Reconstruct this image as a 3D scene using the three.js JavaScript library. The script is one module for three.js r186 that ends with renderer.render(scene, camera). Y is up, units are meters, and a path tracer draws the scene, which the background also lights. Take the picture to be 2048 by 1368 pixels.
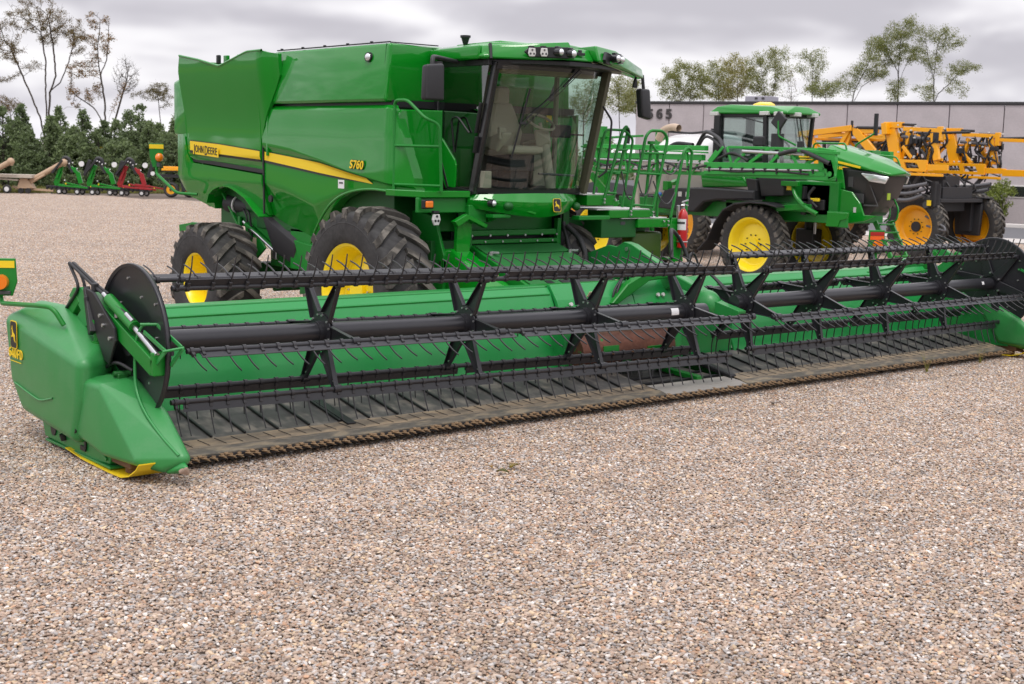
import * as THREE from 'three';
import { mergeGeometries, mergeVertices, toCreasedNormals } from 'three/addons/utils/BufferGeometryUtils.js';
import { RoundedBoxGeometry } from 'three/addons/geometries/RoundedBoxGeometry.js';
import { ConvexGeometry } from 'three/addons/geometries/ConvexGeometry.js';
import { TextGeometry } from 'three/addons/geometries/TextGeometry.js';
import { FontLoader } from 'three/addons/loaders/FontLoader.js';
import { ImprovedNoise } from 'three/addons/math/ImprovedNoise.js';

// ---------- camera, sky, sun, exposure ----------
const scene = new THREE.Scene();
const camera = new THREE.PerspectiveCamera(27.86, 2048 / 1368, 0.1, 600);
{
  const yaw = 0.6949, pitch = 0.1356, roll = 0.0245;
  const fw = new THREE.Vector3(Math.sin(yaw) * Math.cos(pitch), -Math.sin(pitch), -Math.cos(yaw) * Math.cos(pitch));
  const r0 = new THREE.Vector3(Math.cos(yaw), 0, Math.sin(yaw)), u0 = new THREE.Vector3().crossVectors(r0, fw);
  const r = r0.clone().multiplyScalar(Math.cos(roll)).addScaledVector(u0, Math.sin(roll));
  const u = u0.clone().multiplyScalar(Math.cos(roll)).addScaledVector(r0, -Math.sin(roll));
  camera.position.set(-10.56, 2.5, 9.98);
  camera.quaternion.setFromRotationMatrix(new THREE.Matrix4().makeBasis(r, u, fw.clone().negate()));
  camera.focus = 12.5; camera.userData.fStop = 4.5;
}
const renderer = new THREE.WebGLRenderer({ antialias: true });
renderer.toneMapping = THREE.LinearToneMapping;
renderer.toneMappingExposure = 1.15;
renderer.shadowMap.enabled = true;
const noise3 = new ImprovedNoise();
const fbm = (x, y, z, o = 4) => { let s = 0, a = 0.5, f = 1; for (let i = 0; i < o; i++) { s += a * noise3.noise(x * f, y * f, z * f + i * 7.3); a *= 0.5; f *= 2.03; } return s; };
{
  const W = 2048, H = 1024, d = new Float32Array(W * H * 4);
  for (let j = 0; j < H; j++) for (let i = 0; i < W; i++) {
    const el = ((j + 0.5) / H - 0.5) * Math.PI, az = ((i + 0.5) / W - 0.5) * 2 * Math.PI;
    const y = Math.sin(el), x = Math.cos(el) * Math.cos(az), z = Math.cos(el) * Math.sin(az);
    let r, g, b;
    if (y < 0) { r = 0.34; g = 0.29; b = 0.26; } else {
      const k = 1 / (y + 0.16), px = x * k, pz = z * k;
      const w = fbm(px * 0.8 + 3, 1.7, pz * 0.8, 3);
      const n = fbm(px * 1.15 + w * 1.2 + 5.1, 4.2, pz * 1.15 + w + 2.2, 5);
      const m = fbm(px * 3.1 + w * 2, 9.2, pz * 3.1 + 4.4, 4);
      let c = THREE.MathUtils.smoothstep(n + m * 0.42, -0.27, 0.30);       // 0 dark belly, 1 thin bright cloud
      const hz = Math.exp(-y * 22), up = Math.min(1, y * 1.15);
      const L = 0.435 + 0.33 * c + up * (0.68 + 0.4 * c) + hz * 0.15 + 0.30 * Math.exp(-y * 45);
      const t = 0.25 + 0.6 * c + 0.25 * hz;
      r = L * (0.955 + 0.05 * t); g = L * (0.922 + 0.07 * t); b = L * (1.042 - 0.038 * t);
    }
    d.set([r, g, b, 1], (j * W + i) * 4);
  }
  const t = new THREE.DataTexture(d, W, H, THREE.RGBAFormat, THREE.FloatType);
  t.mapping = THREE.EquirectangularReflectionMapping; t.magFilter = t.minFilter = THREE.LinearFilter; t.wrapS = THREE.RepeatWrapping; t.needsUpdate = true;
  scene.background = t; scene.environment = t;
}
const sun = new THREE.DirectionalLight(new THREE.Color(1, 0.96, 0.9), 1.15);
sun.position.set(-14, 40, 16); sun.castShadow = true; sun.shadow.radius = 34;
sun.shadow.mapSize.set(2048, 2048);
Object.assign(sun.shadow.camera, { left: -40, right: 40, top: 40, bottom: -40, near: 1, far: 140 });
scene.add(sun); scene.add(sun.target);

// ---------- helpers ----------
function mulberry(a) { return () => { a = (a + 0x6d2b79f5) | 0; let t = Math.imul(a ^ (a >>> 15), 1 | a); t = (t + Math.imul(t ^ (t >>> 7), 61 | t)) ^ t; return ((t ^ (t >>> 14)) >>> 0) / 4294967296; }; }
const R0 = mulberry(77), rr = (a, b) => a + (b - a) * R0();
const V = (a) => (a.isVector3 ? a : new THREE.Vector3(a[0], a[1], a[2]));
const lin = (r, g, b) => new THREE.Color().setRGB(r, g, b);
const used = new Map();
function numbered(n) { const k = used.get(n) ?? 0; used.set(n, k + 1); return k ? n + '_' + String(k).padStart(3, '0') : n; }
function tag(o, label, category, group) { o.userData.label = label; if (category) o.userData.category = category; if (group) o.userData.group = group; return o; }
function thing(name, label, category, pos = [0, 0, 0], turn = 0, group) {
  const o = new THREE.Group(); o.name = numbered(name); scene.add(o);
  o.position.set(...pos); o.rotation.y = turn; return tag(o, label, category, group);
}
function merge(list, color) {
  const out = [];
  for (let g of (Array.isArray(list) ? list.flat(9) : [list])) {
    if (!g) continue;
    if (g.index) g = g.toNonIndexed();
    const n = g.attributes.position.count, h = new THREE.BufferGeometry();
    h.setAttribute('position', g.attributes.position);
    if (!g.attributes.normal) g.computeVertexNormals();
    h.setAttribute('normal', g.attributes.normal);
    h.setAttribute('uv', g.attributes.uv ?? new THREE.BufferAttribute(new Float32Array(n * 2), 2));
    if (color) h.setAttribute('color', g.attributes.color ?? new THREE.BufferAttribute(new Float32Array(n * 3).fill(1), 3));
    out.push(h);
  }
  return out.length === 1 ? out[0] : mergeGeometries(out);
}
// part(): merges geometries given in the scene's own metres into one mesh under a thing (or under a part of it)
const SPLIT = new Set('top_beam seam_strip opening_side frame_beam frame_post belt_fold belt_edge knife_strip skid_plate windshield_border door_seal door_handle hopper_inside hopper_wall wiper feeder_crossbar platform_tread hood_vent headlamp roof_lamp side_tank fold_cylinder feeder_pad warning_label arm_hose top_cover lower_frame_rail feeder_hose front_hose hydraulic_hose side_arm front_axle bolt_head drum_hatch knife_bar hood_side grille_panel station_plate wheel_leg leg_cylinder ladder_rail row_divider axle tank_hose front_rail spray_pipe boom_leg boom_top_beam boom_mast pipe strut wing hopper_row cylinder_rod support_leg hose_coupling cab_glass boom_rail marker_wheel yellow_fitting yellow_mark feeder_latch feeder_cover safety_chain boom_brace front_step platform_beam wiring front_wall spray_tank boom_cover window vent_grille storage_box armrest_console operator_seat'.split(' '));
function part(name, list, mat, parent, label) {
  if (SPLIT.has(name) && Array.isArray(list) && list.flat(9).length > 1) return list.flat(9).map((g) => part(name, g, mat, parent, label))[0];
  let g = merge(list); const root = parent.userData.local ? null : top(parent);
  if (root && (root.position.lengthSq() > 0)) { if (g === list) g = g.clone(); g.translate(-root.position.x, -root.position.y, -root.position.z); }
  const m = new THREE.Mesh(g, mat); m.name = name; m.castShadow = m.receiveShadow = true; parent.add(m);
  if (label) m.userData.label = label;
  return m;
}
function top(o) { while (o.parent && o.parent !== scene) o = o.parent; return o; }
// lpart(): the same with coordinates relative to the thing
function lpart(name, list, mat, parent, label) {
  if (SPLIT.has(name) && Array.isArray(list) && list.flat(9).length > 1) return list.flat(9).map((g) => lpart(name, g, mat, parent, label))[0];
  const m = new THREE.Mesh(merge(list), mat); m.name = name; m.castShadow = m.receiveShadow = true; parent.add(m);
  if (label) m.userData.label = label;
  return m;
}
function solo(name, list, mat, label, category, group) { const m = new THREE.Mesh(merge(list), mat); m.name = numbered(name); m.castShadow = m.receiveShadow = true; scene.add(m); return tag(m, label, category, group); }
function struct(name, list, mat, label) { const m = new THREE.Mesh(merge(list), mat); m.name = name; m.receiveShadow = true; m.castShadow = true; scene.add(m); m.userData.kind = 'structure'; if (label) m.userData.label = label; return m; }
const Mx = new THREE.Matrix4(), Q = new THREE.Quaternion();
function box(w, h, d, x = 0, y = 0, z = 0, o = {}) {
  const r = o.r ?? Math.min(0.012, w / 5, h / 5, d / 5);
  const g = r > 0.0015 ? new RoundedBoxGeometry(w, h, d, 1, r) : new THREE.BoxGeometry(w, h, d);
  if (o.rx || o.ry || o.rz) g.applyMatrix4(Mx.makeRotationFromEuler(new THREE.Euler(o.rx || 0, o.ry || 0, o.rz || 0)));
  g.translate(x, y, z); return g;
}
const bx = (x0, x1, y0, y1, z0, z1, o) => box(Math.abs(x1 - x0), Math.abs(y1 - y0), Math.abs(z1 - z0), (x0 + x1) / 2, (y0 + y1) / 2, (z0 + z1) / 2, o);
function bar(p, q, w, h, o = {}) {   // a beam of section w x h from p to q
  p = V(p); q = V(q); const d = q.clone().sub(p), L = d.length(); d.normalize();
  let up = V(o.up ?? [0, 1, 0]); if (Math.abs(up.dot(d)) > 0.98) up = new THREE.Vector3(1, 0, 0);
  const s = new THREE.Vector3().crossVectors(up, d).normalize(), u = new THREE.Vector3().crossVectors(d, s);
  const r = o.r ?? Math.min(0.008, w / 5, h / 5), g = r > 0.0015 ? new RoundedBoxGeometry(w, h, L, 1, r) : new THREE.BoxGeometry(w, h, L);
  g.applyMatrix4(Mx.makeBasis(s, u, d)); const c = p.clone().add(q).multiplyScalar(0.5); g.translate(c.x, c.y, c.z); return g;
}
function cyl(p, q, r, o = {}) {
  p = V(p); q = V(q); const d = q.clone().sub(p), L = d.length();
  const g = new THREE.CylinderGeometry(o.r2 ?? r, r, L, o.n ?? 14, 1, !!o.open);
  g.applyQuaternion(Q.setFromUnitVectors(new THREE.Vector3(0, 1, 0), d.normalize()));
  const c = p.clone().add(q).multiplyScalar(0.5); g.translate(c.x, c.y, c.z); return g;
}
function tube(pts, r, o = {}) {
  const c = new THREE.CatmullRomCurve3(pts.map(V), !!o.closed, 'catmullrom', o.t ?? 0.5);
  return new THREE.TubeGeometry(c, o.seg ?? pts.length * 6, r, o.n ?? 8, !!o.closed);
}
function bent(pts, r, fillet = 0.08, n = 8) {   // straight runs joined by round bends
  const P = pts.map(V), c = new THREE.CurvePath();
  let prev = P[0];
  for (let i = 1; i < P.length; i++) {
    if (i === P.length - 1) { c.add(new THREE.LineCurve3(prev, P[i])); break; }
    const a = P[i].clone().sub(P[i - 1]), b = P[i + 1].clone().sub(P[i]), f = Math.min(fillet, a.length() * 0.45, b.length() * 0.45);
    const s = P[i].clone().addScaledVector(a.normalize(), -f), e = P[i].clone().addScaledVector(b.normalize(), f);
    c.add(new THREE.LineCurve3(prev, s)); c.add(new THREE.QuadraticBezierCurve3(s, P[i], e)); prev = e;
  }
  const out = []; const pl = [];
  for (const k of c.curves) { const m = k.isLineCurve3 ? 1 : 5; for (let i = 0; i < m; i++) pl.push(k.getPoint(i / m)); }
  pl.push(P[P.length - 1].clone());
  const path = new THREE.CurvePath(); for (let i = 1; i < pl.length; i++) path.add(new THREE.LineCurve3(pl[i - 1], pl[i]));
  path.getPoint = (t) => { const x = t * (pl.length - 1), i = Math.min(pl.length - 2, Math.floor(x)); return pl[i].clone().lerp(pl[i + 1], x - i); };
  path.getPointAt = path.getPoint;
  path.getTangent = (t) => { const x = t * (pl.length - 1), i = Math.min(pl.length - 1, Math.round(x)), a = pl[Math.max(0, i - 1)], b = pl[Math.min(pl.length - 1, i + 1)]; return b.clone().sub(a).normalize(); };
  path.getTangentAt = path.getTangent;
  out.push(new THREE.TubeGeometry(path, pl.length - 1, r, n, false));
  return out;
}
function sph(x, y, z, r, o = {}) { const g = new THREE.SphereGeometry(r, o.n ?? 12, o.m ?? 8); if (o.s) g.scale(...o.s); g.translate(x, y, z); return g; }
// plate: a polygon in the plane of two axes, thick along the third.  plateX takes [z, y] points, plateZ [x, y], plateY [x, z]
function plate(axis, pts, a0, a1, o = {}) {
  const s = new THREE.Shape(pts.map((p) => new THREE.Vector2(p[0], p[1])));
  for (const h of o.holes ?? []) s.holes.push(new THREE.Path(h.map((p) => new THREE.Vector2(p[0], p[1]))));
  const lo = Math.min(a0, a1), t = Math.abs(a1 - a0), b = o.b ?? Math.min(0.006, t / 4);
  const g = new THREE.ExtrudeGeometry(s, { depth: Math.max(0.0004, t - 2 * b), bevelEnabled: b > 0.0008, bevelThickness: b, bevelSize: b, bevelOffset: -b, bevelSegments: o.bs ?? 1, curveSegments: 10 });
  g.translate(0, 0, (b > 0.0008 ? b : 0) + lo);
  if (axis === 'x') g.applyMatrix4(Mx.set(0, 0, 1, 0, 0, 1, 0, 0, 1, 0, 0, 0, 0, 0, 0, 1));      // (u,v,w) -> x=w, y=v, z=u
  if (axis === 'y') g.applyMatrix4(Mx.set(1, 0, 0, 0, 0, 0, 1, 0, 0, 1, 0, 0, 0, 0, 0, 1));      // x=u, y=w, z=v
  if (axis !== 'z') { const p = g.attributes.position, n = g.attributes.normal, uv = g.attributes.uv; // mirrored: turn the faces round
    for (let i = 0; i < p.count; i += 3) for (const a of [p, n, uv]) for (let c = 0; c < a.itemSize; c++) { const k = a.itemSize, t0 = a.array[(i + 1) * k + c]; a.array[(i + 1) * k + c] = a.array[(i + 2) * k + c]; a.array[(i + 2) * k + c] = t0; } }
  return g;
}
const plateX = (pts, a, b, o) => plate('x', pts, a, b, o), plateZ = (pts, a, b, o) => plate('z', pts, a, b, o), plateY = (pts, a, b, o) => plate('y', pts, a, b, o);
const BALL = (() => { const v = []; const g = new THREE.IcosahedronGeometry(1, 1), p = g.attributes.position; const seen = new Set(); for (let i = 0; i < p.count; i++) { const k = [p.getX(i), p.getY(i), p.getZ(i)].map((x) => x.toFixed(3)).join(); if (!seen.has(k)) { seen.add(k); v.push(new THREE.Vector3().fromBufferAttribute(p, i)); } } return v; })();
const BALL2 = (() => { const v = [], g = new THREE.IcosahedronGeometry(1, 3), p = g.attributes.position, seen = new Set(); for (let i = 0; i < p.count; i++) { const k = [p.getX(i), p.getY(i), p.getZ(i)].map((x) => x.toFixed(3)).join(); if (!seen.has(k)) { seen.add(k); v.push(new THREE.Vector3().fromBufferAttribute(p, i)); } } return v; })();
function hull(pts, r = 0.03, ang = 0.5, fine = false) {   // a convex body with rounded edges
  const all = []; for (const p of pts) { const c = V(p); if (r > 0) for (const b of fine ? BALL2 : BALL) all.push(b.clone().multiplyScalar(r).add(c)); else all.push(c); }
  const g = new ConvexGeometry(all); g.deleteAttribute('uv'); return toCreasedNormals(g, ang);
}
// skin: a bent sheet x = X(z, y) over lower and upper edges that follow z, with its edges turned inwards by t
function skin(zs, lo, hi, X, t, o = {}) {
  const N = o.n ?? 18, f = [], lastY = [];
  const P = zs.map((z) => { const a = lo(z), b = hi(z), row = []; if (o.rows) { const ys = o.rows(z, a, b); for (let j = 0; j <= N; j++) row.push([X(z, ys[j]), ys[j], z]); } else for (let j = 0; j <= N; j++) { const y = a + (b - a) * j / N; row.push([X(z, y), y, z]); } return row; });
  const pos = [], tri = (a, b, c) => pos.push(...a, ...b, ...c), quad = (a, b, c, d) => { tri(a, b, c); tri(a, c, d); };
  for (let i = 0; i + 1 < zs.length; i++) for (let j = 0; j < N; j++) quad(P[i][j], P[i + 1][j], P[i + 1][j + 1], P[i][j + 1]);
  const main = new THREE.BufferGeometry(); main.setAttribute('position', new THREE.Float32BufferAttribute(pos, 3));
  const pos2 = []; const q2 = (a, b, dir) => { const A = [a[0] + t, a[1], a[2]], B = [b[0] + t, b[1], b[2]]; pos2.push(...a, ...A, ...B, ...a, ...B, ...b); };
  const ring = [...P.map((r) => r[0]), ...P[P.length - 1].slice(1), ...P.map((r) => r[N]).reverse().slice(1), ...P[0].slice().reverse().slice(1)];
  for (let i = 0; i + 1 < ring.length; i++) q2(ring[i], ring[i + 1]);
  const rim = new THREE.BufferGeometry(); rim.setAttribute('position', new THREE.Float32BufferAttribute(pos2, 3)); rim.computeVertexNormals();
  return [toCreasedNormals(main, o.crease ?? 0.22), rim];
}
const lerpPts = (pts) => (t) => { if (t <= pts[0][0]) return pts[0][1]; for (let i = 1; i < pts.length; i++) if (t <= pts[i][0]) { const a = pts[i - 1], b = pts[i]; return a[1] + (b[1] - a[1]) * (t - a[0]) / (b[0] - a[0]); } return pts[pts.length - 1][1]; };
const steps = (a, b, n, extra = []) => [...new Set([...Array.from({ length: n + 1 }, (_, i) => +(a + (b - a) * i / n).toFixed(4)), ...extra])].sort((x, y) => x - y);
function latheX(profile, n = 40) {   // profile of [radius, x], turned round the x axis
  const g = new THREE.LatheGeometry(profile.map((p) => new THREE.Vector2(p[0], p[1])), n); g.rotateZ(-Math.PI / 2); return g;
}
const mirrorX = (list, c = 0) => { const g = merge(list).clone(); g.translate(-c, 0, 0); g.scale(-1, 1, 1); g.translate(c, 0, 0);
  for (const a of Object.values(g.attributes)) for (let i = 0; i < a.count; i += 3) for (let k = 0; k < a.itemSize; k++) { const s = a.itemSize, t = a.array[(i + 1) * s + k]; a.array[(i + 1) * s + k] = a.array[(i + 2) * s + k]; a.array[(i + 2) * s + k] = t; } return g; };
const move = (list, x, y, z) => { const g = merge(list).clone(); g.translate(x, y, z); return g; };
const font = await new FontLoader().loadAsync('fonts/droid/droid_sans_bold.typeface.json');
const fontR = await new FontLoader().loadAsync('fonts/droid/droid_sans_regular.typeface.json');
function text(str, size, depth, f = font, bold = 0) { const g = new TextGeometry(str, { font: f, size, depth, curveSegments: 4, bevelEnabled: bold > 0, bevelThickness: 0.0008, bevelSize: bold, bevelSegments: 1 }); return g; }

// ---------- materials ----------
function tex(w, h, fn, srgb = false, rep = [1, 1]) {
  const d = new Uint8Array(w * h * 4);
  for (let y = 0; y < h; y++) for (let x = 0; x < w; x++) { const c = fn(x / w, y / h, x, y); const k = (y * w + x) * 4; d[k] = c[0]; d[k + 1] = c[1] ?? c[0]; d[k + 2] = c[2] ?? c[0]; d[k + 3] = 255; }
  const t = new THREE.DataTexture(d, w, h); t.wrapS = t.wrapT = THREE.RepeatWrapping; t.magFilter = THREE.LinearFilter; t.minFilter = THREE.LinearMipmapLinearFilter; t.generateMipmaps = true;
  if (srgb) t.colorSpace = THREE.SRGBColorSpace; t.repeat.set(...rep); t.needsUpdate = true; return t;
}
const std = (c, rough = 0.5, metal = 0, o = {}) => new THREE.MeshStandardMaterial({ color: lin(...c), roughness: rough, metalness: metal, side: THREE.DoubleSide, ...o });
const phys = (c, rough, o = {}) => new THREE.MeshPhysicalMaterial({ color: lin(...c), roughness: rough, side: THREE.DoubleSide, ...o });
const M = {
  green: phys([0.002, 0.225, 0.011], 0.4, { clearcoat: 1, clearcoatRoughness: 0.04, specularIntensity: 0.25 }),
  greenDusty: phys([0.016, 0.235, 0.045], 0.42, { clearcoat: 0.3, clearcoatRoughness: 0.3 }),
  greenFrame: std([0.005, 0.20, 0.018], 0.40),
  greenDeep: std([0.004, 0.10, 0.012], 0.5),
  greenSpray: phys([0.003, 0.225, 0.013], 0.4, { clearcoat: 0.9, clearcoatRoughness: 0.08, specularIntensity: 0.3 }),
  greenTruss: std([0.02, 0.31, 0.04], 0.45),
  yellow: phys([0.88, 0.6, 0.006], 0.38, { clearcoat: 0.5, clearcoatRoughness: 0.15 }),
  yellowMat: std([0.88, 0.62, 0.012], 0.5),
  orange: phys([0.92, 0.41, 0.002], 0.4, { clearcoat: 0.4, clearcoatRoughness: 0.2 }),
  amber: phys([0.85, 0.20, 0.004], 0.2, { clearcoat: 1, emissive: lin(0.02, 0.005, 0) }),
  redRefl: std([0.40, 0.012, 0.012], 0.35), orangeRefl: std([0.8, 0.12, 0.01], 0.4),
  red: phys([0.52, 0.008, 0.01], 0.3, { clearcoat: 0.8, clearcoatRoughness: 0.08 }),
  redMat: std([0.33, 0.012, 0.015], 0.5),
  black: std([0.012, 0.012, 0.014], 0.42), blackGloss: phys([0.012, 0.012, 0.014], 0.25, { clearcoat: 0.6, clearcoatRoughness: 0.12 }),
  reel: phys([0.017, 0.017, 0.021], 0.36, { clearcoat: 0.25, clearcoatRoughness: 0.3 }),
  tine: std([0.032, 0.031, 0.034], 0.4),
  plastic: std([0.022, 0.022, 0.025], 0.55), greyPlastic: std([0.06, 0.06, 0.063], 0.5), hose: std([0.018, 0.018, 0.02], 0.5), hoseGrey: std([0.12, 0.12, 0.13], 0.5),
  rim: phys([1.0, 0.76, 0.008], 0.36, { clearcoat: 0.4, clearcoatRoughness: 0.2 }),
  steel: std([0.55, 0.55, 0.56], 0.3, 1), bolt: std([0.6, 0.6, 0.6], 0.32, 0.9), chrome: std([0.8, 0.8, 0.82], 0.08, 1),
  rust: std([0.14, 0.07, 0.035], 0.75), white: std([0.78, 0.78, 0.78], 0.45), tankWhite: phys([0.72, 0.71, 0.70], 0.3, { clearcoat: 0.4 }),
  lamp: phys([0.8, 0.82, 0.84], 0.08, { metalness: 0.6, clearcoat: 1 }), lampPlate: std([0.6, 0.6, 0.58], 0.4), seat: std([0.42, 0.38, 0.30], 0.85), cabin: std([0.36, 0.33, 0.26], 0.8), cabDark: std([0.03, 0.03, 0.032], 0.7),
  glass: phys([0.74, 0.83, 0.78], 0.015, { transmission: 1, thickness: 0, ior: 1.75 }),
  glassDark: phys([0.10, 0.12, 0.12], 0.02, { transmission: 1, thickness: 0, ior: 1.5 }),
  tan: std([0.46, 0.32, 0.21], 0.6), decalBlack: std([0.012, 0.012, 0.012], 0.4),
};
// worn, mottled surfaces
M.cabRear = std([0.13, 0.12, 0.10], 0.8);
M.rubber = std([1, 1, 1], 0.75, 0, { map: tex(512, 512, (u, v) => { const a = fbm(u * 6, v * 6, 1, 4), b = fbm(u * 30, v * 30, 5, 3); const k = 50 + 24 * a + 16 * b; return [k + 2, k + 1, k + 1]; }, true) });
M.rubberDusty = std([1, 1, 1], 0.85, 0, { map: tex(512, 512, (u, v) => { const a = THREE.MathUtils.smoothstep(fbm(u * 7, v * 7, 3, 5), -0.12, 0.22), b = fbm(u * 40, v * 40, 5, 2); const k = 60 + 44 * a + 20 * b; return [k * 1.04, k * 0.99, k * 0.92]; }, true) });
M.belt = std([1, 1, 1], 0.6, 0, { map: tex(1024, 512, (u, v) => { const a = fbm(u * 18, v * 8, 2, 5), s = fbm(u * 90, v * 10, 8, 3), d = THREE.MathUtils.smoothstep(a + s * 0.4, -0.1, 0.35); return [76 + 42 * d + 14 * s, 75 + 37 * d + 14 * s, 73 + 31 * d + 14 * s]; }, true, [0.16, 0.6]) });
M.beltEdge = std([1, 1, 1], 0.75, 0, { map: tex(1024, 128, (u, v) => { const a = fbm(u * 24, v * 3, 12, 5), d = THREE.MathUtils.smoothstep(a, -0.15, 0.25); return [124 + 34 * d, 113 + 27 * d, 97 + 18 * d]; }, true, [0.16, 4]) });
M.knifeStrip = std([1, 1, 1], 0.7, 0, { map: tex(1024, 128, (u, v) => { const a = fbm(u * 30, v * 3, 32, 5), d = THREE.MathUtils.smoothstep(a, -0.2, 0.3), e = 16 * fbm(u * 160, v * 12, 3, 3); return [92 + 44 * d + e, 88 + 36 * d + e, 80 + 24 * d + e]; }, true, [0.16, 4]) });
M.drum = std([1, 1, 1], 0.6, 0.2, { map: tex(512, 256, (u, v) => { const a = fbm(u * 8, v * 6, 12, 5), g = THREE.MathUtils.smoothstep(fbm(u * 5 + 3, v * 4, 2, 4), 0.16, 0.24), s = 20 * fbm(u * 40, v * 40, 1, 2); return g > 0.5 ? [40, 128, 58] : [104 + 40 * a + s, 66 + 26 * a + s, 52 + 20 * a + s]; }, true) });
M.guard = std([1, 1, 1], 0.8, 0, { map: tex(256, 256, (u, v) => { const a = fbm(u * 12, v * 12, 22, 5), d = THREE.MathUtils.smoothstep(a, -0.2, 0.2); return [92 + 80 * d, 70 + 76 * d, 50 + 62 * d]; }, true) });
function skinMat(base, o) {   // paint with dust in it: a colour map in metres of uv
  const m = phys([1, 1, 1], o.rough, { clearcoat: o.coat, clearcoatRoughness: o.cr });
  m.map = tex(512, 512, (u, v) => { const a = fbm(u * 5, v * 5, 31, 5), s = fbm(u * 45, v * 45, 3, 3), d = o.dust * THREE.MathUtils.smoothstep(a + s * 0.5, -0.25, 0.45); return [base[0] + (150 - base[0]) * d, base[1] + (150 - base[1]) * d, base[2] + (130 - base[2]) * d]; }, true);
  return m;
}
M.shield = skinMat([46, 134, 66], { rough: 0.42, coat: 0.25, cr: 0.35, dust: 0.13 });
M.sheet = skinMat([30, 146, 68], { rough: 0.35, coat: 0.3, cr: 0.25, dust: 0.06 });
const uvBox = (g, s = 1) => { g = merge(g); const p = g.attributes.position, n = g.attributes.normal, u = new Float32Array(p.count * 2); for (let i = 0; i < p.count; i++) { const ax = Math.abs(n.getX(i)), ay = Math.abs(n.getY(i)), az = Math.abs(n.getZ(i)); u[i * 2] = (ax > ay && ax > az ? p.getZ(i) : p.getX(i)) * s; u[i * 2 + 1] = (ay > ax && ay > az ? p.getZ(i) : p.getY(i)) * s; } g.setAttribute('uv', new THREE.BufferAttribute(u, 2)); return g; };
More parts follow.
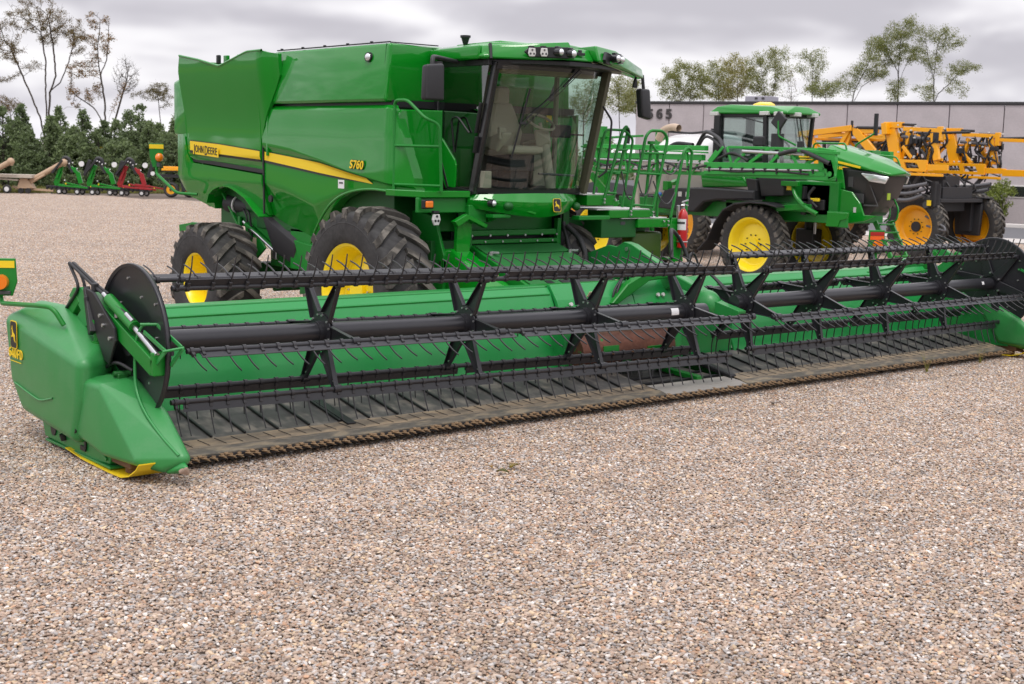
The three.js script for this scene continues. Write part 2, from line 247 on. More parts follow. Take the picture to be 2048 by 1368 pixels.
// ---------- ground ----------
{
  const lot = new THREE.PlaneGeometry(1200, 1200, 1, 1); lot.rotateX(-Math.PI / 2); lot.translate(100, -0.012, -150);
  const m = std([1, 1, 1], 0.95, 0, { map: tex(512, 512, (u, v) => { const a = fbm(u * 60, v * 60, 3, 3), b = fbm(u * 4, v * 4, 9, 3); const k = 0.5 + a * 0.9 + b * 0.25; return [118 * (0.6 + k * 0.5), 104 * (0.6 + k * 0.5), 92 * (0.6 + k * 0.5)]; }, true, [400, 400]) });
  struct('ground', lot, m, 'tan gravel ground of the equipment lot');
  // loose stones: tiles of stones 1.5 m square, laid over the lot
  const rs = mulberry(5), stone = [];
  for (let k = 0; k < 14; k++) {
    const g = mergeVertices(new THREE.IcosahedronGeometry(1, 0).deleteAttribute('normal').deleteAttribute('uv')), p = g.attributes.position;
    const sx = 0.9 + rs() * 0.6, sy = 0.34 + rs() * 0.34, sz = 0.65 + rs() * 0.4;
    for (let i = 0; i < p.count; i++) { const f = 0.78 + rs() * 0.44; p.setXYZ(i, p.getX(i) * sx * f, p.getY(i) * sy * f, p.getZ(i) * sz * f); }
    const h = k % 3 === 0 ? toCreasedNormals(g, 0.9) : g.toNonIndexed(); h.computeVertexNormals(); stone.push(k % 3 === 0 ? toCreasedNormals(g, 0.75) : h);
  }
  const T = 1.5, tiles = [];
  const palette = [[0.40, 0.30, 0.235], [0.44, 0.345, 0.275], [0.36, 0.27, 0.215], [0.50, 0.41, 0.335], [0.47, 0.45, 0.44], [0.40, 0.38, 0.375], [0.60, 0.56, 0.52], [0.30, 0.235, 0.19], [0.47, 0.30, 0.20], [0.25, 0.22, 0.205], [0.58, 0.45, 0.31], [0.68, 0.66, 0.64]];
  const wts = [4.5, 6.5, 4.2, 5.5, 4.2, 3.2, 2.8, 3.0, 2.4, 1.6, 3.2, 0.9], tot = wts.reduce((a, b) => a + b);
  for (let v = 0; v < 4; v++) {
    const P = [], Nn = [], C = []; const q = new THREE.Quaternion(), e = new THREE.Euler(), a = new THREE.Vector3(), b = new THREE.Vector3();
    const cell = 0.0160, n = Math.round(T / cell);
    for (let i = 0; i < n; i++) for (let j = 0; j < n; j++) {
      const s = stone[Math.floor(rs() * stone.length)], big = Math.pow(rs(), 2.2), r = 0.0075 + 0.0108 * big;
      const x = (i + rs()) * cell - T / 2, z = (j + rs()) * cell - T / 2;
      const patch = fbm(x * 1.6, v * 3.3, z * 1.6, 3);
      const y = -0.012 + 0.016 * rs() + 0.004 * patch;
      q.setFromEuler(e.set((rs() - 0.5) * 0.75, rs() * 6.28, (rs() - 0.5) * 0.75));
      let w = rs() * tot, c = 0; while (w > wts[c]) w -= wts[c++];
      const f = (0.76 + rs() * 0.5) * (1 + patch * 0.34), col = palette[c];
      const sp = s.attributes.position, sn = s.attributes.normal;
      for (let k = 0; k < sp.count; k++) {
        a.fromBufferAttribute(sp, k).multiplyScalar(r).applyQuaternion(q); b.fromBufferAttribute(sn, k).applyQuaternion(q);
        P.push(a.x + x, a.y + y, a.z + z); Nn.push(b.x, b.y, b.z); C.push(col[0] * f * 0.945, col[1] * f * 0.915, col[2] * f * 0.885);
      }
    }
    const g = new THREE.BufferGeometry(); g.setAttribute('position', new THREE.Float32BufferAttribute(P, 3)); g.setAttribute('normal', new THREE.Float32BufferAttribute(Nn, 3)); g.setAttribute('color', new THREE.Float32BufferAttribute(C, 3)); tiles.push(g);
  }
  const sm = std([1, 1, 1], 0.8, 0, { vertexColors: true });
  // every tile that the camera can see, with a margin all round, out to the far side of the lot
  const cx = -10.56, cz = 9.98, fx = Math.sin(0.6949), fz = -Math.cos(0.6949), list = [[], [], [], []];
  const nl = [-0.943, 0.333], onWall = (x, z) => (x - 44.86) * nl[0] + (z + 23.33) * nl[1];
  for (let i = -30; i < 60; i++) for (let j = -60; j < 20; j++) {
    const x = i * T, z = j * T, dx = x - cx, dz = z - cz, d = dx * fx + dz * fz, s = -dx * fz + dz * fx;
    if (d < 2.5 || Math.abs(s) > 0.40 * d + 3 || (dx * 0.2 + 0) > 1e9) continue;
    if (z < -66.5 + 0.0483 * (x + 60)) continue;
    if (onWall(x, z) < 16.2) continue;
    list[Math.floor(rs() * 4)].push([x, z, Math.floor(rs() * 4)]);
  }
  const G = new THREE.Group(); G.name = 'gravel'; tag(G, 'loose tan and grey crushed stone covering the whole lot', 'gravel'); G.userData.kind = 'stuff'; scene.add(G);
  list.forEach((l, v) => {
    const im = new THREE.InstancedMesh(tiles[v], sm, l.length), m4 = new THREE.Matrix4();
    l.forEach(([x, z, k], i) => { m4.makeRotationY(k * Math.PI / 2).setPosition(x, 0, z); im.setMatrixAt(i, m4); });
    im.name = 'gravel_stones'; im.receiveShadow = true; im.castShadow = true; im.userData.kind = 'stuff'; G.add(im);
  });
}
// ---------- grass, road, kerbs ----------
const WN = [-0.943, 0.333], W0 = [44.86, -23.33], WD = [0.333, 0.943];           // the building's wall: outward normal, a point on it, its direction
const wallAt = (s, off = 0, y = 0) => [W0[0] + WD[0] * s + WN[0] * off, y, W0[1] + WD[1] * s + WN[1] * off];
function ribbon(s0, s1, o0, o1, y) { const p = [wallAt(s0, o0, y), wallAt(s1, o0, y), wallAt(s1, o1, y), wallAt(s0, o1, y)]; const g = new THREE.BufferGeometry(); g.setAttribute('position', new THREE.Float32BufferAttribute([...p[0], ...p[1], ...p[2], ...p[0], ...p[2], ...p[3]], 3)); g.computeVertexNormals(); if (g.attributes.normal.getY(0) < 0) { const a = g.attributes.position.array; g.setAttribute('position', new THREE.Float32BufferAttribute([...p[0], ...p[2], ...p[1], ...p[0], ...p[3], ...p[2]], 3)); g.computeVertexNormals(); } return g; }
M.asphalt = std([0.115, 0.115, 0.122], 0.9); M.concrete = std([0.50, 0.47, 0.44], 0.85);
M.concreteKerb = std([0.62, 0.59, 0.56], 0.8);
struct('road', ribbon(-14, 60, 4.3, 13.2, 0.004), M.asphalt, 'grey asphalt drive in front of the building');
struct('pavement', ribbon(-14, 60, 13.25, 16.0, 0.008), M.concrete, 'pale concrete strip between asphalt drive and gravel');
{ const a = wallAt(-14, 3.9, 0.07), b = wallAt(60, 3.9, 0.07); struct('kerb', bar(a, b, 0.7, 0.14), M.concreteKerb, 'pale concrete kerb beside the drive'); }
const leafR = mulberry(11);
function blades(n, w, h, at) { const P = []; for (let i = 0; i < n; i++) { const [x, y, z] = at(i), a = leafR() * 6.28, hh = h * (0.5 + leafR()), ww = w * (0.6 + leafR() * 0.8), lx = (leafR() - 0.5) * hh * 0.9, lz = (leafR() - 0.5) * hh * 0.9, c = Math.cos(a) * ww, s = Math.sin(a) * ww; P.push(x - c, y, z - s, x + c, y, z + s, x + lx, y + hh, z + lz); } const g = new THREE.BufferGeometry(); g.setAttribute('position', new THREE.Float32BufferAttribute(P, 3)); g.computeVertexNormals(); return g; }
const leafMat = (r, g, b, t = 0.35) => phys([r, g, b], 0.85, { transmission: t, thickness: 0, ior: 1.3 });
{
  const gp = new THREE.Shape([[-60, 61.4], [60, 55.6], [110, 120], [-60, 140]].map((p) => new THREE.Vector2(p[0], p[1])));
  const g = new THREE.ShapeGeometry(gp); g.rotateX(-Math.PI / 2); g.translate(0, 0.004, 0);
  struct('lawn', g, std([0.16, 0.155, 0.045], 0.95), 'olive grass strip in front of the dark green trees');
  const grass = blades(26000, 0.03, 0.16, () => { const x = 2 + leafR() * 34, z0 = -61.4 + 0.0483 * (x + 60) ; return [x, 0, z0 - leafR() * leafR() * 10]; });
  const o = solo('grass', grass, leafMat(0.19, 0.19, 0.05), 'short olive and yellow grass growing behind the far implements', 'grass'); o.userData.kind = 'stuff';
}
// ---------- the building ----------
{
  M.panel = std([1, 1, 1], 0.9, 0, { map: tex(512, 512, (u, v) => { const a = fbm(u * 3, v * 3, 41, 4), b = fbm(u * 50, v * 50, 4, 2), k = 1 + 0.10 * a + 0.06 * b; return [182 * k, 174 * k, 176 * k]; }, true, [0.3, 0.3]) });
  const b = thing('warehouse', 'long grey concrete building with dark numerals behind the sprayers', 'building', wallAt(0, -4));
  const H = 5.25, sAt = (z) => (z - W0[1]) / WD[1];
  const seams = [-40.12, -38.4, -36.67, -34.43, -32.21, -29.92, -27.75, -25.55, -23.33, -21.26, -19.0, -16.7, -14.4, -12.1, -9.8, -7.5, -5.2].map(sAt);
  const slab = (s0, s1, y0, y1, o0, o1) => { const a = wallAt((s0 + s1) / 2, (o0 + o1) / 2, (y0 + y1) / 2); const g = box(Math.abs(o1 - o0), y1 - y0, Math.abs(s1 - s0), 0, 0, 0, { r: 0.015 }); g.rotateY(Math.atan2(WD[0], WD[1])); g.translate(...a); return g; };
  for (let i = 0; i + 1 < seams.length; i++) part('wall_panel', uvBox(slab(seams[i] + 0.02, seams[i + 1] - 0.02, 0.0, H - 0.12, 0, -0.2)), M.panel, b);
  part('wall_backing', slab(seams[0] + 0.1, seams[seams.length - 1], 0, H - 0.2, -0.21, -0.4), std([0.10, 0.10, 0.10], 0.9), b);
  part('roof_edge', slab(seams[0] - 0.03, seams[seams.length - 1], H - 0.11, H + 0.02, 0.06, -0.45), std([0.035, 0.034, 0.036], 0.6), b);
  part('roof', slab(seams[0] + 0.1, seams[seams.length - 1], H - 0.45, H - 0.2, -0.42, -24), std([0.2, 0.2, 0.2], 0.9), b);
  part('side_wall', [slab(seams[0], seams[0] + 0.2, 0, H - 0.12, -0.42, -24)], M.panel, b);
  const wf = std([0.62, 0.6, 0.58], 0.6), wg = phys([0.02, 0.024, 0.026], 0.05, { clearcoat: 1 });
  for (const [z0, z1] of [[-24.95, -23.45], [-22.95, -21.4], [-20.9, -19.2], [-18.6, -17]]) { const s0 = sAt(z0), s1 = sAt(z1); const w = part('window', slab(s0, s1, 1.12, 1.68, 0.03, -0.02), wf, b); part('pane', slab(s0 + 0.08, s1 - 0.08, 1.18, 1.62, 0.045, 0.032), wg, w); }
  // numerals
  const num = (str, s, y) => { const g = text(str, 0.46, 0.04, font, 0.012); g.computeBoundingBox(); g.rotateY(-Math.PI / 2 + Math.atan2(WD[0], WD[1])); const a = wallAt(s, 0.015, y); g.translate(...a); return g; };
  const dm = std([0.05, 0.045, 0.045], 0.6);
  [['5', -39.48], ['6', -39.0], ['5', -38.52]].forEach(([t, z]) => part('numeral', num(t, sAt(z) - 0.05, 4.42), dm, b));
  const u = part('rooftop_unit', (() => { const g = box(1.0, 0.36, 1.35, 0, 0, 0, { r: 0.03 }); g.rotateY(Math.atan2(WD[0], WD[1])); const p = wallAt(sAt(-34.3), -1.2, H + 0.12); g.translate(...p); return g; })(), std([0.36, 0.35, 0.40], 0.7), b);
  part('vent_grille', [-0.1, 0.25].map((k) => { const g = box(0.03, 0.1, 0.14); g.rotateY(Math.atan2(WD[0], WD[1])); const p = wallAt(sAt(-34.3) + k, -0.69, H + 0.2); g.translate(...p); return g; }), std([0.06, 0.06, 0.06], 0.7), u);
}
// ---------- trees ----------
const bark = std([0.07, 0.055, 0.045], 0.95), barkDark = std([0.055, 0.045, 0.04], 0.95);
function leaves(rnd, ends, n, size, spread, flat = 1) {
  const P = []; const a = new THREE.Vector3(), b = new THREE.Vector3(), c = new THREE.Vector3();
  for (let i = 0; i < n; i++) {
    const [p] = ends[Math.floor(rnd() * ends.length)]; c.set(p.x + (rnd() + rnd() - 1) * spread, p.y + (rnd() + rnd() - 1) * spread * flat, p.z + (rnd() + rnd() - 1) * spread);
    a.set(rnd() - 0.5, rnd() - 0.5, rnd() - 0.5).normalize().multiplyScalar(size * (0.5 + rnd())); b.set(rnd() - 0.5, rnd() - 0.5, rnd() - 0.5).cross(a).normalize().multiplyScalar(size * 0.55 * (0.5 + rnd()));
    P.push(c.x - a.x, c.y - a.y, c.z - a.z, c.x + b.x, c.y + b.y, c.z + b.z, c.x + a.x, c.y + a.y, c.z + a.z, c.x - a.x, c.y - a.y, c.z - a.z, c.x + a.x, c.y + a.y, c.z + a.z, c.x - b.x, c.y - b.y, c.z - b.z);
  }
  const g = new THREE.BufferGeometry(); g.setAttribute('position', new THREE.Float32BufferAttribute(P, 3)); g.computeVertexNormals(); return g;
}
// a tree whose limbs grow towards the places where its crown has leaves (blobs: [right, height, half width, half height] in metres)
function crownTree(name, label, x, z, blobs, o) {
  const rnd = mulberry(o.seed), t = thing(name, label, 'tree', [x, 0, z]), RX = 0.7697, RZ = 0.6385, att = [];
  const vol = blobs.reduce((a, b) => a + b[2] * b[3], 0);
  for (const b of blobs) { const n = Math.max(8, Math.round((o.att ?? 420) * b[2] * b[3] / vol)), w0 = (rnd() - 0.5) * (o.depth ?? 1.6), rw = (b[2] + b[3]) / 2; for (let i = 0; i < n; i++) { let a, c, e; do { a = rnd() * 2 - 1; c = rnd() * 2 - 1; e = rnd() * 2 - 1; } while (a * a + c * c + e * e > 1); const sp = (o.spread ?? 1.25) * (0.7 + 0.6 * rnd()), u = b[0] + a * b[2] * sp, w = w0 + e * rw * sp; att.push({ p: [u * RX + w * RZ, b[1] + c * b[3] * sp, u * RZ - w * RX], best: 1e9, id: 0 }); } }
  const N = [{ p: [0, 0, 0], par: -1 }], D = o.step ?? 0.24; let y = 0; const lowest = Math.min(...blobs.map((b) => b[1] - b[3]));
  const th = o.stems ? 0 : o.trunk ?? lowest * 0.55; while (y < th) { y += D; N.push({ p: [N[N.length - 1].p[0] + (rnd() - 0.5) * 0.06 + (o.lean ?? 0) * D * RX, y, N[N.length - 1].p[2] + (rnd() - 0.5) * 0.06 + (o.lean ?? 0) * D * RZ], par: N.length - 1 }); }
  for (const line of o.stems ?? []) { let best = 0, bd = 1e9; N.forEach((n, i) => { const d = (n.p[0] - line[0][0] * RX) ** 2 + (n.p[1] - line[0][1]) ** 2 + (n.p[2] - line[0][0] * RZ) ** 2; if (d < bd) { bd = d; best = i; } }); let par = best, w = 0; for (let k = 1; k < line.length; k++) { const A = line[k - 1], B = line[k], n = Math.max(1, Math.round(Math.hypot(B[0] - A[0], B[1] - A[1]) / D)); const dw = (rnd() - 0.5) * 0.5; for (let i = 1; i <= n; i++) { const f = i / n, u = A[0] + (B[0] - A[0]) * f + (rnd() - 0.5) * 0.05, ww = w + dw * f; N.push({ p: [u * RX + ww * RZ, A[1] + (B[1] - A[1]) * f, u * RZ - ww * RX], par }); par = N.length - 1; } w += dw; } }
  const near = (from) => { for (const a of att) if (!a.dead) for (let i = from; i < N.length; i++) { const q = N[i].p, d = (q[0] - a.p[0]) ** 2 + (q[1] - a.p[1]) ** 2 + (q[2] - a.p[2]) ** 2; if (d < a.best) { a.best = d; a.id = i; } } };
  near(0); const kill = (o.kill ?? 0.3) ** 2;
  for (let it = 0; it < 90; it++) {
    const g = new Map(); for (const a of att) { if (a.dead) continue; if (a.best < kill) { a.dead = true; continue; } const q = N[a.id].p, d = Math.sqrt(a.best); let v = g.get(a.id); if (!v) g.set(a.id, v = [0, 0, 0]); v[0] += (a.p[0] - q[0]) / d; v[1] += (a.p[1] - q[1]) / d; v[2] += (a.p[2] - q[2]) / d; }
    if (!g.size || N.length > 2600) break; const from = N.length;
    for (const [id, v] of g) { v[0] += (rnd() - 0.5) * 0.7; v[1] += (rnd() - 0.5) * 0.5 + (o.up ?? 0.1); v[2] += (rnd() - 0.5) * 0.7; const l = Math.hypot(...v) || 1, q = N[id].p; N.push({ p: [q[0] + v[0] / l * D, q[1] + v[1] / l * D, q[2] + v[2] / l * D], par: id }); }
    near(from);
  }
  const r = new Float64Array(N.length), kids = new Int32Array(N.length), e = o.pipe ?? 2.3, r0 = (o.twig ?? 0.007) ** e; for (let i = N.length - 1; i > 0; i--) { if (!kids[i]) r[i] = r0; kids[N[i].par]++; r[N[i].par] += r[i]; }
  const P = [], rad = (i) => Math.min(Math.pow(r[i], 1 / e), o.maxR ?? 0.2), a = new THREE.Vector3(), b = new THREE.Vector3(), d = new THREE.Vector3(), s1 = new THREE.Vector3(), s2 = new THREE.Vector3();
  const seg = (pa, pb, ra, rb, n) => { a.set(...pa); b.set(...pb); d.subVectors(b, a).normalize(); s1.set(Math.abs(d.y) > 0.9 ? 1 : 0, Math.abs(d.y) > 0.9 ? 0 : 1, 0).cross(d).normalize(); s2.crossVectors(d, s1); const at = (c, q, k) => { const t = k / n * 6.2832, cs = Math.cos(t) * q, sn = Math.sin(t) * q; return [c.x + s1.x * cs + s2.x * sn, c.y + s1.y * cs + s2.y * sn, c.z + s1.z * cs + s2.z * sn]; }; for (let k = 0; k < n; k++) { const A = at(a, ra, k), B = at(a, ra, k + 1), C = at(b, rb, k + 1), E = at(b, rb, k); P.push(...A, ...B, ...C, ...A, ...C, ...E); } };
  for (let i = 1; i < N.length; i++) { const ra = rad(N[i].par), rb = rad(i); seg(N[N[i].par].p, N[i].p, Math.min(ra, rb * 1.6), rb, rb > 0.04 ? 7 : 4); }
  const ends = []; for (let i = 1; i < N.length; i++) if (rad(i) < (o.leafR ?? 0.016) && N[i].p[1] > lowest - 0.3) ends.push([new THREE.Vector3(...N[i].p)]);
  if (o.twigs) for (let i = 0; i < ends.length * o.twigs; i++) { const q = ends[Math.floor(rnd() * ends.length)][0], l = 0.25 + rnd() * 0.35; seg([q.x, q.y, q.z], [q.x + (rnd() - 0.5) * l, q.y + (rnd() - 0.2) * l, q.z + (rnd() - 0.5) * l], 0.006, 0.003, 3); }
  const g = new THREE.BufferGeometry(); g.setAttribute('position', new THREE.Float32BufferAttribute(P, 3)); g.computeVertexNormals(); lpart('trunk', g, o.bark ?? bark, t);
  const keep = ends.filter(([q]) => fbm(q.x * 0.9 + o.seed, q.y * 0.9, q.z * 0.9, 2) > (o.bare ?? -0.2)), E2 = keep.length > 10 ? keep : ends;
  (o.tones ?? []).forEach(([m, share]) => lpart('crown', leaves(rnd, E2, Math.floor(o.n * share), o.leaf ?? 0.06, o.cloud ?? 0.2, 0.8), m, t));
  return t;
}
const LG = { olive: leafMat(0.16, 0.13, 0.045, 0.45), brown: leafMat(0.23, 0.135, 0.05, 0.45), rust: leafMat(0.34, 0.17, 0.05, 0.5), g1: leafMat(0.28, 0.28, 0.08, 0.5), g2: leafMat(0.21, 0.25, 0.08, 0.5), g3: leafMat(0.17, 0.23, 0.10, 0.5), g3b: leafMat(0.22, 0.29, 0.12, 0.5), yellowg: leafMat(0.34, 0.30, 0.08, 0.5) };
// left: tall half-bare trees
crownTree('bare_tree', 'tallest spreading tree at far left with sparse olive leaves and several leaning stems', 20.9, -71.1, [[-0.77,10.02,0.96,0.61],[0.37,9.79,0.78,0.52],[-1.53,9.31,0.7,0.61],[1.08,9.2,0.7,0.52],[1.79,8.7,0.61,0.43],[-2.2,8.0,0.7,0.52],[-1.92,7.4,0.52,0.35],[-2.74,8.85,0.35,0.35],[-2.9,8.24,0.35,0.35],[-1.04,6.91,0.35,0.26],[2.06,8.19,0.43,0.43],[-2.76,6.01,0.43,0.19],[-0.22,8.91,0.7,0.52]], { seed: 12, att: 900, n: 15000, leaf: 0.036, cloud: 0.26, bare: -0.15, spread: 1.3, stems: [[[0, 0], [-0.1, 3], [-0.15, 5.6], [-0.1, 7.2], [-0.4, 8.9]], [[0, 0], [-0.1, 2.5], [-0.45, 4], [-1.04, 5.4], [-1.7, 6.8], [-2.2, 8]], [[0, 3], [0.1, 5.4], [0.5, 6.4], [0.4, 8], [0.3, 9.2]], [[0.1, 5.4], [0.8, 6.0], [1.3, 7], [1.6, 8.1]], [[0, 2.5], [0.25, 3.5], [0.45, 4.1], [1.2, 4.6], [2.2, 4.6]]], tones: [[LG.olive, 0.6], [LG.brown, 0.4]], twigs: 1.4, maxR: 0.2, twig: 0.009, pipe: 2.15, up: 0.25 });
crownTree('bare_tree', 'tall slim tree with rusty brown leaves right of the spreading tree at far left', 23.5, -68.9, [[-0.45,9.59,0.52,0.43],[0.16,9.43,0.35,0.52],[0.36,8.58,0.35,0.26],[-0.24,8.13,0.52,0.43],[-0.75,7.52,0.43,0.35],[-1.51,6.72,0.61,0.35],[-0.87,5.45,0.43,0.35],[-1.74,5.42,0.35,0.26],[-1.13,8.71,0.39,0.19],[-1.9,4.9,0.35,0.35]], { seed: 29, att: 480, n: 5200, leaf: 0.042, cloud: 0.22, bare: -0.1, stems: [[[0, 0], [0, 5], [-0.25, 7], [-0.3, 8.2], [-0.05, 9.6]], [[0, 2.5], [-0.3, 4], [-0.7, 4.6], [-1.6, 5.2], [-2.1, 5.6]], [[0, 2], [0.2, 4], [0.7, 5.3], [1.0, 6]], [[-0.2, 6.6], [0.1, 7.4], [0.3, 8.6], [0.3, 9.3]]], tones: [[LG.rust, 0.55], [LG.olive, 0.45]], twigs: 1.2, twig: 0.009, pipe: 2.1, maxR: 0.18, up: 0.2, depth: 1.0 });
crownTree('bare_tree', 'leafless tree with fine purple twigs beside the rusty brown tree', 24.5, -70.7, [[1.0,6.63,0.62,0.8],[1.45,6.29,0.45,0.53],[0.75,5.92,0.45,0.45]], { seed: 31, att: 420, trunk: 2.4, n: 60, leaf: 0.04, tones: [[LG.brown, 1]], twigs: 2.5, twig: 0.008, pipe: 2.15, step: 0.2, kill: 0.22 });
crownTree('bare_tree', 'small olive tree standing just left of the harvester above the dark hedge', 27.9, -70.5, [[-0.51,5.78,0.55,0.36],[0.04,5.88,0.46,0.36],[-1.23,5.49,0.46,0.27],[0.24,5.25,0.36,0.36]], { seed: 41, att: 300, trunk: 2.6, n: 3200, leaf: 0.036, cloud: 0.24, tones: [[LG.olive, 1]], twigs: 1 });
crownTree('bare_tree', 'low twiggy tree behind the stems of the spreading tree at far left', 20.2, -74.3, [[-0.65,4.86,0.53,0.36],[0.16,4.53,0.45,0.36],[-1.09,4.5,0.45,0.36]], { seed: 57, att: 260, n: 1800, leaf: 0.036, cloud: 0.25, tones: [[LG.olive, 0.5], [LG.brown, 0.5]], twigs: 1.5 });
// left: dark evergreens and shrubs closing the lot
const cedars = [[17.6, -69.3, 4.4, 'at the left edge, rounded and tall'], [19.2, -70.6, 4.7, 'behind the tan auger'], [19.3, -66.8, 3.9, 'left of the raised auger spout'], [21.3, -70.2, 4.6, 'under the spreading bare tree'], [21.5, -67.4, 4.4, 'over the first green planter'], [21.4, -65, 3.3, 'low and broad beside the first green planter'], [23.3, -67.1, 3.9, 'over the second green planter'], [23.6, -65.6, 4.4, 'pointed, under the rusty brown tree'], [24.0, -64.1, 3.8, 'over the red planter'], [25.4, -65.5, 3.7, 'between the red planter and the harvester'], [24.6, -62.6, 3.1, 'low, beside the harvester tail'], [17.2, -72.5, 4.3, 'farthest left, partly cut off'], [19.9, -64.9, 3.4, 'low, behind the auger tube'], [18.0, -66.4, 3.3, 'low, behind the tan hopper'], [26.8, -66.6, 4.3, 'tall, against the harvester tail'], [22.4, -63.6, 2.8, 'lowest, between the two green planters'], [25.9, -69.5, 4.9, 'tallest tip, above the red planter'], [15.4, -70.5, 4.6, 'beyond the left edge of the row']];
cedars.forEach(([x, z, H, say], i) => {
  const rnd = mulberry(100 + i), t = thing('evergreen_tree', 'dark green bushy evergreen ' + say, 'tree', [x, 0, z], 0);
  lpart('trunk', cyl([0, 0, 0], [0, H * 0.9, 0], 0.1, { r2: 0.02, n: 6 }), barkDark, t);
  const ends = [], lumps = Array.from({ length: 4 }, (_, q) => q ? [(rnd() - 0.5) * 2.0, (rnd() - 0.5) * 1.2, 0.62 + rnd() * 0.33] : [0, 0, 1]), W = 1.35 + rnd() * 0.5; for (let k = 0; k < 420; k++) { const lp = lumps[k % 4], u = rnd() , a = rnd() * 6.28, rad = W * (k % 4 ? 0.62 : 0.85) * Math.pow(1 - u * u, 0.75) * (0.7 + 0.95 * fbm(a * 1.1 + i, u * 4, i * 3.1, 3)) * (0.5 + 0.5 * Math.sqrt(rnd())), lean = 0.1 * Math.sin(i * 3 + u * 3); ends.push([new THREE.Vector3(Math.cos(a) * rad + lean + lp[0], 0.15 + u * (H * lp[2] - 0.2), Math.sin(a) * rad + lp[1])]); }
  const twigs = []; ends.slice(0, 90).forEach(([p]) => twigs.push(cyl([0, p.y * 0.85, 0], [p.x, p.y, p.z], 0.018, { r2: 0.006, n: 3, open: true }))); lpart('branch', twigs, barkDark, t);
  lpart('crown', leaves(rnd, ends, 6500, 0.085, 0.2), [LG.g3, LG.g3, LG.g3][i % 3], t);
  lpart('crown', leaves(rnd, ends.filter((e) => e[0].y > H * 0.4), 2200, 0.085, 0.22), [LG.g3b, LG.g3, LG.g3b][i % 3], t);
  if (i === 6 || i === 4) lpart('yellow_leaves', leaves(rnd, [[new THREE.Vector3(0.4, i === 4 ? 2.0 : 2.6, 1.3)]], 160, 0.08, 0.45), leafMat(0.5, 0.4, 0.03), t, 'patch of bright yellow leaves');
});
// right: wind-swept trees behind the building
crownTree('windswept_tree', 'round olive-green tree at the left of the row, just right of the black mirror', 59.5, -56.0, [[-0.2,8.02,1.28,0.86],[-1.18,7.43,0.86,0.78],[0.37,8.32,0.71,0.57],[0.96,7.48,0.57,0.78],[-0.17,6.89,1.14,0.57]], { seed: 235, att: 380, n: 14450, leaf: 0.042, cloud: 0.36, bare: -0.22, tones: [[LG.g1, 0.6], [LG.g2, 0.4]], bark: barkDark, twigs: 0.4, stems: [[[0, 0], [-0.5, 6.5], [-0.9, 7.6]], [[0, 0], [0.2, 7], [0.4, 8.3]]], up: 0.1 });
crownTree('windswept_tree', 'second olive tree of the row from the left', 62.9, -55.8, [[-0.42,8.34,0.87,0.73],[-0.84,7.61,0.58,0.73],[0.17,7.78,0.73,0.73],[-0.39,6.9,0.87,0.44]], { seed: 242, att: 380, n: 8840, leaf: 0.042, cloud: 0.36, bare: -0.22, tones: [[LG.g1, 0.6], [LG.g2, 0.4]], bark: barkDark, twigs: 0.4, up: 0.1 });
crownTree('windswept_tree', 'third olive tree of the row, taller than its left neighbour', 62.4, -53.6, [[-0.57,8.81,0.86,0.64],[-0.27,7.97,0.64,0.86],[-0.68,7.4,0.71,0.71]], { seed: 249, att: 380, n: 8840, leaf: 0.042, cloud: 0.36, bare: -0.22, tones: [[LG.yellowg, 0.6], [LG.g1, 0.4]], bark: barkDark, twigs: 0.4, up: 0.1 });
crownTree('windswept_tree', 'forked olive tree above the rooftop unit, tallest of the olive row', 62.2, -51.1, [[-0.64,8.86,0.84,0.56],[0.19,9.43,0.7,0.49],[-1.03,7.74,0.7,0.63],[0.63,8.33,0.56,0.56],[-0.18,7.21,0.7,0.49]], { seed: 256, att: 380, n: 10540, leaf: 0.042, cloud: 0.36, bare: -0.22, tones: [[LG.g1, 0.6], [LG.g2, 0.4]], bark: barkDark, twigs: 0.4, stems: [[[0, 0], [-0.2, 6.6], [-0.6, 8.6]], [[0, 5], [0.3, 7.5], [0.2, 9.3]]], up: 0.1 });
crownTree('windswept_tree', 'lone airy tree with bare top twigs in the gap of the row', 67.0, -51.1, [[-0.81,9.64,0.58,0.32],[0.2,9.3,0.58,0.65],[-1.08,8.7,0.43,0.29],[-0.06,8.3,0.43,0.58]], { seed: 263, att: 380, n: 3910, leaf: 0.042, cloud: 0.36, bare: -0.22, tones: [[LG.g2, 0.6], [LG.g1, 0.4]], bark: barkDark, twigs: 0.4, up: 0.1 });
crownTree('windswept_tree', 'low green crown on the roof line left of the leaning tree', 64.5, -47.9, [[-0.45,7.18,0.83,0.41],[0.24,7.26,0.55,0.41]], { seed: 270, att: 380, n: 3910, leaf: 0.042, cloud: 0.36, bare: -0.22, tones: [[LG.g2, 0.6], [LG.g1, 0.4]], bark: barkDark, twigs: 0.4, up: 0.1 });
crownTree('windswept_tree', 'leaning tree swept to the right, left of the tallest tree', 68.1, -48.8, [[1.32,10.31,0.64,0.64],[0.76,9.59,0.43,0.31],[0.5,8.6,0.71,0.57],[-0.33,7.73,0.71,0.5],[1.79,8.49,0.71,0.4],[1.06,9.17,0.43,0.57]], { seed: 277, att: 380, n: 8840, leaf: 0.042, cloud: 0.36, bare: -0.22, tones: [[LG.g2, 0.6], [LG.g1, 0.4]], bark: barkDark, twigs: 0.4, up: 0.1, stems: [[[-0.2, 0], [-0.1, 6], [0.3, 7.5], [0.9, 8.8], [1.3, 10.2]], [[-0.05, 6.2], [0.6, 7.6], [1.4, 8.2], [2.2, 8.6]]] });
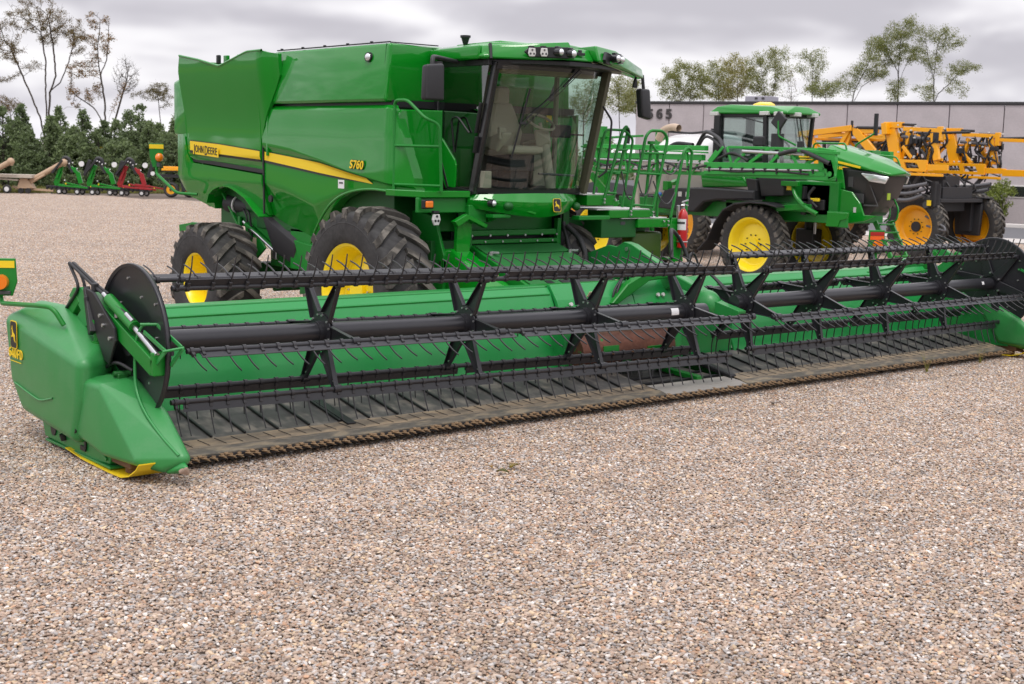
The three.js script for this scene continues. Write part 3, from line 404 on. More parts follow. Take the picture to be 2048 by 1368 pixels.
crownTree('windswept_tree', 'tallest green tree of the right row with a dense rounded crown', 71.4, -47.4, [[-0.14,11.58,1.01,0.65],[-0.41,10.71,1.08,0.61],[-1.12,10.55,0.65,0.58],[0.48,9.74,0.86,0.58],[-0.67,9.64,0.72,0.58],[-0.33,7.43,0.65,0.65]], { seed: 284, att: 380, n: 15300, leaf: 0.042, cloud: 0.36, bare: -0.22, tones: [[LG.g2, 0.6], [LG.g1, 0.4]], bark: barkDark, twigs: 0.4, stems: [[[0, 0], [0, 6.5], [-0.1, 9], [-0.1, 11.5]], [[-0.05, 8], [0.5, 9.6]], [[-0.05, 8.6], [-1.2, 10.4]]], up: 0.1 });
crownTree('windswept_tree', 'airy green tree right of the tallest tree with one long branch reaching right', 73.2, -45.9, [[-0.78,11.19,0.65,0.58],[0.37,11.22,0.72,0.55],[0.97,10.66,0.65,0.43],[-0.75,10.05,0.65,0.46],[-0.44,9.34,0.72,0.58],[0.41,9.93,0.5,0.5],[2.16,9.12,0.94,0.4],[1.31,8.53,0.65,0.43],[1.47,7.67,0.86,0.43],[-0.47,7.41,0.79,0.58]], { seed: 291, att: 380, n: 12240, leaf: 0.042, cloud: 0.36, bare: -0.22, tones: [[LG.g2, 0.6], [LG.g1, 0.4]], bark: barkDark, twigs: 0.4, stems: [[[0, 0], [0.1, 7], [0, 8.5], [0.1, 10.5], [0.3, 11.2]], [[0.1, 6.6], [0.3, 7.3], [1.0, 8], [1.6, 8.8], [2.8, 9.2]], [[0.05, 8.2], [-0.5, 9.6], [-0.8, 11]]], up: 0.1 });
crownTree('windswept_tree', 'olive tree seen between the cab and the ladder rails', 53.9, -56.7, [[-0.18,7.2,0.62,0.62],[-0.57,6.37,0.69,0.69],[0.26,6.11,0.62,0.69]], { seed: 298, att: 380, n: 6120, leaf: 0.042, cloud: 0.36, bare: -0.22, tones: [[LG.g1, 0.6], [LG.g2, 0.4]], bark: barkDark, twigs: 0.4, up: 0.1 });
crownTree('windswept_tree', 'olive tree just left of the building corner', 58.3, -59.6, [[-0.17,7.05,0.66,0.66],[-0.37,6.17,0.73,0.8],[0.21,6.48,0.44,0.58]], { seed: 305, att: 380, n: 6120, leaf: 0.042, cloud: 0.36, bare: -0.22, tones: [[LG.g1, 0.6], [LG.g2, 0.4]], bark: barkDark, twigs: 0.4, up: 0.1 });
crownTree('windswept_tree', 'low tree seen through the cab windshield', 54.1, -60.5, [[-0.15,6.16,0.86,0.78],[0.69,6.88,0.71,0.71],[0.3,5.32,0.86,0.71],[-0.99,5.43,0.71,0.71]], { seed: 312, att: 380, n: 7140, leaf: 0.042, cloud: 0.36, bare: -0.22, tones: [[LG.g2, 0.6], [LG.g1, 0.4]], bark: barkDark, twigs: 0.4, up: 0.1 });
crownTree('windswept_tree', 'bare brown twiggy tree between olive crowns', 67.4, -53.4, [[-0.2,8.09,0.37,0.88],[-0.39,7.06,0.74,0.29],[0.2,7.07,0.59,0.32]], { seed: 319, att: 200, n: 350, leaf: 0.042, cloud: 0.36, bare: -0.22, tones: [[LG.brown, 0.6], [LG.g1, 0.4]], bark: barkDark, twigs: 1.5, up: 0.1 });
{ // distant treeline closing the horizon behind everything
  const ends = [], rnd = mulberry(900); for (let k = 0; k < 700; k++) { const t = rnd(); ends.push([new THREE.Vector3(-30 + t * 130, 0.3 + rnd() * 3.0 * (0.7 + 0.5 * Math.sin(t * 40)), -76 - t * 12 + rnd() * 3)]); }
  const o = solo('far_woodland', leaves(rnd, ends, 24000, 0.16, 0.6), LG.g3, 'dark far-off wood that closes the horizon behind the lot', 'woodland'); o.userData.kind = 'stuff';
}
{ // young shrub by the building
  const rnd = mulberry(321), t = thing('shrub', 'light green young shrub in front of the grey building at the right edge', 'shrub', wallAt(0.4, 1.2)); const ends = [], st = [];
  for (let k = 0; k < 60; k++) { const a = rnd() * 6.28, u = rnd(), rad = 0.55 * (0.25 + Math.sin(Math.min(1, u * 1.1) * 2.9)) * Math.sqrt(rnd()); const p = new THREE.Vector3(Math.cos(a) * rad, 0.35 + u * 1.5, Math.sin(a) * rad); ends.push([p]); st.push(cyl([0, 0.05, 0], [p.x, p.y, p.z], 0.015, { r2: 0.004, n: 4 })); }
  lpart('stem', st, bark, t); lpart('crown', leaves(rnd, ends, 2600, 0.055, 0.2), leafMat(0.2, 0.25, 0.05), t);
}
// ---------- the wide cutting platform ----------
const HD = thing('cutting_platform', 'very wide green cutting platform with black reel lying before the harvester', 'harvester header', [0, 0, -0.4]);
// the leaping animal emblem: plate, border and figure, built flat in x = const (sx = -1) or z = const
function emblem(w, h) {
  const rr2 = (a, b, r) => { const s = new THREE.Shape(); s.moveTo(-a + r, -b); s.lineTo(a - r, -b); s.quadraticCurveTo(a, -b, a, -b + r); s.lineTo(a, b - r); s.quadraticCurveTo(a, b, a - r, b); s.lineTo(-a + r, b); s.quadraticCurveTo(-a, b, -a, b - r); s.lineTo(-a, -b + r); s.quadraticCurveTo(-a, -b, -a + r, -b); return s; };
  const ex = (s, d, z) => { const g = new THREE.ExtrudeGeometry(s, { depth: d, bevelEnabled: false, curveSegments: 4 }); g.translate(0, 0, z); return g; };
  const a = w / 2, b = h / 2, r = w * 0.22;
  const deer = [[-0.62, 0.62], [-0.5, 0.70], [-0.36, 0.92], [-0.42, 0.72], [-0.2, 0.88], [-0.3, 0.66], [-0.28, 0.52], [-0.1, 0.28], [0.2, 0.14], [0.52, 0.02], [0.66, -0.1], [0.62, -0.28], [0.72, -0.5], [0.9, -0.78], [0.78, -0.74], [0.52, -0.42], [0.4, -0.28], [0.3, -0.3], [0.5, -0.66], [0.4, -0.64], [0.1, -0.24], [-0.2, -0.18], [-0.42, -0.28], [-0.62, -0.2], [-0.8, -0.34], [-0.84, -0.22], [-0.62, -0.06], [-0.4, -0.06], [-0.5, 0.1], [-0.48, 0.34], [-0.5, 0.5], [-0.7, 0.5]];
  const s = new THREE.Shape(deer.map((p) => new THREE.Vector2(p[0] * a * 0.72, p[1] * b * 0.72)));
  return { border: ex(rr2(a, b, r), 0.003, 0), plate: ex(rr2(a * 0.9, b * 0.93, r * 0.9), 0.003, 0.002), figure: ex(s, 0.003, 0.004), rim: null };
}
function addEmblem(parent, w, h, place) {   // place: geometry -> geometry in the scene
  const e = emblem(w, h); const m = part('badge', place(e.border), M.yellowMat, parent, 'black shield badge with a yellow leaping deer');
  part('badge_plate', place(e.plate), M.decalBlack, m.parent === parent ? m : parent); part('badge_figure', place(e.figure), M.yellowMat, m); return m;
}
const faceL = (x, y, z, tilt = 0) => (g) => { g = merge(g).clone(); g.rotateZ(tilt); g.rotateY(-Math.PI / 2); g.translate(x, y, z); return g; };   // lies on a wall that faces -x
const faceF = (x, y, z, tilt = 0, ry = 0) => (g) => { g = merge(g).clone(); g.rotateX(tilt); g.rotateY(ry); g.translate(x, y, z); return g; };
const HX = 5.98;
// frame and back sheet
{
  const prof = (zs) => zs;
  const sheetX = (x0, x1, pts, mat, name) => { const g = plateX(pts, x0, x1, { b: 0.004 }); part(name, uvBox(g), mat, HD); };
  const back = [[-1.02, 1.10], [-0.98, 1.105], [-0.93, 1.05], [-0.80, 0.80], [-0.70, 0.58], [-0.60, 0.34], [-0.56, 0.25], [-0.59, 0.25], [-0.63, 0.34], [-0.74, 0.58], [-0.84, 0.80], [-0.97, 1.04]];
  sheetX(-5.9, -0.95, back, M.sheet, 'back_sheet'); sheetX(1.62, 5.9, back, M.sheet, 'back_sheet');
  part('top_beam', [bx(-5.92, -0.95, 1.02, 1.125, -1.18, -1.0, { r: 0.02 }), bx(1.62, 5.92, 1.02, 1.115, -1.18, -1.0, { r: 0.02 })], M.greenDusty, HD);
  // seam strip under the beam's front edge
  part('seam_strip', [bar([-5.9, 1.035, -0.918], [-0.97, 1.035, -0.918], 0.006, 0.012), bar([1.64, 1.035, -0.918], [5.9, 1.035, -0.918], 0.006, 0.012)], M.greenFrame, HD);
  // middle section: arch over the feed opening
  const cpan = (x0, x1) => part('centre_panel', uvBox(plateX([[-1.02, 1.13], [-0.96, 1.135], [-0.84, 0.98], [-0.74, 0.78], [-0.70, 0.66], [-0.74, 0.66], [-0.79, 0.78], [-0.90, 0.98]], x0, x1, { b: 0.004 })), M.sheet, HD);
  cpan(-0.94, 0.18); cpan(0.19, 1.61);
  part('opening_side', [bx(-1.12, -0.95, 0.2, 0.72, -0.72, -0.5), bx(0.42, 0.58, 0.2, 0.70, -0.72, -0.45), bx(0.6, 1.61, 0.25, 0.66, -0.7, -0.62)], M.sheet, HD);
  part('frame_beam', [bx(-6.0, 6.0, 0.12, 0.26, -1.1, -0.92), bx(-0.96, 1.63, 1.0, 1.12, -1.2, -1.03)], M.greenFrame, HD);
  part('frame_post', [-5.9, -4.4, -2.9, -1.0, 1.65, 3.2, 4.6, 5.9].map((x) => bx(x - 0.04, x + 0.04, 0.2, 1.05, -1.12, -1.0)), M.greenFrame, HD);
  part('end_bracket', [plateX([[-1.0, 1.02], [-0.78, 1.0], [-0.86, 0.86], [-0.98, 0.84]], -5.5, -5.47), bar([-5.6, 1.04, -0.93], [-5.45, 0.92, -0.86], 0.03, 0.03)], M.greenDusty, HD);
  part('bolt_head', [[-0.78, 0.93, -0.80], [-0.66, 0.93, -0.80], [0.55, 0.97, -0.82], [0.63, 0.97, -0.82]].map(([x, y, z]) => cyl([x, y, z], [x, y + 0.008, z + 0.02], 0.022, { n: 10 })), M.lampPlate, HD);
  part('warning_label', [bx(-0.50, -0.38, 0.96, 1.06, -0.845, -0.84, { rx: 0.6 })], std([0.7, 0.55, 0.4], 0.6), HD, 'small warning sticker');
  // feed drum in the opening
  const drum = part('feed_drum', (() => { const g = new THREE.CylinderGeometry(0.2, 0.2, 1.36, 28, 1); g.rotateZ(Math.PI / 2); g.translate(-0.33, 0.46, -0.52); return g; })(), M.drum, HD, 'worn rusty red feed drum with green patches');
  part('drum_finger', Array.from({ length: 14 }, (_, i) => { const a = i * 2.1, x = -0.95 + i * 0.095; return cyl([x, 0.46 + 0.19 * Math.sin(a), -0.52 + 0.19 * Math.cos(a)], [x, 0.46 + 0.29 * Math.sin(a), -0.52 + 0.29 * Math.cos(a)], 0.008, { n: 6 }); }), M.rust, drum);
  part('drum_hatch', [[-0.62, 0.3], [0.02, 0.5]].map(([x, a]) => { const g = box(0.22, 0.012, 0.13, 0, 0.203, 0); g.rotateX(1.2 + a); g.translate(x, 0.46, -0.52); return g; }), M.greenFrame, drum);
  part('feed_opening', [bx(-1.0, 0.45, 0.14, 0.9, -1.0, -0.97), bx(-1.0, 0.45, 0.12, 0.15, -1.0, -0.3)], M.plastic, HD);
  // arched arm carrying the middle of the reel
  part('centre_arm', plateX([[-1.1, 1.02], [-0.97, 1.18], [-0.7, 1.19], [-0.42, 1.10], [-0.2, 1.0], [-0.2, 0.9], [-0.5, 1.02], [-0.75, 1.08], [-0.95, 0.98]], 0.72, 0.86, { b: 0.01 }), M.greenDusty, HD);
  part('centre_arm', bar([0.79, 0.92, -0.25], [0.79, 0.82, 0.21], 0.12, 0.13, { r: 0.004 }), M.greenDusty, HD);
  part('arm_end_opening', bx(0.745, 0.835, 0.775, 0.855, 0.205, 0.222, { rx: 0.21, r: 0 }), M.black, HD);
  part('centre_arm_brace', [plateZ([[-0.2, 0.92], [-0.12, 0.9], [0.12, 1.02], [0.36, 1.14], [0.62, 1.16], [0.9, 1.15], [0.9, 1.25], [0.55, 1.26], [0.26, 1.22], [0.02, 1.12]], -0.86, -0.76, { b: 0.012 })], M.greenFrame, HD);
  part('centre_dome', (() => { const g = new THREE.SphereGeometry(0.17, 28, 18); g.scale(0.8, 1.0, 1.05); g.translate(0.78, 0.90, -0.28); return g; })(), M.greenDusty, HD);
  part('arm_hose', [tube([[0.3, 1.1, -1.1], [0.1, 1.2, -0.9], [-0.1, 1.05, -0.84], [-0.14, 0.9, -0.82]], 0.014), tube([[0.36, 1.1, -1.1], [0.14, 1.24, -0.9], [-0.05, 1.08, -0.83], [-0.12, 0.88, -0.81]], 0.014), tube([[1.02, 1.2, -0.95], [1.04, 1.26, -0.6], [1.04, 1.05, -0.25], [1.0, 0.92, -0.1]], 0.016), tube([[1.06, 1.2, -0.95], [1.08, 1.24, -0.6], [1.08, 1.04, -0.25], [1.03, 0.9, -0.08]], 0.016)], M.hose, HD);
  part('arm_plate', plateX([[-0.8, 1.2], [-0.2, 0.98], [-0.18, 0.93], [-0.3, 0.95], [-0.8, 1.13]], 0.875, 0.89), M.black, HD);
}
// draper belts with their cross slats, the dark knife-side strip, the knife with its guards
{
  const zr = -0.60, zf = 0.14, yr = 0.30, yf = 0.15;
  const strip = (x0, x1, z0, y0, z1, y1, t = 0.012) => { const g = plateX([[z0, y0], [z1, y1], [z1, y1 - t], [z0, y0 - t]], x0, x1, { b: 0 }); return g; };
  const uvMeter = (g) => { g = merge(g); const p = g.attributes.position, u = new Float32Array(p.count * 2); for (let i = 0; i < p.count; i++) { u[i * 2] = p.getX(i); u[i * 2 + 1] = p.getZ(i); } g.setAttribute('uv', new THREE.BufferAttribute(u, 2)); return g; };
  const bl = part('draper_belt', uvMeter([strip(-5.9, -4.16, zr, yr, zf, yf), strip(-4.10, -0.52, zr, yr, zf, yf)]), M.belt, HD), br = part('draper_belt', uvMeter(strip(0.8, 5.9, zr, yr, zf, yf)), M.belt, HD);
  const slat = (x, lean) => bar([x - lean, yr + 0.012, zr + 0.02], [x, yf + 0.03, zf - 0.09], 0.022, 0.022, { r: 0.006 });
  for (let x = -5.72; x < -0.6; x += 0.305) part('belt_slat', slat(x, 0), M.black, bl);
  for (let x = 1.05; x < 5.85; x += 0.305) part('belt_slat', slat(x, 0), M.black, br);
  part('belt_fold', [bar([-4.13, yr + 0.012, zr], [-4.13, yf + 0.014, zf], 0.09, 0.02, { r: 0.008 }), bar([0.80, yr, zr], [0.80, yf, zf], 0.10, 0.06, { r: 0.025 })], M.black, HD);
  part('belt_edge', uvMeter([strip(-5.92, -0.5, zf - 0.08, yf + 0.022, zf + 0.09, yf - 0.010, 0.006), strip(0.8, 5.92, zf - 0.08, yf + 0.022, zf + 0.09, yf - 0.010, 0.006)]), M.beltEdge, HD);
  part('knife_strip', uvMeter([strip(-5.94, -0.45, zf + 0.092, yf - 0.012, zf + 0.2, yf - 0.04, 0.01), strip(0.8, 5.94, zf + 0.092, yf - 0.012, zf + 0.2, yf - 0.04, 0.01)]), M.knifeStrip, HD);
  part('skid_plate', uvMeter([strip(-0.44, 0.79, zf - 0.1, yf + 0.0, zf + 0.1, yf - 0.02, 0.012), strip(-0.44, 0.79, zf + 0.1, yf - 0.022, zf + 0.2, yf - 0.045, 0.01)]), std([0.33, 0.31, 0.28], 0.6), HD, 'pale worn steel lip below the feed drum');
  part('belt_edge_clip', Array.from({ length: 80 }, (_, i) => { const x = -5.85 + i * 0.1475; return x > -0.5 && x < 0.8 ? null : bar([x, yf + 0.022, zf - 0.06], [x + 0.04, yf + 0.0, zf + 0.075], 0.005, 0.004, { r: 0 }); }), std([0.08, 0.07, 0.06], 0.8), HD);
  // middle belt running back into the feeder
  part('centre_belt', uvMeter(strip(-0.5, 0.78, -0.62, 0.16, zf - 0.1, 0.13)), M.belt, HD);
  for (let k = 0; k < 2; k++) part('belt_slat', bar([-0.48, 0.152 + 0.008 * (1 - k), -0.3 + k * 0.25], [0.76, 0.152 + 0.008 * (1 - k), -0.3 + k * 0.25], 0.03, 0.02), M.black, HD);
  part('side_rail', [bar([0.36, 0.20, -0.62], [0.36, 0.16, 0.05], 0.1, 0.05)], M.greenFrame, HD);
  part('knife_bar', [bx(-5.97, 5.97, 0.07, 0.098, zf + 0.19, zf + 0.215), bx(-5.97, 5.97, 0.05, 0.075, zf - 0.3, zf + 0.2)], M.black, HD);
  for (const [a, b] of [[-5.95, -0.53], [0.82, 5.95]]) part('underbody', plateX([[-1.0, 0.12], [-0.55, 0.24], [0.1, 0.11], [0.3, 0.06], [0.1, 0.03], [-0.9, 0.03]], a, b), M.greenDeep, HD);
  part('centre_pan', plateX([[-0.9, 0.09], [0.1, 0.09], [0.3, 0.06], [0.1, 0.03], [-0.9, 0.03]], -0.53, 0.82), M.plastic, HD);
  // pointed knife guards, one by one
  const gshape = () => { const g = merge([hull([[-0.014, 0, 0], [0.014, 0, 0], [-0.012, 0.02, 0.01], [0.012, 0.02, 0.01], [0, 0.004, 0.115], [-0.007, 0.006, 0.07], [0.007, 0.006, 0.07]], 0.0), box(0.034, 0.012, 0.05, 0, 0.022, 0), bar([-0.03, 0.014, 0.02], [0.010, 0.014, 0.07], 0.02, 0.004, { r: 0 })]); return g; };
  const base = gshape();
  for (let i = 0; i < 157; i++) { const x = -5.94 + i * 0.0762; const m = new THREE.Mesh(base, M.guard); m.name = 'knife_guard'; m.castShadow = m.receiveShadow = true; m.position.set(x, 0.072 + 0.004 * Math.sin(i * 2.3), zf + 0.2 + 0.4); m.rotation.set(0.02 * Math.sin(i * 5.1), 0.08 * Math.sin(i * 3.7), 0.05 * Math.sin(i)); HD.add(m); }
  part('knife_clip', Array.from({ length: 52 }, (_, i) => { const x = -5.9 + i * 0.2286; return box(0.035, 0.012, 0.05, x, 0.102, zf + 0.205, { rx: 0.2 }); }), M.guard, HD);
}
// reel: two halves, each a tube with spiders, six bats with fingers
{
  const halves = [{ x0: -6.0, x1: 0.42, y0: 0.985, y1: 0.885, off: 0, spiders: [-4.35, -2.80, -1.28, 0.12], b0: -5.86, b1: 0.62 }, { x0: 0.9, x1: 5.97, y0: 0.945, y1: 0.945, off: -10, spiders: [1.05, 2.27, 3.55, 4.77], b0: 0.95, b1: 6.02 }];
  const BR = 0.515; let count = 0;
  const finger = (() => {   // one curved finger with its clamp, pointing along +y, built once
    const c = tube([[0, 0.02, 0.0], [0, 0.09, 0.004], [0, 0.18, -0.006], [0, 0.27, -0.03]], 0.0075, { seg: 7, n: 6 }), P = c.attributes.position;
    for (let i = 0; i < P.count; i++) { const y = P.getY(i), k = 1.25 - 0.8 * y / 0.27; P.setX(i, P.getX(i) * k); }
    return merge([c, box(0.028, 0.07, 0.035, 0, 0.02, 0.004, { r: 0.006 }), (() => { const g = new THREE.CylinderGeometry(0.029, 0.029, 0.03, 12); g.rotateZ(Math.PI / 2); return g; })()]);
  })();
  for (const h of halves) {
    const Y = (x) => h.y0 + (h.y1 - h.y0) * (x - h.x0) / (h.x1 - h.x0), P = (x, a, r) => [x, Y(x) + r * Math.sin(a), r * Math.cos(a)];
    part('reel_tube', cyl([h.x0, Y(h.x0), 0], [h.x1, Y(h.x1), 0], 0.082, { n: 36 }), M.reel, HD);
    const angs = [0, 1, 2, 3, 4, 5].map((k) => (58 + h.off - 60 * k) * Math.PI / 180);      // 58 top front, then forward and down
    const dirs = [60, -34, -77, -98, -112, 152].map((d) => (d + h.off * 0.4) * Math.PI / 180);
    angs.forEach((a, k) => {
      const bat = part('reel_bat', [cyl(P(h.b0, a, BR), P(h.b1, a, BR), 0.021, { n: 12 }), ...[[h.b0 + 0.1, (h.b0 + h.b1) / 2 - 0.05], [(h.b0 + h.b1) / 2 + 0.05, h.b1 - 0.1]].map(([a0, a1]) => { const t = dirs[k] + Math.PI / 2 * (k > 3 ? 1 : -1) * 0 + Math.PI; const o = [0, Math.sin(dirs[k]) * 0.045, Math.cos(dirs[k]) * 0.045], p = P(a0, a, BR), q = P(a1, a, BR); return bar([p[0], p[1] + o[1], p[2] + o[2]], [q[0], q[1] + o[1], q[2] + o[2]], 0.07, 0.006, { up: [0, Math.cos(dirs[k]), -Math.sin(dirs[k])], r: 0 }); })], M.reel, HD);
      const step = 0.148, n = Math.floor((h.b1 - h.b0 - 0.06) / step), rest = [];
      for (let i = 0; i <= n; i++) {
        const x = h.b0 + 0.04 + i * step + (i === 1 ? -0.06 : 0), p = P(x, a, BR), d = dirs[k] + 0.05 * Math.sin(i * 7.7 + k);
        const m4 = new THREE.Matrix4().makeRotationX(Math.PI / 2 - d).setPosition(p[0], p[1], p[2] + 0.4);
        if (count < 300 && h.off === 0) { const m = new THREE.Mesh(finger, M.tine); m.name = 'reel_finger'; m.castShadow = true; m.receiveShadow = true; m.applyMatrix4(m4); bat.add(m); count++; }
        else { const g = finger.clone(); g.applyMatrix4(m4.clone().setPosition(p[0], p[1], p[2])); rest.push(g); }
      }
      if (rest.length) { const m = part('reel_finger', rest, M.tine, bat); m.userData.kind = 'stuff'; }
      if (k === 1) part('bat_end', cyl(P(h.b1 - 0.03, a, BR), P(h.b1 + 0.02, a, BR), 0.034, { n: 14 }), M.reel, bat);
    });
    h.spiders.forEach((x) => {
      const cy = Y(x);
      part('reel_hub', [cyl([x - 0.022, cy, 0], [x - 0.012, cy, 0], 0.165, { n: 30 }), cyl([x + 0.012, cy, 0], [x + 0.022, cy, 0], 0.165, { n: 30 }), cyl([x - 0.07, cy, 0], [x + 0.07, cy, 0], 0.096, { n: 30 })], M.reel, HD);
      const bolts = [];
      angs.forEach((a) => {
        const c = Math.cos(a), s = Math.sin(a), pt = (r, w) => [r * c - w * s, r * s + w * c];
        const body = plateX([pt(0.11, -0.075), pt(0.2, -0.072), pt(BR - 0.01, -0.026), pt(BR + 0.02, -0.012), pt(BR + 0.02, 0.012), pt(BR - 0.01, 0.026), pt(0.2, 0.062), pt(0.11, 0.075)].map(([z, y]) => [z, y + cy]), x - 0.008, x + 0.008, { b: 0.002 });
        const fl = [-1, 1].map((sd) => { const a0 = pt(0.16, 0.07 * sd), a1 = pt(BR - 0.02, 0.022 * sd); return bar([x - 0.018, a0[1] + cy, a0[0]], [x - 0.018, a1[1] + cy, a1[0]], 0.036, 0.006, { up: [0, c, -s], r: 0 }); });
        part('reel_arm', [body, ...fl, cyl([x - 0.035, cy + BR * s, BR * c], [x + 0.035, cy + BR * s, BR * c], 0.035, { n: 12 })], M.reel, HD);
        for (const w of [-0.045, 0.045]) { const q = pt(0.142, w); bolts.push(cyl([x - 0.032, q[1] + cy, q[0]], [x + 0.032, q[1] + cy, q[0]], 0.0095, { n: 7 })); }
        const q = pt(BR - 0.07, 0); bolts.push(cyl([x - 0.018, q[1] + cy, q[0]], [x + 0.018, q[1] + cy, q[0]], 0.009, { n: 7 }));
      });
      part('hub_bolt', bolts, M.bolt, HD);
    });
    part('tube_label', h.off === 0 ? (() => { const g = new THREE.CylinderGeometry(0.0832, 0.0832, 0.11, 10, 1, true, 5.6, 0.9), k = new THREE.CylinderGeometry(0.0832, 0.0832, 0.11, 8, 1, true, 4.0, 0.5); return [g, k].map((q) => { q.rotateZ(-Math.PI / 2); q.translate(-0.1, Y(-0.1), 0); return q; }); })() : [(() => { const g = new THREE.CylinderGeometry(0.0832, 0.0832, 0.05, 8, 1, true, 5.7, 0.5); g.rotateZ(-Math.PI / 2); g.translate(5.7, Y(5.7), 0); return g; })()], M.white, HD, 'white sticker band round the reel tube');
  }
  // end discs
  for (const [x, cy, s] of [[-6.05, 0.985, -1], [6.06, 0.945, 1]]) {
    const R = 0.608, t = 0.022, d = latheX([[0.06, -0.02 * s], [0.1, -0.03 * s], [0.32, -0.03 * s], [0.36, -0.014 * s], [R - 0.03, -0.008 * s], [R, -t], [R + 0.006, 0], [R, t], [R - 0.02, 0.008 * s]].map(([r, q]) => [r, q]), 72);
    d.translate(x, cy, 0);
    const disc = part('reel_end_disc', [d, cyl([x - 0.05, cy, 0], [x + 0.05, cy, 0], 0.1, { n: 24 })], M.reel, HD, s < 0 ? 'scuffed black disc at the near reel end' : 'black disc at the far reel end');
    const b = []; for (let i = 0; i < 12; i++) { const a = i * Math.PI / 6 + 0.2, r = i % 2 ? 0.5 : 0.38; const bo = i % 2 ? 0.012 : 0.018; b.push(cyl([x - s * bo - 0.012, cy + r * Math.sin(a), r * Math.cos(a)], [x - s * bo + 0.012, cy + r * Math.sin(a), r * Math.cos(a)], 0.0105, { n: 7 })); }
    part('disc_bolt', b, M.bolt, disc);
    const off = s > 0 ? -10 : 0, ribs = [];
    for (let k = 0; k < 6; k++) { const a = (58 + off - 60 * k) * Math.PI / 180; const c = Math.cos(a), sn = Math.sin(a), pt = (r, w) => [r * c - w * sn, r * sn + w * c]; ribs.push(plateX([pt(0.1, -0.075), pt(0.52, -0.03), pt(0.54, 0), pt(0.52, 0.03), pt(0.1, 0.075)].map(([z, y]) => [z, y + cy]), x - s * 0.05, x - s * 0.065)); ribs.push(bar([x - s * 0.08, cy + 0.515 * sn, 0.515 * c], [x - s * 0.02, cy + 0.515 * sn, 0.515 * c], 0.05, 0.05)); }
    part('disc_rib', ribs, M.reel, disc);
    if (s > 0) part('disc_bolt', Array.from({ length: 6 }, (_, i) => { const a = i * Math.PI / 3 + 0.5, r = 0.15; return cyl([x - 0.09, cy + r * Math.sin(a), r * Math.cos(a)], [x - 0.04, cy + r * Math.sin(a), r * Math.cos(a)], 0.012, { n: 7 }); }), M.bolt, disc);
  }
}
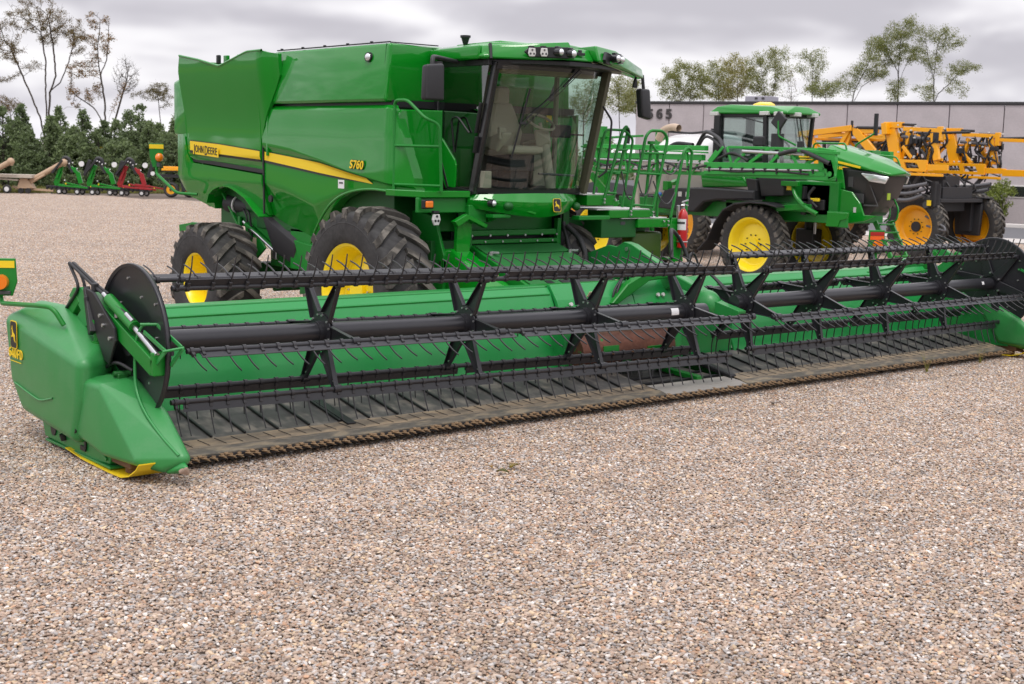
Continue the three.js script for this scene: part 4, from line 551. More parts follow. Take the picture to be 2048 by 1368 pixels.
// end shields and crop dividers
function endGear(side) {
  const S = (list) => (side < 0 ? list : mirrorX(list)), X = (x) => (side < 0 ? x : -x);
  const shield = part('end_shield', uvBox(S([hull([[-6.40, 1.02, -1.70], [-6.37, 0.86, -1.76], [-6.38, 0.5, -1.66], [-6.37, 0.3, -1.48], [-6.37, 0.22, -0.38], [-6.38, 0.5, -0.27], [-6.38, 0.76, -0.24], [-6.36, 1.07, -1.56], [-6.2, 1.13, -1.52], [-6.17, 1.13, -1.1], [-6.18, 0.98, -0.95], [-6.14, 0.84, -0.42], [-6.14, 0.76, -0.36], [-6.2, 0.35, -1.4], [-6.2, 0.3, -0.45]].map(([x, y, z]) => [x < -6.3 ? x + 0.05 : x + 0.0, y > 0.9 ? y - 0.04 : y + 0.02, z < -1.4 ? z + 0.05 : z - 0.03]), 0.085, 0.9, true)])), M.shield, HD, side < 0 ? 'large rounded green end shield at the near end' : undefined);
  part('shield_notch', S([hull([[-6.24, 1.10, -1.02], [-6.17, 1.16, -1.2], [-6.12, 1.06, -0.9], [-6.2, 1.03, -0.82]], 0.015)]), M.black, shield);
  part('shield_ledge', S([bar([-6.27, 0.955, -0.62], [-6.24, 0.895, -0.42], 0.08, 0.012)]), M.shield, shield);
  part('shield_groove', S([tube([[-6.417, 0.48, -1.55], [-6.418, 0.42, -1.1], [-6.417, 0.42, -0.95], [-6.417, 0.47, -0.72]], 0.008)]), M.shield, shield);
  const dv = part('crop_divider', uvBox(S([hull([[-6.345, 0.67, -0.24], [-6.32, 0.66, 0.0], [-6.35, 0.24, -0.34], [-6.34, 0.17, 0.1], [-6.24, 0.16, 0.5], [-6.06, 0.68, 0.02], [-6.03, 0.46, 0.42], [-6.06, 0.7, -0.15], [-6.06, 0.16, 0.72], [-6.03, 0.19, 0.78], [-6.12, 0.13, 0.66], [-6.05, 0.2, 0.2]].map(([x, y, z]) => [x < -6.3 ? x + 0.03 : x, y > 0.6 ? y - 0.025 : y + 0.02, z]), 0.055, 0.9, true)])), M.shield, HD, side < 0 ? 'pointed green crop divider at the near end' : undefined);
  part('divider_tip', S([hull([[-6.04, 0.19, 0.76], [-6.02, 0.12, 0.78], [-6.1, 0.11, 0.7], [-6.05, 0.16, 0.86]], 0.022)]), M.greenDusty, dv);
  part('tip_wear', S([hull([[-6.05, 0.155, 0.865], [-6.07, 0.13, 0.84], [-6.03, 0.12, 0.85]], 0.02)]), std([0.36, 0.26, 0.2], 0.7), dv);
  part('drain_hole', S([cyl([-6.39, 0.27, -0.36], [-6.375, 0.27, -0.36], 0.028, { n: 14 })]), M.black, dv);
  // lower frame, skid, rusty knife drive
  part('lower_frame', S([plateX([[-1.32, 0.22], [-1.25, 0.06], [-0.3, 0.035], [0.05, 0.06], [0.12, 0.2], [-0.1, 0.24], [-1.0, 0.3]], -6.28, -6.22), bar([-6.29, 0.2, -0.28], [-6.29, 0.09, 0.02], 0.012, 0.025), bx(-6.3, -6.05, 0.03, 0.05, -1.2, 0.1)]), M.greenDusty, HD);
  part('frame_slot', S([bx(-6.295, -6.285, 0.1, 0.24, -0.4, -0.37), bx(-6.297, -6.284, 0.08, 0.12, -0.48, -0.38), cyl([-6.29, 0.15, -1.05], [-6.284, 0.15, -1.05], 0.055), cyl([-6.30, 0.15, -0.82], [-6.284, 0.1, -0.82], 0.03)]), M.black, HD);
  part('skid_shoe', S([skinY([[-0.72, 0.05], [-0.4, 0.022], [0.1, 0.012], [0.34, 0.016], [0.48, 0.05], [0.60, 0.115], [0.66, 0.17]], -6.32, -6.02)]), M.yellowMat, HD, 'yellow bent skid shoe');
  part('knife_drive', S([bx(-6.27, -6.06, 0.08, 0.17, 0.05, 0.4), cyl([-6.16, 0.03, 0.25], [-6.16, 0.12, 0.25], 0.075), bar([-6.27, 0.13, 0.1], [-6.12, 0.08, 0.5], 0.05, 0.03)]), M.rust, HD);
  return dv;
}
function skinY(pts, x0, x1, t = 0.009) { return plateX([...pts, ...pts.slice().reverse().map(([z, y]) => [z, y + t])], x0, x1, { b: 0 }); }
const nearDivider = endGear(-1); endGear(1);
{ // crop rod on the near divider
  part('crop_rod', [tube([[-6.07, 1.165, 0.34], [-6.11, 1.15, 0.30], [-6.13, 1.05, 0.24], [-6.13, 0.86, 0.2], [-6.14, 0.67, 0.24], [-6.15, 0.52, 0.40], [-6.12, 0.37, 0.60], [-6.07, 0.24, 0.80]], 0.0125, { seg: 60 })], M.greenDusty, HD, 'thin bent green rod curving down to the divider tip');
}
// near end: reel lift arm with hoses, bracket, cylinder
for (const side of [-1, 1]) {
  const S = (l) => (side < 0 ? l : mirrorX(l)), nm = (s) => s;
  part('reel_lift_arm', S([bar([-6.1, 1.27, -0.62], [-6.1, 0.86, 0.52], 0.10, 0.13), bx(-6.15, -6.05, 0.80, 0.98, 0.50, 0.56)]), M.greenFrame, HD);
  part('lift_arm_plate', S([plateX([[-0.60, 1.36], [-0.44, 1.34], [-0.05, 1.10], [-0.03, 1.0], [-0.16, 0.80], [-0.24, 0.82], [-0.40, 1.02], [-0.48, 1.2]], -6.185, -6.16), bx(-6.2, -6.15, 0.99, 1.30, -0.56, -0.50, { rx: -0.25 }), bar([-6.16, 1.36, -0.62], [-6.2, 1.02, -0.42], 0.05, 0.06)]), M.black, HD);
  part('plate_bolt', S([[1.10, -0.24], [1.01, -0.12], [1.17, -0.3]].map(([y, z]) => cyl([-6.2, y, z], [-6.18, y, z], 0.016, { n: 8 }))), M.bolt, HD);
  part('lift_bracket', S([plateX([[-1.04, 1.25], [-0.95, 1.33], [-0.78, 1.35], [-0.68, 1.30], [-0.60, 1.15], [-0.62, 1.06], [-0.8, 1.0], [-1.15, 0.98], [-1.15, 1.06], [-0.88, 1.10], [-0.80, 1.16], [-0.86, 1.2]], -6.14, -6.08)]), M.greenDusty, HD);
  part('bracket_label', S([bx(-6.143, -6.1405, 1.02, 1.08, -1.02, -0.90)]), std([0.75, 0.55, 0.35], 0.6), HD, 'small white and orange warning sticker');
  part('pivot_arm', S([bar([-6.1, 0.94, -1.28], [-6.1, 1.27, -0.86], 0.09, 0.13)]), M.greenFrame, HD);
  part('lift_cylinder', S([cyl([-6.15, 0.70, -0.46], [-6.15, 0.95, -0.45], 0.052), cyl([-6.15, 0.95, -0.45], [-6.15, 1.02, -0.45], 0.03), cyl([-6.15, 1.02, -0.45], [-6.15, 1.12, -0.45], 0.045)]), M.greenFrame, HD);
  part('cylinder_rod', S([cyl([-6.15, 0.66, -0.46], [-6.15, 1.22, -0.44], 0.022)]), M.rust, HD);
  part('reel_fore_aft_cylinder', S([cyl([-6.12, 1.3, -0.28], [-6.12, 1.13, 0.18], 0.045)]), M.greenFrame, HD);
  part('piston_rod', S([cyl([-6.12, 1.125, 0.18], [-6.12, 0.96, 0.56], 0.022)]), M.steel, HD);
  part('hose_coupling', S([cyl([-6.13, 1.33, -0.36], [-6.13, 1.28, -0.22], 0.02), cyl([-6.13, 1.215, 0.06], [-6.13, 1.17, 0.18], 0.02), cyl([-6.13, 1.22, -0.12], [-6.13, 1.17, -0.12], 0.018)]), M.steel, HD);
  part('arm_linkage', S([bar([-6.04, 1.165, 0.40], [-6.0, 1.03, 0.72], 0.012, 0.03), bar([-6.12, 1.11, 0.34], [-6.10, 1.0, 0.66], 0.012, 0.03), bar([-6.0, 1.03, 0.74], [-6.03, 0.88, 0.6], 0.012, 0.03), bar([-6.10, 1.0, 0.66], [-6.12, 0.9, 0.55], 0.012, 0.03), cyl([-6.14, 1.165, 0.32], [-6.03, 1.165, 0.38], 0.012), cyl([-6.12, 1.0, 0.66], [-5.99, 1.03, 0.74], 0.01)]), M.greenDusty, HD);
  part('hydraulic_hose', S([0, 0.04].map((o) => tube([[-6.15 + o * 0.3, 0.98, -1.26 + o], [-6.15 + o, 1.1, -1.14], [-6.15 + o, 1.26, -0.9 + o], [-6.15 + o, 1.36, -0.82 + o], [-6.15 + o, 1.5, -0.96 + o], [-6.15 + o * 0.4, 1.53, -0.99 + o], [-6.15 + o * 0.5, 1.49, -0.85 + o], [-6.14 + o * 0.5, 1.38, -0.52 + o], [-6.13 + o, 1.33, -0.36]], 0.0135, { seg: 60 }))), M.hose, HD);
  part('hydraulic_hose', S([tube([[-6.13, 1.28, -0.22], [-6.14, 1.27, -0.14], [-6.13, 1.23, 0.0], [-6.13, 1.21, 0.07]], 0.014), tube([[-6.1, 0.78, 0.1], [-6.15, 0.82, -0.1], [-6.14, 0.72, -0.4]], 0.014), box(0.05, 0.07, 0.06, -6.14, 1.37, -0.5)]), M.hose, HD);
  part('pivot_block', S([bx(-6.17, -6.08, 0.68, 0.745, -0.1, -0.02), cyl([-6.19, 0.74, -0.06], [-6.06, 0.74, -0.04], 0.022), bar([-6.12, 0.66, -0.6], [-6.12, 0.70, -0.1], 0.09, 0.05)]), M.greenDeep, HD);
  part('inner_side_sheet', S([plateX([[-1.0, 1.0], [-0.75, 0.98], [0.1, 0.5], [0.3, 0.14], [-0.9, 0.1]], -6.05, -6.03)]), M.greenDusty, HD);
}
// warning lamps on bent arms: near end swung out, far end folded in
function warningLamp(pos, turn, back) {
  const L = (g) => { g = merge(g).clone(); g.rotateY(turn); g.translate(...pos); return g; };
  const p = part('warning_sign', L([plateZ([[-0.13, 0.0], [-0.09, -0.12], [0.09, -0.12], [0.13, 0.0], [0.12, 0.2], [-0.12, 0.2]], -0.012, 0.012)]), M.greenFrame, HD, back ? 'green marker plate with red and orange bands at the far end' : 'green marker plate with a yellow band at the near end');
  if (back) { part('reflector_band', L(box(0.22, 0.05, 0.006, 0, 0.15, 0.014)), M.redRefl, p); part('reflector_band', L(box(0.22, 0.05, 0.006, 0, 0.095, 0.014)), M.orangeRefl, p); }
  else part('reflector_band', L(box(0.225, 0.06, 0.006, 0, 0.15, 0.014)), M.yellowMat, p);
  part('lamp_lens', L((() => { const g = new THREE.CylinderGeometry(0.06, 0.066, 0.06, 22); g.rotateX(Math.PI / 2); g.translate(0, 0.0, 0.045); return g; })()), M.amber, p);
  part('lamp_base', L(box(0.16, 0.03, 0.06, 0, -0.09, 0.02)), M.greyPlastic, p);
  return p;
}
warningLamp([-6.42, 1.315, -1.80], -0.55, false);
part('lamp_arm', bent([[-6.42, 1.20, -1.83], [-6.42, 1.13, -1.80], [-6.40, 1.19, -0.98], [-6.36, 1.19, -0.82], [-6.3, 1.05, -0.75]], 0.02, 0.12), M.greenFrame, HD);
warningLamp([5.14, 1.40, -1.22], -0.35, true).userData.label = 'green marker plate with red and orange bands at the far end';
part('lamp_arm', bent([[5.14, 1.29, -1.22], [5.14, 1.16, -1.22], [5.6, 1.04, -1.15], [5.9, 1.02, -1.1]], 0.022, 0.14), M.greenFrame, HD);
part('top_cover', [plateX([[-1.2, 1.0], [-1.1, 1.1], [-0.95, 1.06], [-0.9, 0.98]], 5.2, 5.95), bar([4.6, 1.06, -1.0], [5.95, 1.14, -1.05], 0.12, 0.05), bar([4.9, 1.0, -0.95], [5.95, 1.04, -0.98], 0.1, 0.05)], M.greenDusty, HD);
// lettering and badge on the near end shield
addEmblem(HD, 0.15, 0.235, faceL(-6.442, 0.90, -1.475, 0));
{ const g = text('640FD', 0.08, 0.003, font, 0.0008); g.computeBoundingBox(); const w = g.boundingBox.max.x; g.translate(-w / 2, 0, 0); const k = g.clone(); const P = faceL(-6.432, 0.70, -1.47, 0); part('model_number', P(g), M.yellowMat, HD); part('model_number_line', P([box(0.24, 0.006, 0.004, 0, -0.03, 0.001)]), M.yellowMat, HD); }
// ---------- wheels ----------
function tyreGeo(R, rimR, w, n, lugH = 0.05) {   // axle along x; lugs lean as a tractor tread does
  const Rc = R - lugH, hw = w / 2, sh = hw * 0.94;
  const prof = [[rimR, -hw * 0.84], [rimR + 0.015, -hw * 0.93], [rimR + (Rc - rimR) * 0.25, -hw * 0.985], [rimR + (Rc - rimR) * 0.55, -hw], [Rc - 0.06, -hw * 0.965], [Rc - 0.02, -hw * 0.90], [Rc, -hw * 0.7], [Rc + 0.008, 0], [Rc, hw * 0.7], [Rc - 0.02, hw * 0.90], [Rc - 0.06, hw * 0.965], [rimR + (Rc - rimR) * 0.55, hw], [rimR + (Rc - rimR) * 0.25, hw * 0.985], [rimR + 0.015, hw * 0.93], [rimR, hw * 0.84]];
  const body = latheX(prof, 56);
  const ring = latheX([[rimR + (Rc - rimR) * 0.62, -hw * 0.985], [rimR + (Rc - rimR) * 0.65, -hw * 1.003], [rimR + (Rc - rimR) * 0.68, -hw * 0.98]], 56);
  const P = [], quad = (a, b, c, d) => P.push(...a, ...b, ...c, ...a, ...c, ...d), S = 6;
  const lug = (side, t0) => {
    const st = [];
    for (let i = 0; i <= S; i++) {
      const u = i / S, x = side * (-0.03 * w + (sh + 0.03 * w) * u), ang = t0 - (0.31 * u + 0.07 * u * u) * (0.62 / R) * (w / 0.62), wd = (0.036 + 0.014 * u) / R, drop = u > 0.72 ? (u - 0.72) * 0.28 * 0.35 : 0;
      const rt = R - drop * 0.9, rb = Rc - 0.03 - drop;
      const pt = (r, a) => [x * (r > rb ? 1 : 1), r * Math.sin(a), r * Math.cos(a)];
      st.push([pt(rb, ang - wd * 1.25), pt(rt, ang - wd), pt(rt, ang + wd), pt(rb, ang + wd * 1.25)]);
    }
    for (let i = 0; i < S; i++) for (let k = 0; k < 3; k++) quad(st[i][k], st[i + 1][k], st[i + 1][k + 1], st[i][k + 1]);
    quad(...st[0]); 
    const e = st[S], x2 = side * hw * 0.985, dn = (p, r) => { const a = Math.atan2(p[1], p[2]); return [x2, r * Math.sin(a), r * Math.cos(a)]; };   // the lug's end runs down the shoulder
    const f = [dn(e[0], Rc - 0.11), dn(e[1], Rc - 0.075), dn(e[2], Rc - 0.075), dn(e[3], Rc - 0.11)];
    for (let k = 0; k < 3; k++) quad(e[k], f[k], f[k + 1], e[k + 1]);
  };
  for (let i = 0; i < n; i++) { const t = i * 2 * Math.PI / n; lug(1, t); lug(-1, t + Math.PI / n); }
  const lg = new THREE.BufferGeometry(); lg.setAttribute('position', new THREE.Float32BufferAttribute(P, 3)); lg.computeVertexNormals();
  const uvc = (g) => { g = merge(g); const p = g.attributes.position, u = new Float32Array(p.count * 2); for (let i = 0; i < p.count; i += 3) for (let k = 0; k < 3; k++) { const j = i + k, a = Math.atan2(p.getY(j), p.getZ(j)), r = Math.hypot(p.getY(j), p.getZ(j)); u[j * 2] = r * Math.cos(a) * 0.9; u[j * 2 + 1] = r * Math.sin(a) * 0.9 + p.getX(j) * 0.7; } g.setAttribute('uv', new THREE.BufferAttribute(u, 2)); return g; };
  return { body: uvc([body, ring]), tread: uvc(lg) };
}
function rimGeo(R, w, s, dish = 0.5) {   // s: the side that faces out
  const hw = w / 2, o = s * hw;
  return [latheX([[0.0, o * dish * 0.5], [R * 0.34, o * dish * 0.5], [R * 0.42, o * dish * 0.35], [R * 0.72, o * dish * 0.1], [R * 0.80, o * dish * 0.15], [R * 0.86, o * 0.6], [R * 0.93, o * 0.84], [R * 0.97, o * 0.90], [R * 1.03, o * 0.94], [R * 1.05, o * 0.90], [R * 1.0, o * 0.82], [R * 0.9, o * 0.3], [R * 0.9, -o * 0.8], [R * 1.0, -o * 0.8]], 48)];
}
function wheel(name, parent, x, y, z, R, rimR, w, n, s, mRim, o = {}) {   // coordinates relative to the thing
  const W = new THREE.Group(); W.name = name; W.position.set(x, y, z); parent.add(W); if (o.steer) W.rotation.y = o.steer;
  const t = tyreGeo(R, rimR, w, n, o.lugH ?? 0.05);
  lpart('tyre', t.body, M.rubber, W); lpart('tread', t.tread, M.rubberDusty, W);
  lpart('rim', rimGeo(rimR, w * 0.94, s, o.dish ?? 0.5), mRim, W);
  const bolts = [], bc = rimR * 0.36, bxp = s * w * 0.47 * (o.dish ?? 0.5) * 0.5; for (let i = 0; i < 10; i++) { const a = i * Math.PI / 5; bolts.push(cyl([bxp - 0.005, bc * Math.sin(a), bc * Math.cos(a)], [bxp + s * 0.03, bc * Math.sin(a), bc * Math.cos(a)], 0.014, { n: 6 })); }
  lpart('wheel_bolts', bolts, o.boltMat ?? M.bolt, W);
  lpart('hub', [cyl([bxp - s * 0.02, 0, 0], [bxp + s * 0.05, 0, 0], rimR * 0.24, { n: 20 })], o.hubMat ?? mRim, W);
  return W;
}
// ---------- the combine harvester ----------
const CB = thing('combine_harvester', 'big glossy green combine harvester with yellow stripe and glazed cab behind the platform', 'combine harvester', [0, 0, -4.6]);
const XC = -0.17, XR = 1.28;                     // middle of the machine, its left side
{
  // right side panel with the crease, the ledge for the stripe and the wheel arch
  const c1 = lerpPts([[-5.71, 2.54], [-5.04, 2.48], [-4.36, 2.37], [-3.71, 2.24], [-2.84, 2.12], [-2.6, 2.08]]), c2 = lerpPts([[-5.71, 2.06], [-5.22, 1.99], [-4.52, 1.83], [-4.26, 1.90], [-3.9, 2.0], [-2.7, 2.06]]);
  const band = lerpPts([[-5.71, 0.10], [-4.4, 0.075], [-3.2, 0.03], [-2.7, 0.02]]), S = THREE.MathUtils.smoothstep;
  const XS = (z, y) => {
    const round = Math.max(0, (z + 2.98) / 0.28), a = c1(z), b = band(z);
    let x = -1.70 + 0.02 * S(y, 2.6, 3.02) + 0.012 * Math.sin((z + 5.7) * 1.05) * S(y, 2.2, 2.6);
    x += 0.034 * (1 - S(y, a - b * 0.9, a + 0.01));                               // the stripe panel is set back below the crease
    x += 0.17 * Math.max(0, (c2(z) - y)) / 0.5 * (y < c2(z) ? 1 : 0);           // tucks in below the lower crease
    x += 0.22 * round * round;
    x += 0.05 * S(y, 2.97, 3.02) + 0.007 * fbm(z * 0.9, y * 0.9, 2.2, 2);
    return x;
  };
  const zs = steps(-5.71, -2.70, 56, [-2.98, -2.9, -2.86, -2.78, -4.69, -4.59, -4.42]);
  const lo = lerpPts([[-5.71, 1.64], [-5.58, 1.59], [-4.69, 1.33], [-4.60, 1.36], [-4.42, 1.55], [-4.19, 1.78], [-3.93, 1.93], [-3.62, 2.02], [-3.25, 2.06], [-2.84, 2.05], [-2.70, 2.04]]);
  const hi = lerpPts([[-5.71, 3.02], [-2.98, 3.01], [-2.92, 2.98], [-2.86, 2.93], [-2.78, 2.65], [-2.70, 2.2]]);
  const rows = (z, a, b) => { const q = [], c = Math.min(b - 0.02, Math.max(a + 0.03, c1(z) + 0.03)), d = Math.min(c - 0.005, Math.max(a + 0.02, c1(z) - band(z))), e = Math.min(d - 0.005, Math.max(a + 0.01, c2(z))); for (let j = 0; j <= 10; j++) q.push(a + (e - a) * j / 10); for (let j = 1; j <= 8; j++) q.push(e + (d - e) * j / 8); for (let j = 1; j <= 8; j++) q.push(d + (c - d) * j / 8); for (let j = 1; j <= 22; j++) q.push(c + (b - c) * j / 22); return q; };
  part('side_panel', skin(zs, lo, hi, XS, 0.12, { n: 48, crease: 0.35, rows }), M.green, CB, 'large glossy side panel with crease and yellow stripe');
  // rear side panel with the rear wheel arch
  const XR2 = (z, y) => -1.70 + 0.14 * Math.max(0, 2.05 - y) / 0.5 + 0.05 * S(-z, 7.9, 8.2);
  part('rear_panel', skin(steps(-8.18, -5.73, 44, [-7.19, -7.17, -7.87]), lerpPts([[-8.18, 2.1], [-7.87, 1.81], [-7.19, 1.66], [-7.165, 1.80], [-7.0, 1.92], [-6.71, 1.98], [-6.43, 1.94], [-6.12, 1.84], [-5.89, 1.70], [-5.73, 1.64]]), lerpPts([[-8.18, 2.66], [-7.88, 2.66], [-7.80, 2.40], [-7.68, 2.275], [-5.73, 2.155]]), XR2, 0.12, { n: 18, crease: 0.35 }), M.green, CB);
  // arch lips
  part('wheel_arch', [tube([[-1.66, 1.36, -4.59], [-1.68, 1.55, -4.43], [-1.69, 1.78, -4.2], [-1.70, 1.93, -3.94], [-1.70, 2.02, -3.63], [-1.70, 2.06, -3.25], [-1.69, 2.05, -2.84]], 0.016, { seg: 40 })], M.green, CB);
  part('wheel_arch', (() => { const g = []; const pts = [[-7.18, 1.74], [-7.12, 1.86], [-7.0, 1.925], [-6.86, 1.965], [-6.71, 1.985], [-6.56, 1.975], [-6.43, 1.945], [-6.26, 1.89], [-6.12, 1.84], [-5.9, 1.70], [-5.75, 1.62]]; for (let i = 0; i + 1 < pts.length; i++) g.push(bar([-1.62, pts[i][1], pts[i][0]], [-1.62, pts[i + 1][1], pts[i + 1][0]], 0.22, 0.012, { r: 0 })); return g; })(), M.green, CB);
  // hopper side above: flares out, notched top edge
  const XH = (z, y) => -1.70 - 0.13 * S(y, 2.65, 3.7) + 0.05 * (1 - S(y, 2.25, 2.4)) + 0.12 * S(z, -5.62, -5.3) + 0.012 * fbm(z * 0.8, y * 0.8, 7.7, 2);
  const hopHi = lerpPts([[-7.82, 3.5], [-7.76, 3.715], [-7.2, 3.64], [-6.67, 3.545], [-6.60, 3.545], [-5.96, 3.68], [-5.86, 3.695], [-5.52, 3.70], [-5.46, 3.68], [-5.3, 3.66]]);
  const hopLo = lerpPts([[-7.82, 2.9], [-7.80, 2.6], [-7.76, 2.40], [-7.72, 2.345], [-7.6, 2.315], [-5.76, 2.205], [-5.73, 2.6], [-5.58, 2.9], [-5.36, 3.3], [-5.3, 3.4]]);
  const hz = steps(-7.82, -5.3, 50, [-7.76, -7.80, -6.67, -6.60, -5.76, -5.73, -5.52]);
  const hop = skin(hz, hopLo, hopHi, XH, 0.05, { n: 26, crease: 0.3 }); part('hopper_side', hop, M.green, CB);
  const hzL = skin(hz, hopLo, hopHi, XH, 0.05, { n: 10 }); part('hopper_side', mirrorX(hzL, (-1.70 + XR) / 2), M.green, CB);
  part('hopper_wall', [bx(-1.70, XR, 2.4, 3.62, -5.62, -5.58), bx(-1.70, XR, 2.6, 3.66, -7.78, -7.74)], M.green, CB);
  part('hopper_floor', bx(-1.64, XR, 2.55, 2.6, -7.75, -5.6), M.greenDeep, CB);
  part('hopper_rim', [tube([[-1.825, 3.72, -7.76], [-1.825, 3.645, -7.2], [-1.82, 3.55, -6.67], [-1.82, 3.55, -6.60], [-1.825, 3.685, -5.96], [-1.825, 3.70, -5.86], [-1.82, 3.705, -5.52]], 0.016, { seg: 60, t: 0.1 })], M.green, CB);
  part('hopper_inside', [bx(-1.5, 0.4, 3.55, 3.74, -6.5, -6.46), bx(-1.2, -0.6, 3.5, 3.76, -7.3, -6.9), bx(-1.35, -1.3, 3.62, 3.74, -7.4, -7.3)], M.green, CB);
  part('hopper_latch', bx(-1.45, -1.40, 3.62, 3.74, -7.42, -7.36), M.black, CB);
  part('side_slot', bar([-1.655, 2.315, -7.70], [-1.655, 2.20, -5.76], 0.02, 0.05, { r: 0 }), M.black, CB);
  part('rear_hood', [hull([[-1.50, 2.70, -8.46], [-1.50, 3.36, -8.46], [-1.50, 3.42, -8.2], [-1.5, 2.62, -7.95], [1.1, 2.68, -8.36], [1.1, 3.38, -8.36], [1.1, 3.43, -8.1], [1.1, 2.62, -7.95]], 0.06)], M.green, CB);
  part('tail_hood', [hull([[-1.58, 2.62, -8.12], [-1.55, 2.0, -8.12], [-1.5, 1.72, -7.5], [-1.58, 2.62, -7.6], [1.15, 2.62, -8.12], [1.15, 2.0, -8.12], [1.1, 1.75, -7.5], [1.15, 2.62, -7.6]], 0.05)], M.green, CB);
  // body core and the left side, mostly hidden
  part('body_core', [bx(-1.5, XR - 0.15, 1.45, 3.0, -7.2, -3.05), bx(-1.3, XR - 0.35, 1.2, 1.6, -6.3, -3.3)], M.greenDeep, CB);
  part('left_side_panel', [plateX([[-8.1, 2.0], [-7.2, 1.7], [-5.6, 1.6], [-4.7, 1.4], [-4.2, 1.8], [-3.5, 2.05], [-3.02, 2.05], [-3.02, 3.0], [-8.1, 2.7]], XR - 0.04, XR)], M.green, CB);
  part('front_wall', [plateZ([[-1.60, 2.04], [-1.60, 2.9], [-1.56, 2.96], [-0.98, 2.97], [-0.98, 2.04]], -2.88, -2.84, { b: 0.012 }), plateZ([[0.55, 2.04], [0.55, 2.97], [XR - 0.1, 2.97], [XR, 2.85], [XR + 0.03, 2.3], [XR - 0.02, 2.04]], -3.06, -3.02, { b: 0.012 }), bx(-1.5, 1.1, 2.0, 3.0, -3.1, -3.08)], M.green, CB);
  // grain tank
  part('grain_tank', [hull([[-1.645, 3.08, -5.58], [-1.60, 3.66, -5.50], [-1.645, 3.08, -3.03], [-1.60, 3.66, -3.01], [XR - 0.06, 3.08, -5.58], [XR - 0.1, 3.66, -5.5], [XR - 0.06, 3.08, -3.2], [XR - 0.1, 3.66, -3.18]], 0.035, 0.4)], M.green, CB);
  part('tank_corner_seam', [bar([-1.668, 3.07, -3.065], [-1.632, 3.69, -3.045], 0.006, 0.01, { r: 0 })], M.greenDeep, CB);
  part('tank_top_rail', [bar([-1.6, 3.71, -5.5], [-1.6, 3.71, -3.02], 0.02, 0.014), bar([-1.6, 3.705, -3.02], [-0.95, 3.705, -3.0], 0.02, 0.012), ...[-5.4, -4.9, -4.4, -3.9, -3.4].map((z) => bx(-1.62, -1.59, 3.71, 3.73, z, z + 0.03))], M.plastic, CB);
  part('tank_gap', bx(-1.58, XR - 0.1, 2.99, 3.07, -5.6, -3.0, { r: 0 }), M.black, CB);
  const tl = part('tank_lamp', [(() => { const g = new THREE.CylinderGeometry(0.065, 0.07, 0.05, 24); g.rotateZ(Math.PI / 2); g.scale(1, 0.82, 1); g.translate(-1.645, 3.55, -3.37); return g; })()], M.black, CB); part('tank_lamp_lens', (() => { const g = new THREE.SphereGeometry(0.055, 18, 10); g.scale(0.4, 0.8, 1); g.translate(-1.665, 3.55, -3.37); return g; })(), M.lamp, tl); part('lamp_plate', box(0.006, 0.15, 0.17, -1.618, 3.54, -3.35), M.green, tl);
  part('tank_window', bx(0.78, 1.0, 3.16, 3.55, -3.18, -3.14), M.glassDark, CB); part('tank_label', bx(0.74, 0.82, 2.9, 2.98, -3.02, -3.012), M.yellowMat, CB);
  // yellow stripe: follows the panel
  const stripTop = lerpPts([[-7.70, 2.57], [-6.85, 2.53], [-5.70, 2.45], [-4.36, 2.335], [-3.32, 2.18], [-3.24, 2.125]]), stripBot = lerpPts([[-7.70, 2.445], [-5.71, 2.345], [-4.36, 2.215], [-3.24, 2.12]]);
  const st = (z0, z1, hiF, loF, X, off) => skin(steps(z0, z1, 26), loF, hiF, (z, y) => X(z, y) - off, 0.002, { n: 6 });
  part('stripe', st(-7.70, -5.77, stripTop, stripBot, XH, 0.006), M.yellowMat, CB, 'yellow stripe'); part('stripe', st(-5.70, -3.24, stripTop, stripBot, XS, 0.006), M.yellowMat, CB, 'yellow stripe, narrowing forward');
  const bT = stripBot, bB = (z) => stripBot(z) - lerpPts([[-7.7, 0.035], [-5.7, 0.03], [-4, 0.022], [-3.3, 0.0]])(z);
  part('stripe_shadow_line', [st(-7.70, -5.77, bT, bB, XH, 0.006), st(-5.70, -3.4, bT, bB, XS, 0.006)], M.decalBlack, CB);
  part('stripe_edge', [st(-7.70, -5.77, (z) => stripTop(z) + 0.012, stripTop, XH, 0.006), st(-5.70, -3.24, (z) => stripTop(z) + 0.01, stripTop, XS, 0.006)], M.decalBlack, CB);
  const tl0 = 0.0, txt = (s, size, x, y, z, f, mat, slope, bold, name, up = 0.004) => { const g = text(s, size, 0.003, f, bold); g.applyMatrix4(Mx.set(1, 0, 0, 0, slope, 1, 0, 0, 0, 0, 1, 0, 0, 0, 0, 1)); return part(name, faceL(x, y, z)(g), mat, CB); };
  // lettering runs from the rear forward: on this side left is the rear
  { let x = 0; const gs = [...'JOHN DEERE'].map((c, i) => { if (c === ' ') { x += 0.022; return null; } const g = text(c, i === 0 || i === 5 ? 0.118 : 0.092, 0.003, fontR, 0.002); g.computeBoundingBox(); const b = g.boundingBox; g.translate(x - b.min.x, i === 0 || i === 5 ? -0.018 : 0, 0); x += b.max.x - b.min.x + 0.017; return g; }).filter(Boolean); const k = 0.70 / x; gs.forEach((g) => { g.applyMatrix4(Mx.set(k, 0, 0, 0, -0.052, 1, 0, 0, 0, 0, 1, 0, 0, 0, 0, 1)); part('lettering', faceL(-1.726, 2.425, -7.56)(g), M.decalBlack, CB); }); }
  part('lettering_back', faceL(-1.7225, 2.395, -7.57)((() => { const s = new THREE.Shape([[0, 0.0], [0.73, -0.04], [0.73, 0.08], [0, 0.12]].map((p) => new THREE.Vector2(...p))); return new THREE.ExtrudeGeometry(s, { depth: 0.002, bevelEnabled: false }); })()), M.yellowMat, CB);
